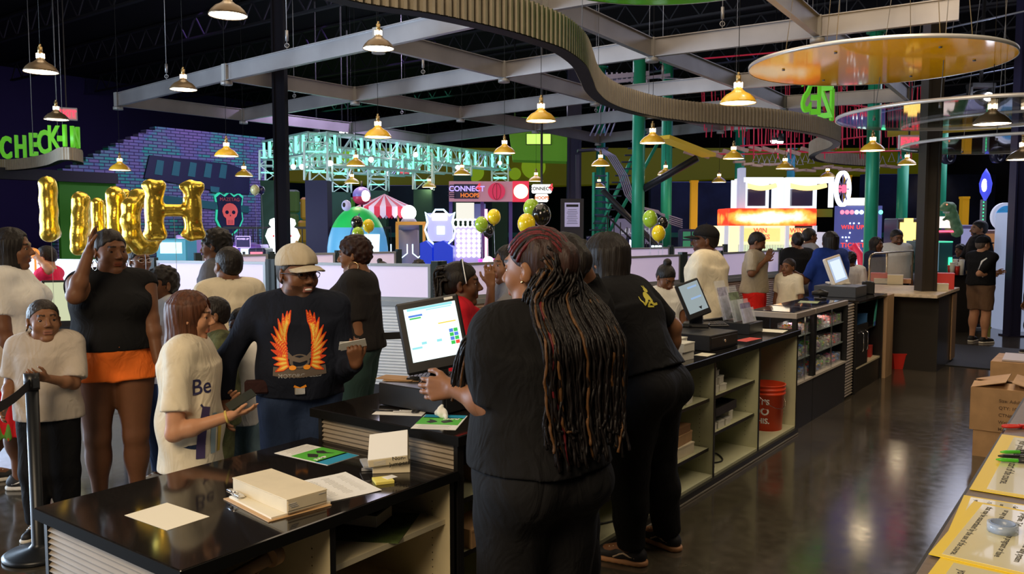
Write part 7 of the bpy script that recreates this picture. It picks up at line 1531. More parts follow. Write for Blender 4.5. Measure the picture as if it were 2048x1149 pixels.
t = hall('totem_light', 'tall totem with a blue and red lit rocket shape and green dots', 'totem', 1966, 17, 0); s = MB(); z = lambda y: zz(y, 17); s.box((0, .05, z(400)/2), (.09, .08, z(400))); s.build('pole', mat('totem_grey', (.3, .3, .35), .4), t); s = MB(); s.smooth = True; s.lathe([(.02, z(402)), (.10, z(385)), (.12, z(368)), (.07, z(350)), (.001, z(338))], 14); s.build('rocket', mat('rocket_blue', (.03, .05, .5), .4, emit=(.08, .1, .9), es=.8), t); s = MB(); s.sphere((-.07, -.08, z(372)), .06, 10, (1, .6, 2.2)); s.build('white_glow', glow('rocket_white', (1, .85, .85), 3), t); s = MB()
for k in range(14): s.sphere((-.03, -.01, z(405)-k*.07), .013, 6)
s.build('green_dots', glow('green_neon', (.05, 1, .35), 2.2), t)
t = hall('round_sign', 'round white rimmed sign with blue artwork at the right', 'sign', 2008, 16, 0); z = zz(434, 16); M = Matrix.Translation((0, 0, z)) @ Matrix.Rotation(PI/2, 4, 'X'); s = MB(); s.cyl((0, 0, -.05), .27, .08, 36, M=M); s.build('rim', mat('round_white', (.7, .7, .78), .4, emit=(.6, .65, .9), es=.5), t); s = MB(); s.cyl((0, 0, .03), .21, .02, 32, M=M); s.build('artwork', mat('round_blue', (.05, .25, .55), .4, emit=(.05, .3, .7), es=.5, noise=.6, nscale=9), t); text_obj('lettering', 'SKATE', .10, mat('round_gold', (.8, .5, .05), .4, emit=(.8, .5, .05), es=.6), frame((0, -.06, z), (1, 0, 0), (0, 0, 1)), t, .004, .03); s = MB(); s.box((0, .08, z/2), (.08, .05, z)); s.build('post', DARK, t)
for i, (px, d, top, bot, lab) in enumerate([(1386, 19, 366, 500, 'orange yellow square pillar left of the crane machine'), (1690, 24, 355, 500, 'orange yellow pillar behind the crane wheel'), (1925, 18.5, 398, 520, 'orange yellow square pillar behind the dinosaur')]):
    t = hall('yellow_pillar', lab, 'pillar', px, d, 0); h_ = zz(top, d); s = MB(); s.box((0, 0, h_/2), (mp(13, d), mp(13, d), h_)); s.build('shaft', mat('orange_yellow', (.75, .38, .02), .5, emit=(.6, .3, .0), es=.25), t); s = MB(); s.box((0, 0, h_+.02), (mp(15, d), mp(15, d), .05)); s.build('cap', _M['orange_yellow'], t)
# ---- ropes course
t = thing('ropes_course', 'ropes course of green steel poles, red ropes and wooden steps above the arcade', 'ropes course', (0, 0, 0)); RC = t
for px, d, top, w_ in ((1275, 17, 120, .13), (1331, 18.5, 128, .12), (1476, 20, 262, .11), (1740, 15, 70, .115), (1801, 19, 300, .12), (1878, 20, 255, .11), (1578, 26, 300, .12), (1200, 24, 140, .13)):
    q = atd(px, 500, d); zt_ = zz(top, d); s = MB(); s.smooth = True; s.cyl((q.x, q.y, 0), w_, zt_, 20); s.cyl((q.x, q.y, zt_-.04), w_*1.5, .05, 20); s.cyl((q.x, q.y, 0), w_*1.6, .03, 20); s.build('pole', GREENP, RC)
def rope(a, b, r=.014, sag=0): 
    s = MB(); s.smooth = True; s.tube([Vector(a).lerp(Vector(b), i/6)-ZUP*sag*4*(i/6)*(1-i/6) for i in range(7)], r, 5); return s
s = MB(); s.smooth = True
for a, b in (((1400, 118, 16), (1735, 78, 15)), ((1340, 162, 18), (1900, 232, 17)), ((1480, 292, 18), (1760, 270, 17)), ((1490, 300, 18), (1800, 302, 18)), ((1380, 308, 18), (1640, 300, 20)), ((1740, 150, 15), (2100, 90, 14))): 
    A1, B1 = atd(*a), atd(*b); s.tube([A1, A1.lerp(B1, .5)-ZUP*.05, B1], .016, 5)
s.build('red_cable', REDROPE, RC)
s = MB(); s.smooth = True
for a, b in (((1330, 165, 18.5), (1740, 130, 15)), ((1200, 150, 17), (1560, 168, 17)), ((1740, 90, 15), (2060, 20, 12)), ((1331, 140, 18.5), (1275, 150, 17)), ((1740, 190, 15), (2060, 130, 15)), ((1740, 230, 16), (2060, 160, 15)), ((1220, 160, 17), (1340, 155, 18))): A1, B1 = atd(*a), atd(*b); s.tube([A1, B1], .016, 5)
s.build('steel_cable', mat('lit_cable', (.3, .35, .5), .4, .5), RC)
rr_ = random.Random(8)
for k in range(90):
    px = 1405+k*5.3+rr_.uniform(-3, 3); d = 18+rr_.uniform(-1.5, 3); 
    if 1725 < px < 1755 or px > 1905: continue
    top = rr_.choice([150, 170, 195, 215]); bot = rr_.choice([275, 290, 300, 318]) if px > 1480 else rr_.choice([225, 262, 275])
    a, b = atd(px, top, d), atd(px+rr_.uniform(-5, 5), bot, d); s = MB(); s.smooth = True; s.tube([a, b], .014, 4); s.build('red_rope', REDROPE, RC)
SLW = mat('pink_wood_step', (.50, .34, .30), .6, noise=.15)
for k in range(12):
    q = atd(1380+k*26, 307-k*1.0+6*math.sin(k), 18); s = MB(); s.bar(q-CR*.13+ZUP*.04, q+CR*.13-ZUP*.04, .09, .07); s.build('wooden_step', SLW, RC)
for k in range(26):
    u = k/25; px = 1355+u*440; py = 292+52*math.sin(min(1, u*1.7)*PI*.5)+4*math.sin(u*25)-10*max(0, u-.75); q = atd(px, py-6, 19); s = MB(); s.bar(q-CR*.12, q+CR*.12+ZUP*.02*(k % 3-1), .16, .05); s.build('bridge_plank', SLW, RC)
for k in range(14):
    px = 1512+k*11 if k < 11 else 1765+(k-11)*18; q = atd(px, 318+(k % 3)*3, 18); s = MB(); s.smooth = True; s.tube([q+ZUP*.12, q+CR*.07-ZUP*.06, q-CR*.07-ZUP*.06], .010, 5, True); s.build('hand_ring', mat('ring_lilac', (.4, .38, .5), .4, .4), RC)
# yellow slide platform, brace, yellow beam, tyres
s = MB(); a, b = atd(1325, 275, 15.5), atd(1418, 311, 16.5); s.bar(a, b, .32, .07); s.build('yellow_platform', mat('platform_yellow', (.75, .5, .05), .4, emit=(.5, .35, .02), es=.2), RC)
s = MB(); s.smooth = True; s.tube([atd(1283, 380, 17), atd(1395, 316, 16.5)], .075, 10); s.build('diagonal_brace', DARK, RC)
s = MB(); a, b = atd(1775, 267, 16), atd(2048, 248, 15); s.bar(a, b, .10, .13); s.build('yellow_beam', mat('beam_yellow', (.75, .55, .03), .4), RC)
for px, py in ((1896, 312), (1995, 310)):
    q = atd(px, py, 16.5); M = Matrix.Translation(q) @ Matrix.Rotation(YAW+.5, 4, 'Z') @ Matrix.Rotation(PI/2, 4, 'X'); s = MB(); s.smooth = True; s.lathe([(.10, -.05), (.155, -.07), (.165, 0), (.155, .07), (.10, .05), (.10, -.05)], 24, M, cap=False); s.build('tyre', mat('tyre_rubber', (.02, .02, .05), .35), RC)
# ---- stair tower
t = thing('stair_tower', 'dark steel stair tower with green ladder rails at the hall centre', 'stair tower', (0, 0, 0)); d = 19
def PT(x, y, dd=0): return atd(x, y, d+dd)
s = MB()
for x in (1188, 1215): s.bar(PT(x, 345), Vector((PT(x, 345).x, PT(x, 345).y, 0)), .06)
s.build('tower_posts', GREENP, t); s = MB()
for k in range(13): s.bar(PT(1188, 352+k*13), PT(1215, 352+k*13), .05, .03)
s.build('ladder_rungs', mat('rung_blue', (.05, .07, .2), .4, .3), t)
s = MB(); s.smooth = True; s.tube([PT(1290, 262), PT(1180, 500)], .05, 8); s.build('green_stringer', GREENP, t); s = MB(); s.smooth = True; s.tube([PT(1330, 260, .6), PT(1210, 480, .6)], .04, 8); s.build('green_stringer', GREENP, t)
s = MB()
for k in range(16): a = PT(1282-k*6.4, 270+k*13.6); s.bar(a-CR*.15, a+CR*.2, .12, .03)
s.build('treads', mat('tread_dark', (.03, .04, .08), .5), t)
s = MB(); s.smooth = True; s.tube([PT(1205, 380, -1), PT(1320, 500, -1)], .06, 8); s.tube([PT(1212, 430, -1.2), PT(1290, 505, -1.2)], .02, 6); s.tube([PT(1222, 410, -1.2), PT(1310, 490, -1.2)], .02, 6)
for k in range(8): s.tube([PT(1215+k*13, 425+k*10, -1.2), PT(1215+k*13, 500, -1.2)], .012, 5)
s.build('black_handrail', DARK, t)
CT = mat('lilac_tube', (.35, .33, .5), .35, .4)
for k in range(5):
    s = MB(); s.smooth = True; s.tube([PT(1180+k*10, 272, -.5), PT(1196+k*9, 240, -.5), PT(1204+k*9, 205, -.5)], .018, 5); s.build('climb_tube', CT, t)
    s = MB(); s.smooth = True; pts = [(1190+k*4, 298), (1215+k*4, 312), (1238+k*4, 350), (1250+k*4, 390), (1270+k*4, 415), (1300+k*4, 422), (1340, 432+k*4), (1365, 440+k*4)]; s.tube([PT(x, y, -.6) for x, y in pts], .016, 5); s.build('slide_tube', CT, t)
s = MB(); s.bar(PT(1155, 302), PT(1215, 298), .35, .05); s.bar(PT(1155, 310), PT(1155, 480), .08); s.build('platform', mat('platform_dark', (.05, .05, .1), .4, .3), t)
s = MB(); s.bar(PT(1212, 155, -2), PT(1298, 147, -2), .09); s.bar(PT(1225, 165, -2), PT(1340, 150, -2), .06); 
for k in range(9): s.bar(PT(1214+k*10, 145, -2), PT(1214+k*10, 165, -2), .03)
s.build('top_machinery', CT, t)
t = hall('launch_sign', 'dim grey board reading LAUNCH behind the stairs', 'sign', 1270, 20.5, 0); z = zz(463, 20.5); s = MB(); s.box((0, .05, z), (1.2, .05, .62)); s.build('board', mat('launch_board', (.25, .22, .33), .6, emit=(.2, .18, .3), es=.3), t); text_obj('lettering', 'LAUNCH', .18, mat('launch_letter', (.6, .6, .65), .5, emit=(.5, .5, .6), es=.4), frame((0, .02, z), (1, 0, 0), (0, 0, 1)), t, .003, .03); s = MB(); s.box((0, .1, z/2-.2), (.1, .05, z-.4)); s.build('post', DARK, t)
for px, py, w_, h_, c, lab in ((1202, 490, 50, 30, (.25, .55, 1), 'blue white lit game behind the two cashiers'), (1272, 500, 30, 50, (.9, .8, 1), 'white arched lit game in front of the stairs'), (1312, 505, 22, 34, (.8, 1, 1), 'rounded white lit game right of the arched one'), (1390, 480, 55, 40, (.05, .3, .15), 'green and blue lit play panel behind the cap man')):
    t = hall('lit_game', lab, 'arcade game', px, 18, 0); z = zz(py, 18); s = MB(); s.smooth = False; a_, b_ = mp(w_, 18)/2, mp(h_, 18)/2; s.box((0, .1, (z+b_)/2), (2*a_+.06, .3, z+b_+.03), bev=.03); s.build('cabinet', mat('game_dark_navy', (.03, .03, .1), .4), t)
    s = MB()
    for i in range(3):
        for j in range(2): s.box((-a_*.66+i*a_*.66, -.06, z-b_*.45+j*b_*.9), (a_*.55, .02, b_*.75), bev=.008)
    s.build('lit_windows', glow('lg_%d' % px, c, 2.2 if px != 1390 else .6), t)
# dark booth silhouettes that close the back of the hall
for px, d, w_, top, c, lab in ((1440, 27, 4.6, 365, (.02, .03, .07), 'dark blue painted booth wall behind the crane machine'), (1850, 27, 4.2, 350, (.015, .02, .05), 'dark mural booth behind the big steel column'), (900, 28, 5.5, 372, (.01, .03, .03), 'dark green booth behind the basketball banner')):
    t = hall('booth', lab, 'booth', px, d, 0); s = MB(); s.box((0, 0, zz(top, d)/2), (w_, .4, zz(top, d)), bev=.02); s.build('wall', mat('booth_%d' % px, c, .6, noise=.6, nscale=1.2), t); s = MB(); s.box((0, -.25, zz(470, d)), (w_, .1, .15)); s.build('counter_ledge', mat('ledge_green', (.02, .22, .12), .5), t)
# ------------------------------------------------------------------ people
def cl(n, c, **k): return cloth(n, c, **k)
CW, CCR, CBK, CNV = cl('white', (.74, .72, .68)), cl('cream', (.74, .66, .50)), cl('black', (.008, .008, .009)), cl('navy', (.010, .016, .040))
DKP, JEAN, GREY = cl('black_trouser', (.008, .008, .009)), cl('denim', (.02, .035, .08)), cl('grey', (.20, .20, .22))
D1, D2, D3, LT, MD = (.105, .042, .020), (.17, .072, .035), (.24, .110, .055), (.50, .25, .14), (.30, .14, .07)
SB_, SW_, SG_ = mat('shoe_black', (.015, .015, .018), .6), mat('sole_white', (.7, .66, .58), .6), mat('gum_sole', (.45, .22, .10), .6)
VAN = (SB_, SW_, SW_, SW_)
def PP(label, px, d, top, extra=.0, **k):
    H = CAMH+(453-top)/FPX*d-extra
    k.setdefault('hs', 1.1); k.setdefault('res', min(.017, max(.0095, .0024*d))); k.setdefault('hres', min(.0085, max(.0042, .0010*d)))
    return person(label, px, d, H, **k)
def onear(o, side, r, m_, name='earring', tilt=.3):
    c = o['hc']+o['HR'] @ (np.array([side*.083, -.006, -.045-r])*o['hs']); s = MB(); s.smooth = True
    ax = Vector(o['HR'] @ np.array([0, 1, 0])); s.tube([Vector(c)+ax*r*math.cos(a)+ZUP*r*math.sin(a) for a in [i*PI/12 for i in range(24)]], .0035, 6, True); s.build(name, m_, o['body'])
def glasses(o, m_):
    T = lambda p: Vector(o['hc']+o['HR'] @ (L3(p)*o['hs'])); s = MB(); s.smooth = True
    for sx in (-1, 1):
        s.tube([T((sx*.032+.024*math.cos(a), .098-.006*abs(math.cos(a)), .002+.016*math.sin(a))) for a in [i*PI/8 for i in range(16)]], .0018, 5, True); s.tube([T((sx*.056, .092, .006)), T((sx*.078, .04, .006)), T((sx*.084, -.01, .002))], .002, 5)
    s.tube([T((-.009, .1, .006)), T((.009, .1, .006))], .0018, 5); s.build('glasses', m_, o['body'])
FX, FY, BX = (-1, 0, 0), (0, 0, 1), (1, 0, 0)
HOOP = mat('silver_hoop', (.75, .72, .68), .2, 1); GH = mat('gold_hoop', (.75, .55, .3), .25, 1)
# far left woman
PLM = cl('pleats', (.55, .46, .38)); nt_ = PLM.node_tree; tc_ = [n for n in nt_.nodes if n.type == 'TEX_COORD'][0]; sx_ = nt_.nodes.new('ShaderNodeSeparateXYZ'); nt_.links.new(tc_.outputs['Object'], sx_.inputs[0])
g_ = nt_.nodes.new('ShaderNodeMath'); g_.operation = 'LESS_THAN'; g_.inputs[1].default_value = .74; nt_.links.new(sx_.outputs['Z'], g_.inputs[0]); w1_ = nt_.nodes.new('ShaderNodeTexWave'); w1_.inputs['Scale'].default_value = 6; nt_.links.new(tc_.outputs['Object'], w1_.inputs['Vector'])
r_ = nt_.nodes.new('ShaderNodeValToRGB'); r_.color_ramp.elements[0].position = .80; r_.color_ramp.elements[0].color = (.62, .02, .03, 1); r_.color_ramp.elements[1].position = .86; r_.color_ramp.elements[1].color = (.12, .30, .05, 1); nt_.links.new(w1_.outputs[0], r_.inputs[0])
m_ = nt_.nodes.new('ShaderNodeMix'); m_.data_type = 'RGBA'; nt_.links.new(g_.outputs[0], m_.inputs[0]); m_.inputs[6].default_value = (.55, .46, .38, 1); nt_.links.new(r_.outputs[0], m_.inputs[7]); nt_.links.new(m_.outputs[2], nt_.nodes['Principled BSDF'].inputs['Base Color'])
o = PP('woman at the left edge with a black bob, white tee and long pleated skirt', 28, 5.5, 455, face=15, w=1.25, skin=D2, fem=True, bust=1.25, hips=1.1, glute=1.0, hair=('bob', .010, .15), hairc=(.012, .009, .008),
   arms=dict(R=('d', (.12, .05, -1), (.0, .25, -1)), L=('d', (-.1, .1, -1), (0, .3, -1))), shirt=(CW, .72, .60, .0, .07, .003), bottom=(PLM, .245, .03, .62, 'skirt', 'pleated_skirt'), shoe=VAN, feet=dict(R=atd(40, 985, 5.55), L=atd(-30, 985, 5.7)))
s = MB(); s.smooth = True; B = o; s.tube([tuple(o['U'](-.06, .03, .82)), tuple(o['U'](.03, .095, .73)), tuple(o['U'](.10, .07, .62)), tuple(o['U'](.13, .0, .54))], .006, 6); s.build('bag_strap', PLBK, o['body'])
o = PP('small boy in a beige tee holding the black queue post', 92, 4.72, 597, face=283, w=1.05, skin=D3, head=(28, 6), hs=1.3, hair=('short', .002), hairc=(.03, .022, .018), arms=dict(L=('p', (148, 768, -.4), (92, 757, -1)), R=('p', (22, 765, -.3), (8, 815, -1))), palm=dict(L=(0, 1, 0)),
   shirt=(cl('beige', (.50, .43, .36)), .85, .50, .032, .07, .004), bottom=(DKP, .06, .02, .56), shoe=VAN, lipc=(.30, .12, .08))
o = PP('woman in a black sleeveless top and orange shorts with one hand on her head', 228, 5.12, 456, face=292, w=1.25, skin=D2, fem=True, bust=1.25, hips=1.10, belly=.3, chub=1.12, head=(30, -2), hair=('slick', .004), hairc=(.014, .010, .009),
   arms=dict(R=('p', (150, 592, -1), (178, 505, .2), (.15, .15, 1)), L=('p', (302, 640, -.2), (316, 722, -.3))), palm=dict(R=(1, .3, 0)), handcurl=.15, shirt=(CBK, .10, .585, .004, .045, .003), bottom=(cl('orange', (.95, .20, .03)), .475, .02, .60, 'x', 'shorts'), shoe=(SB_, SW_))
for sd in (-1, 1): onear(o, sd, .030, HOOP)
# girl in cream tee
o = PP('girl with a brown bob in a cream printed tee behind the low counter', 378, 4.0, 583, face=8, w=1.22, skin=LT, fem=True, hs=1.12, hair=('bob', .014, .165), hairc=(.085, .030, .014), head=(0, -6), arms=dict(R=('p', (348, 868, -.5), (462, 832, .3), (1, .2, .25)), L=('p', (400, 850, .5), (440, 815, .2))), palm=dict(R=(0, .3, 1)), handcurl=.25,
   shirt=(CCR, .72, .42, .012, .062, .0045), bottom=(JEAN, .06, .01, .52), shoe=VAN)
pr = o['shirt']; U = o['U']; nv = mat('print_navy', (.03, .03, .10), .7)
decal(pr, o, [text_poly('Be', .105, .01), strip_poly([(-.01, -.08), (.03, -.14), (.0, -.2), (.035, -.17)], .010)], U(.06, .03, .70), (-.6, .8, 0), (0, 0, 1), nv, 'lettering_print')
decal(pr, o, [strip_poly([(.0, -.08), (-.02, -.16), (-.035, -.26), (-.04, -.32)], .045)], U(.06, .045, .69), (-.6, .8, 0), (0, 0, 1), mat('print_purple', (.06, .04, .12), .7), 'purple_stripe', .004); decal(pr, o, [strip_poly([(.05, -.12), (.035, -.22), (.03, -.31)], .03)], U(.06, .045, .69), (-.6, .8, 0), (0, 0, 1), mat('print_bluegrey', (.30, .40, .45), .7), 'blue_stripe', .004)
decal(pr, o, [strip_poly([(.085, -.14), (.075, -.24), (.07, -.31)], .022)], U(.06, .045, .69), (-.6, .8, 0), (0, 0, 1), mat('print_yellow', (.60, .45, .08), .7), 'yellow_stripe', .004)
w_ = o['wr']['R']; s = MB(); s.smooth = True; d_ = Vector(w_-o['el']['R']).normalized(); u_ = d_.orthogonal().normalized(); v_ = d_.cross(u_); c_ = Vector(w_)-d_*.02; s.tube([c_+(u_*math.cos(a)+v_*math.sin(a))*.0265 for a in [i*PI/8 for i in range(16)]], .006, 6, True); s.build('wristband', mat('gold_band', (.65, .48, .12), .4), o['body'])
s = MB(); s.box((0, 0, 0), (.07, .14, .008), bev=.003); q = atd(482, 800, 3.95); t = s.build('phone', mat('phone_black', (.03, .035, .03), .2), loc=q); t.rotation_euler = (.5, .3, YAW-.9); tag(t, 'small dark phone in the hand of the girl in the cream tee', 'phone')
# man with cap
o = PP('laughing man in a tan cap and black eagle shirt behind the counter', 598, 4.35, 478, .03, face=285, hs=1.2, w=1.2, belly=.4, skin=D2, chub=1.08, beard=.55, head=(32, -4), hair=('cap', .003, cl('tan_cap', (.52, .45, .33))), hairc=(.05, .045, .04), arms=dict(R=('p', (452, 722, -.1), (452, 812, -.6)), L=('p', (688, 742, -.1), (712, 728, -1), (.0, -.4, .9))), palm=dict(L=(-.3, .9, .2)), handcurl={'L': .75, 'R': .5}, smile=1,
   shirt=(cl('navy_black', (.010, .013, .024)), 1.92, .535, .010, .062, .005), bottom=(JEAN, .05, .012, .56), shoe=(SB_, SB_), lipc=(.35, .14, .11))
glasses(o, DARK); pr = o['shirt']; U = o['U']; oo = U(0, 0, .70); F1, F2, F3 = mat('flame_red', (.75, .06, .01), .7), mat('flame_orange', (.95, .33, .02), .7), mat('flame_yellow', (.95, .68, .12), .7)
for m_, r0, r1, ww, nm in ((F1, .0, 1.0, .030, 'red_feathers'), (F2, .08, .86, .022, 'orange_feathers'), (F3, .15, .66, .011, 'yellow_feathers')):
    for sx in (-1, 1):
        pl_ = []
        for k in range(11):
            a = 1.95-.235*k; L_ = .115+.025*math.sin(k*.5); c0x, c0y = sx*(.072-.002*k), .03-.012*k
            if k < 4: c0y += .01*(4-k)
            ex, ey = c0x+sx*L_*math.cos(a)*.8, c0y+L_*math.sin(a); pl_.append(strip_poly([(c0x+(ex-c0x)*u, c0y+(ey-c0y)*u) for u in (r0, (r0+r1)/2, r1)], [ww*.6, ww, ww*.15]))
        decal(pr, o, pl_, oo, FX, FY, m_, nm, .0015+.0008*(3-len(nm) % 3))
decal(pr, o, [disc_poly(0, -.075, .05, .035), strip_poly([(-.13, -.125), (0, -.135), (.13, -.125)], .045), strip_poly([(-.10, .0), (-.04, -.06), (0, -.07), (.04, -.06), (.10, .0)], .022)], oo, FX, FY, mat('print_grey_brown', (.13, .10, .08), .7), 'eagle_body', .003)
decal(pr, o, [disc_poly(-.035, -.105, .018, .012), disc_poly(.035, -.105, .018, .012), strip_poly([(-.03, -.20), (0, -.215), (.03, -.2)], .012)], oo, FX, FY, F2, 'orange_details', .005); decal(pr, o, [text_poly('MOTORCYCLES', .030, .01)], o['U'](0, 0, .612), FX, FY, mat('print_silver', (.35, .35, .36), .6), 'lettering_print', .002)
s = MB(); s.box(tuple(U(0, .118, .565)), (.055, .012, .04), bev=.004); s.build('belt_buckle', CHROME, o['body'])
s = MB(); s.box(tuple(U(.125, .07, .575)), (.12, .05, .07), bev=.01); s.build('waist_pouch', cl('pouch', (.03, .012, .012)), o['body'])
q = atd(706, 690, 4.12); t = thing('paper_slips', 'folded white slips with a black stripe in the capped man hand', 'paper', q, YAW); s = MB(); M = Matrix.Rotation(-.75, 4, 'X') @ Matrix.Rotation(-.25, 4, 'Y'); s.box((0, 0, 0), (.13, .06, .002), M=M); s.box((-.01, .01, .006), (.12, .065, .002), .25, M=M); s.build('slips', WHITE, t); s = MB(); s.box((.012, .01, .0085), (.012, .062, .001), .25, M=M); s.build('black_stripe', INK, t)
# hoop earring woman
o = PP('woman in profile with large gold hoop earring and charcoal tee by the partition', 716, 5.9, 470, face=176, w=1.2, fem=True, bust=1.0, hips=1.1, skin=D3, hair=('curly', .012), hairc=(.028, .010, .007), head=(0, -8), arms=dict(L=('p', (716, 668, 0), (668, 690, 0)), R=('d', (.1, .3, -1), (-.3, 1, -.2))), shirt=(cl('charcoal', (.022, .020, .020)), .72, .535, .010, .06, .003), bottom=(cl('teal_jean', (.05, .10, .09)), .06, .008, .58), shoe=(SB_, SW_))
for sd in (-1, 1): onear(o, sd, .036, GH)
# girl in red with braids
o = PP('girl in a red top with black braids and a headband behind the nearest register', 918, 5.2, 522, face=2, hs=1.28, w=.95, fem=True, skin=D1, hair=('braids', 34, .30, .008), head=(0, 0), arms=dict(R=('d', (.1, .2, -1), (-.2, 1, -.1)), L=('d', (-.3, .8, -.5), (0, 1, .1))), shirt=(cl('red', (.62, .015, .03)), .8, .50, .008, .058, .003), bottom=(DKP, .05, .01, .55))
T = lambda p: Vector(o['hc']+o['HR'] @ (L3(p)*o['hs'])); s = MB(); s.smooth = True; s.tube([T((.094*math.cos(a), .02-.02*math.sin(a), .03+.100*math.sin(a))) for a in [-.2+i*(PI+.4)/16 for i in range(17)]], .009, 6); s.build('headband', CBK, o['body']); s = MB(); s.smooth = True; s.tube([T((.101*math.cos(a), .024-.02*math.sin(a), .03+.107*math.sin(a))) for a in [-.2+i*(PI+.4)/16 for i in range(17)]], .0035, 6); s.build('white_trim', WHITE, o['body'])
PP('person in a grey tee with straight black hair, hand raised, facing the braided cashier', 1022, 5.7, 490, face=200, hs=1.15, w=1.0, fem=True, skin=D3, hair=('bob', .012, .16), arms=dict(L=('p', (978, 640, -.3), (982, 572, 0), (-.1, 0, 1)), R=('d', (.1, .2, -1), (0, 1, 0))), handcurl=.15, shirt=(GREY, .7, .5, .01, .06, .003), bottom=(JEAN, .05, .01, .55))
# braided cashier
o = PP('cashier with long dark and burgundy braids in black, nearest to the lens', 1078, 2.78, 452, face=122, w=1.30, fem=True, skin=D3, chub=1.1, bust=1.0, hips=.98, belly=.3, glute=1.0, head=(28, -4), arms=dict(L=('p', (985, 812, -.2), (908, 777, .3), (-1, .4, -.1)), R=('d', (.2, .05, -1), (-.1, .7, -.7))), handcurl=.45,
   shirt=(CBK, .95, .555, .012, .05, .004), bottom=(DKP, .05, .014, .60), shoe=(SB_, SB_), hair=('slick', .005), hairc=(.03, .014, .012))
rnd = random.Random(3); HR, hc, hs = o['HR'], o['hc'], o['hs']; T = lambda p: Vector(hc+HR @ (L3(p)*hs)); hb = o['body']
hm = [hairmat((.006, .004, .004)), hairmat((.10, .008, .012), 'b'), hairmat((.09, .04, .012), 'g')]
s = [MB(), MB(), MB()]
for i in range(19):       # cornrows swept back over the crown
    a = -1+2*i/18; pts = []; S_ = Vector((a*.078, .066-.05*a*a, .070-.045*a*a)); E_ = Vector((a*.035, -.112, .040))
    for k in range(16):
        u = k/15; q = S_.lerp(E_, u)+Vector((0, 0, .06*math.sin(PI*u)))-Vector((0, -.016, .02)); q = q/math.sqrt((q.x/.084)**2+(q.y/.106)**2+(q.z/.104)**2)+Vector((0, -.016, .02)); pts.append(T(q))
    rr = [.0062*(1+.22*math.sin(k*2.7)) for k in range(16)]; s[1 if i % 3 != 1 else 0].tube(pts, rr, 6)
bk = Vector(HR @ np.array([0, -1, 0])); sidev = Vector(HR @ np.array([1, 0, 0]))
back = lambda z, x: Vector(o['U'](x, -.070*1.3-.016-.03*max(0, (.66-z)*5), z))
for i in range(150):      # long box braids down the back and over the shoulder
    a = rnd.uniform(-1, 1); st = T((a*.074, -.07-rnd.uniform(0, .03)+.045*abs(a), .07-rnd.uniform(0, .10))); over = i < 20; cidx = 2 if rnd.random() < (.3 if over else .09) else (1 if rnd.random() < .05 else 0)
    if over: way = [T((-.075, -.05, .0)), T((-.088-.02*rnd.random(), -.02, -.06)), T((-.11, -.015+.03*rnd.random(), -.13)), Vector(o['U'](-.075-.03*rnd.random(), .0, .835)), Vector(o['U'](-.135-.02*rnd.random(), .02, .79)), Vector(o['U'](-.150, .075, .70-.04*rnd.random()))]
    else:
        e = .67-rnd.random()*.09; w2 = .088; way = [st, st+bk*.03-ZUP*.06, Vector(o['U'](a*.075+.01, -.055, .86)), back(.79, a*w2+.012), back(.72, a*w2+.018+rnd.uniform(-.01, .01)), back(.65, a*w2*.95+.02+rnd.uniform(-.01, .01)), back(e-.02, a*w2*.85+.02+rnd.uniform(-.015, .015))]
    pts = []; n = len(way)
    for j in range(n-1):
        p0, p1, p2, p3 = way[max(j-1, 0)], way[j], way[j+1], way[min(j+2, n-1)]
        for k in range(8): u = k/8; pts.append(.5*((2*p1)+(p2-p0)*u+(2*p0-5*p1+4*p2-p3)*u*u+(3*p1-p0-3*p2+p3)*u**3)+sidev*.004*math.sin(j*3+k+i))
    off = bk*rnd.uniform(0, .035); s[cidx].tube([p+off for p in pts], [.0050*(1+.22*math.sin(k*2.2+i)) for k in range(len(pts))], 6)
for k, nm in enumerate(('dark_braids', 'burgundy_braids', 'golden_braids')): s[k].build(nm, hm[k], hb)
decal(o['shirt'], o, [text_poly('CREW', .05, .02)], o['U'](.085, 0, .735), BX, FY, mat('print_pale_gold', (.55, .50, .30), .6), 'back_print'); s_ = MB(); s_.sphere(tuple(T((-.089, -.002, -.034))), .006, 8); s_.build('earring', GH, hb)
# second and third cashiers
o = PP('cashier mostly hidden between the braided and bob-haired cashiers, one arm raised', 1128, 3.45, 462, face=128, w=1.15, fem=True, skin=D3, hips=.85, hair=('slick', .005), arms=dict(R=('p', (1146, 508, -.2), (1095, 520, .3), (-1, 0, .2)), L=('d', (-.1, .3, -1), (0, 1, 0))), shirt=(CBK, .55, .555, .008, .05, .004), bottom=(DKP, .05, .012, .60), shoe=(SB_, SB_))
decal(o['shirt'], o, [text_poly('CREW', .07, .02), ([(x, y+.06) for x, y in text_poly('FUN', .05, .02)[0]], text_poly('FUN', .05, .02)[1])], o['U'](.02, 0, .74), BX, FY, mat('print_pale_gold', (.55, .50, .30), .6), 'back_print')
o = PP('cashier with a black bob leaning over the long counter, gum soled shoes', 1292, 4.2, 448, face=142, w=1.32, fem=True, skin=D3, lean=.34, head=(6, -6), hips=1.0, glute=.95, hair=('bob', .014, .20), arms=dict(R=('p', (1345, 655, .2), (1340, 742, .4)), L=('d', (-.1, .5, -.8), (0, 1, -.1))), shirt=(CBK, .85, .575, .008, .05, .004), bottom=(DKP, .055, .010, .60), shoe=(SB_, SG_, SW_, mat('tan_stripe', (.55, .42, .3), .6)), feet=dict(L=atd(1262, 1120, 4.30), R=atd(1335, 1090, 4.52)))
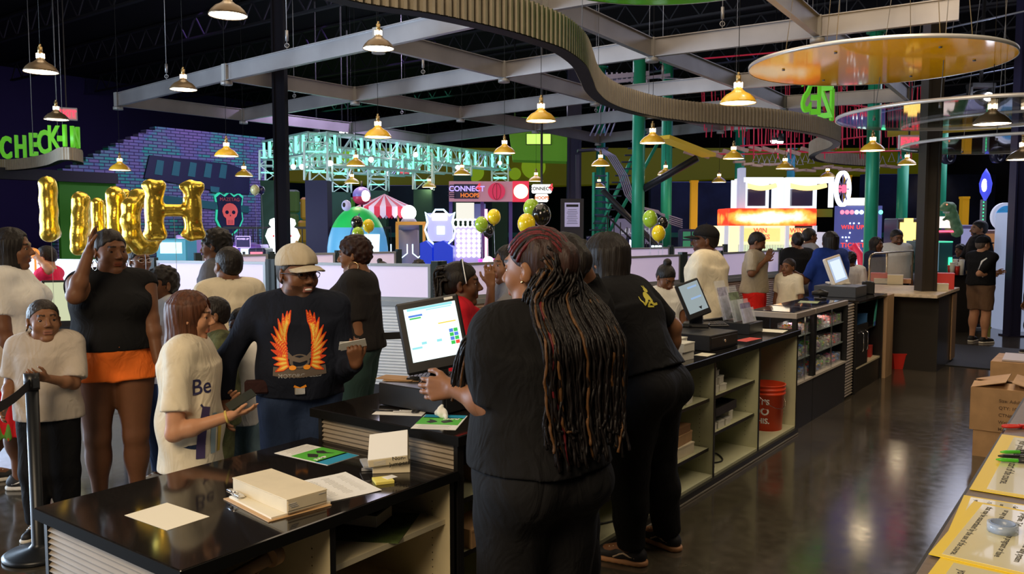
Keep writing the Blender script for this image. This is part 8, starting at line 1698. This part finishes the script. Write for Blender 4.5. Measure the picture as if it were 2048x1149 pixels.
gd = mat('print_gold', (.62, .55, .06), .6); pl_ = [disc_poly(0, 0, .028, .032), disc_poly(.024, .040, .020, .013), strip_poly([(-.02, -.01), (-.05, -.035), (-.065, -.01), (-.062, .012)], [.016, .012, .008, .003]), strip_poly([(.0, -.02), (.025, -.04), (.06, -.038)], [.02, .014, .012]), strip_poly([(-.005, -.025), (-.03, -.045), (.02, -.05)], [.014, .010, .008]), strip_poly([(.018, .05), (.012, .066)], [.012, .004]), strip_poly([(.03, .05), (.03, .066)], [.010, .004])]
decal(o['shirt'], o, pl_, o['U'](-.012, 0, .785), (1, 0, 0), (0, .25, 1), gd, 'hopping_animal_print', .002)
# customers further along
PP('girl with a top bun looking down beyond the long counter', 1328, 7.6, 528, face=285, w=.9, fem=True, skin=D2, head=(10, -34), hair=('bun', .003), hs=1.2, shirt=(CW, .6, .5, .008, .06, .003), bottom=(JEAN, .06, .01, .55))
PP('large man in a black cap and long cream tee', 1410, 8.4, 447, .02, face=150, hs=1.2, w=1.52, skin=D1, beard=.5, head=(26, 0), hair=('cap', .003, CBK), arms=dict(L=('d', (-.18, .1, -1), (0, .3, -1)), R=('d', (.18, 0, -1), (0, .2, -1))), shirt=(CCR, .95, .47, .03, .06, .006), bottom=(DKP, .05, .02, .54), shoe=(SB_, SW_))
o = PP('man in a taupe tee and red shorts looking at his phone', 1507, 11.0, 464, face=335, w=1.2, skin=D2, beard=.8, head=(5, -25), hair=('short', .006), arms=dict(R=('p', (1503, 548, -.3), (1530, 522, .2)), L=('p', (1520, 545, .2), (1534, 516, 0))), shirt=(cl('taupe', (.36, .31, .23)), .9, .53, .02, .06, .005), bottom=(cl('red_shorts', (.75, .02, .015)), .30, .03, .56, 'x', 'shorts'), shoe=(SB_, SW_))
PP('woman in a black tee and grey jeans, back turned', 1590, 12.5, 464, face=95, w=1.3, fem=True, hips=1.15, glute=1.1, skin=D2, hair=('slick', .004), shirt=(CBK, .6, .56, .006, .06, .003), bottom=(GREY, .06, .01, .6), shoe=(SB_, SW_))
PP('little boy in a cream tee and black trousers guided by the person in blue', 1574, 10.8, 516, face=215, hs=1.25, w=.95, skin=D2, hair=('short', .002), hairc=(.03, .02, .018), shirt=(CCR, .85, .5, .015, .07, .004), bottom=(DKP, .06, .02, .55), shoe=(SB_, SW_))
PP('person in a royal blue shirt with long dark hair, hand on the little boy', 1655, 11.6, 463, face=112, w=1.62, fem=True, skin=D2, hair=('longback', .012, .28, ((.13), .10)), arms=dict(L=('p', (1610, 562, -.1), (1585, 543, -.1), (-1, 0, 0)), R=('d', (.2, .1, -1), (0, .3, -1))), shirt=(cl('royal_blue', (.015, .045, .27)), .9, .46, .02, .06, .006), bottom=(DKP, .05, .02, .55), shoe=(SB_, SW_))
PP('man in a grey shirt facing right behind the woman in black', 1612, 13.3, 456, face=10, w=1.2, skin=D1, hair=('short', .005), shirt=(GREY, .8, .5, .015, .06, .004), bottom=(JEAN, .05, .015, .55), shoe=(SB_, SW_))
PP('child in a white tee beside the red arcade slide', 1697, 12.4, 503, face=60, w=.95, skin=D1, hair=('curly', .008), shirt=(CW, .8, .5, .015, .06, .004), bottom=(DKP, .05, .015, .55))
PP('customer with dark locs behind the glass sneeze guard', 1745, 13.6, 474, face=300, w=1.1, fem=True, skin=D1, hair=('longback', .012, .2), shirt=(cl('deep_navy', (.02, .03, .08)), .9, .5, .015, .06, .004), bottom=(DKP, .05, .015, .55))
PP('bearded man in a white tee behind the sneeze guard', 1785, 14.4, 458, face=272, hs=1.25, w=1.35, skin=D2, beard=.85, head=(0, -14), hair=('short', .003), shirt=(CW, .9, .5, .015, .06, .004), bottom=(DKP, .05, .015, .55))
PP('tall bearded man in a black polo reaching left over the snack counter', 1950, 14.6, 440, face=176, hs=1.2, w=1.2, skin=D3, beard=.9, hair=('short', .004), arms=dict(R=('p', (1922, 524, -.2), (1896, 528, -.2), (-1, 0, 0)), L=('p', (1982, 522, 0), (1976, 560, -.2))), shirt=(CBK, .85, .53, .012, .055, .004), bottom=(cl('tan_camo', (.20, .13, .06)), .06, .02, .55), shoe=(SB_, SW_))
o = PP('man in black cap, white-piped black shirt and brown cargo shorts', 1956, 12.75, 470, .02, face=28, w=1.15, skin=LT, head=(-18, 0), hair=('cap', .003, CBK), hairc=(.1, .07, .05), arms=dict(R=('p', (1958, 548, -.5), (1984, 549, .1)), L=('p', (1975, 548, .2), (1992, 546, 0))), shirt=(CBK, .9, .545, .016, .058, .005), bottom=(cl('brown_cargo', (.17, .10, .06)), .31, .014, .56, 'x', 'cargo_shorts'), shoe=(SB_, SW_, SW_))
decal(o['shirt'], o, [strip_poly([(.10, .13), (.05, .08), (.035, 0), (.05, -.1), (.07, -.16)], [.02, .03, .022, .02, .012])], o['U'](.03, 0, .72), BX, FY, CW, 'white_piping')
PP('person in dark clothes cut by the right edge of the view', 2070, 11.5, 500, face=180, w=1.2, skin=D2, hair=('curly', .01), shirt=(CBK, .9, .5, .015, .06, .004), bottom=(DKP, .05, .015, .55), shoe=(SB_, SW_))
PP('customer with dark curly hair beyond the green-lit dispenser', 1914, 15.2, 488, face=200, w=1.0, skin=D2, hair=('curly', .014), shirt=(CNV, .9, .5, .015, .06, .004), bottom=(DKP, .05, .015, .55))
# families at the left
PP('boy in a red shirt holding an orange toy in front of the left partition', 103, 8.9, 492, face=180, w=1.0, skin=LT, hair=('short', .008), head=(0, -20), arms=dict(L=('p', (100, 540, 0), (76, 516, 0)), R=('p', (95, 540, .2), (76, 514, .2))), shirt=(cl('crimson', (.70, .02, .08)), .7, .5, .015, .06, .004), bottom=(JEAN, .05, .015, .55), shoe=(SB_, SW_))
s = MB(); q = atd(70, 512, 8.75); s.sphere((0, 0, .02), .045, 12, (1, 1, 1.3)); s.cyl((0, 0, -.16), .012, .16, 8); t = s.build('toy', glow('toy_orange', (1, .3, .05), 1.2), loc=q); tag(t, 'glowing orange toy held by the boy in the red shirt', 'toy')
o = PP('boy with a high flat top haircut and glasses', 285, 7.05, 490, face=300, w=1.0, skin=D2, head=(20, 0), hair=('flattop', .002), hairc=(.012, .011, .012), shirt=(CW, .9, .5, .015, .05, .004), bottom=(JEAN, .05, .015, .55), shoe=(SW_, SW_)); glasses(o, CHROME)
o = PP('smiling boy in a white tee with a navy chest logo', 330, 5.65, 530, smile=1, face=240, hs=1.22, w=1.05, skin=D2, head=(-8, 4), hair=('curly', .006), shirt=(CW, .9, .48, .018, .06, .004), bottom=(JEAN, .06, .015, .55), shoe=(SW_, SW_), lipc=(.6, .45, .4))
decal(o['shirt'], o, [([(-.115, -.035), (-.06, -.05), (0, -.085), (.06, -.05), (.115, -.035), (.11, .03), (-.11, .03)], [tuple(range(7))])], o['U'](0, 0, .72), FX, FY, nv, 'chest_logo', .006); decal(o['shirt'], o, [text_poly("Levi's", .062, .02)], o['U'](0, 0, .716), FX, FY, CW, 'logo_lettering', .010)
PP('tall young man in a grey hooded top, in profile to the left', 441, 6.9, 456, face=178, hs=1.15, w=1.1, skin=D2, head=(0, -8), hair=('curly', .010), shirt=(cl('heather', (.12, .12, .14)), 1.9, .5, .02, .055, .005), bottom=(DKP, .05, .015, .55), shoe=(SB_, SW_))
PP('boy in a cream tee seen from behind left of the capped man', 462, 5.9, 492, face=128, hs=1.15, w=1.12, skin=D2, head=(12, 0), hair=('short', .004), arms=dict(L=('d', (-.2, .3, -1), (.3, 1, 0)), R=('d', (.25, 0, -1), (0, .3, -1))), shirt=(CCR, .95, .47, .02, .06, .005), bottom=(JEAN, .05, .02, .55), shoe=(SW_, SW_))
PP('small child in a white tank top half hidden by the capped man', 486, 5.0, 615, face=265, hs=1.25, w=1.05, skin=D1, head=(0, -5), hair=('short', .004), shirt=(CW, .05, .46, .012, .085, .003), bottom=(cl('pale_denim', (.14, .22, .27)), .06, .02, .55), shoe=(SW_, SW_))
PP('child in an olive camouflage tee behind the girl in cream', 432, 4.8, 592, face=210, w=1.0, skin=D3, hair=('short', .004), shirt=(cl('olive_camo', (.10, .11, .05), noise=.6), .8, .46, .015, .06, .004), bottom=(cl('olive_camo', (.10, .11, .05)), .06, .02, .55), shoe=(SB_, SW_))
PP('child with a small bun peeking over the partition, right of the hoop earring woman', 766, 10.2, 522, face=330, w=.9, fem=True, skin=D2, hair=('bun', .004), shirt=(CNV, .8, .5, .01, .06, .003), bottom=(DKP, .05, .01, .55))
PP('child with short dark hair peeking over the partition, below the racing game', 839, 10.0, 518, face=90, w=.9, skin=D2, hair=('curly', .008), shirt=(CNV, .8, .5, .01, .06, .003), bottom=(DKP, .05, .01, .55))
PP('guest with dark hair and a yellow top behind the bob-haired cashier', 1160, 7.2, 480, face=150, w=1.0, fem=True, skin=D2, hair=('curly', .014), shirt=(cl('mustard', (.75, .45, .03)), .8, .5, .01, .055, .003), bottom=(DKP, .05, .01, .55))
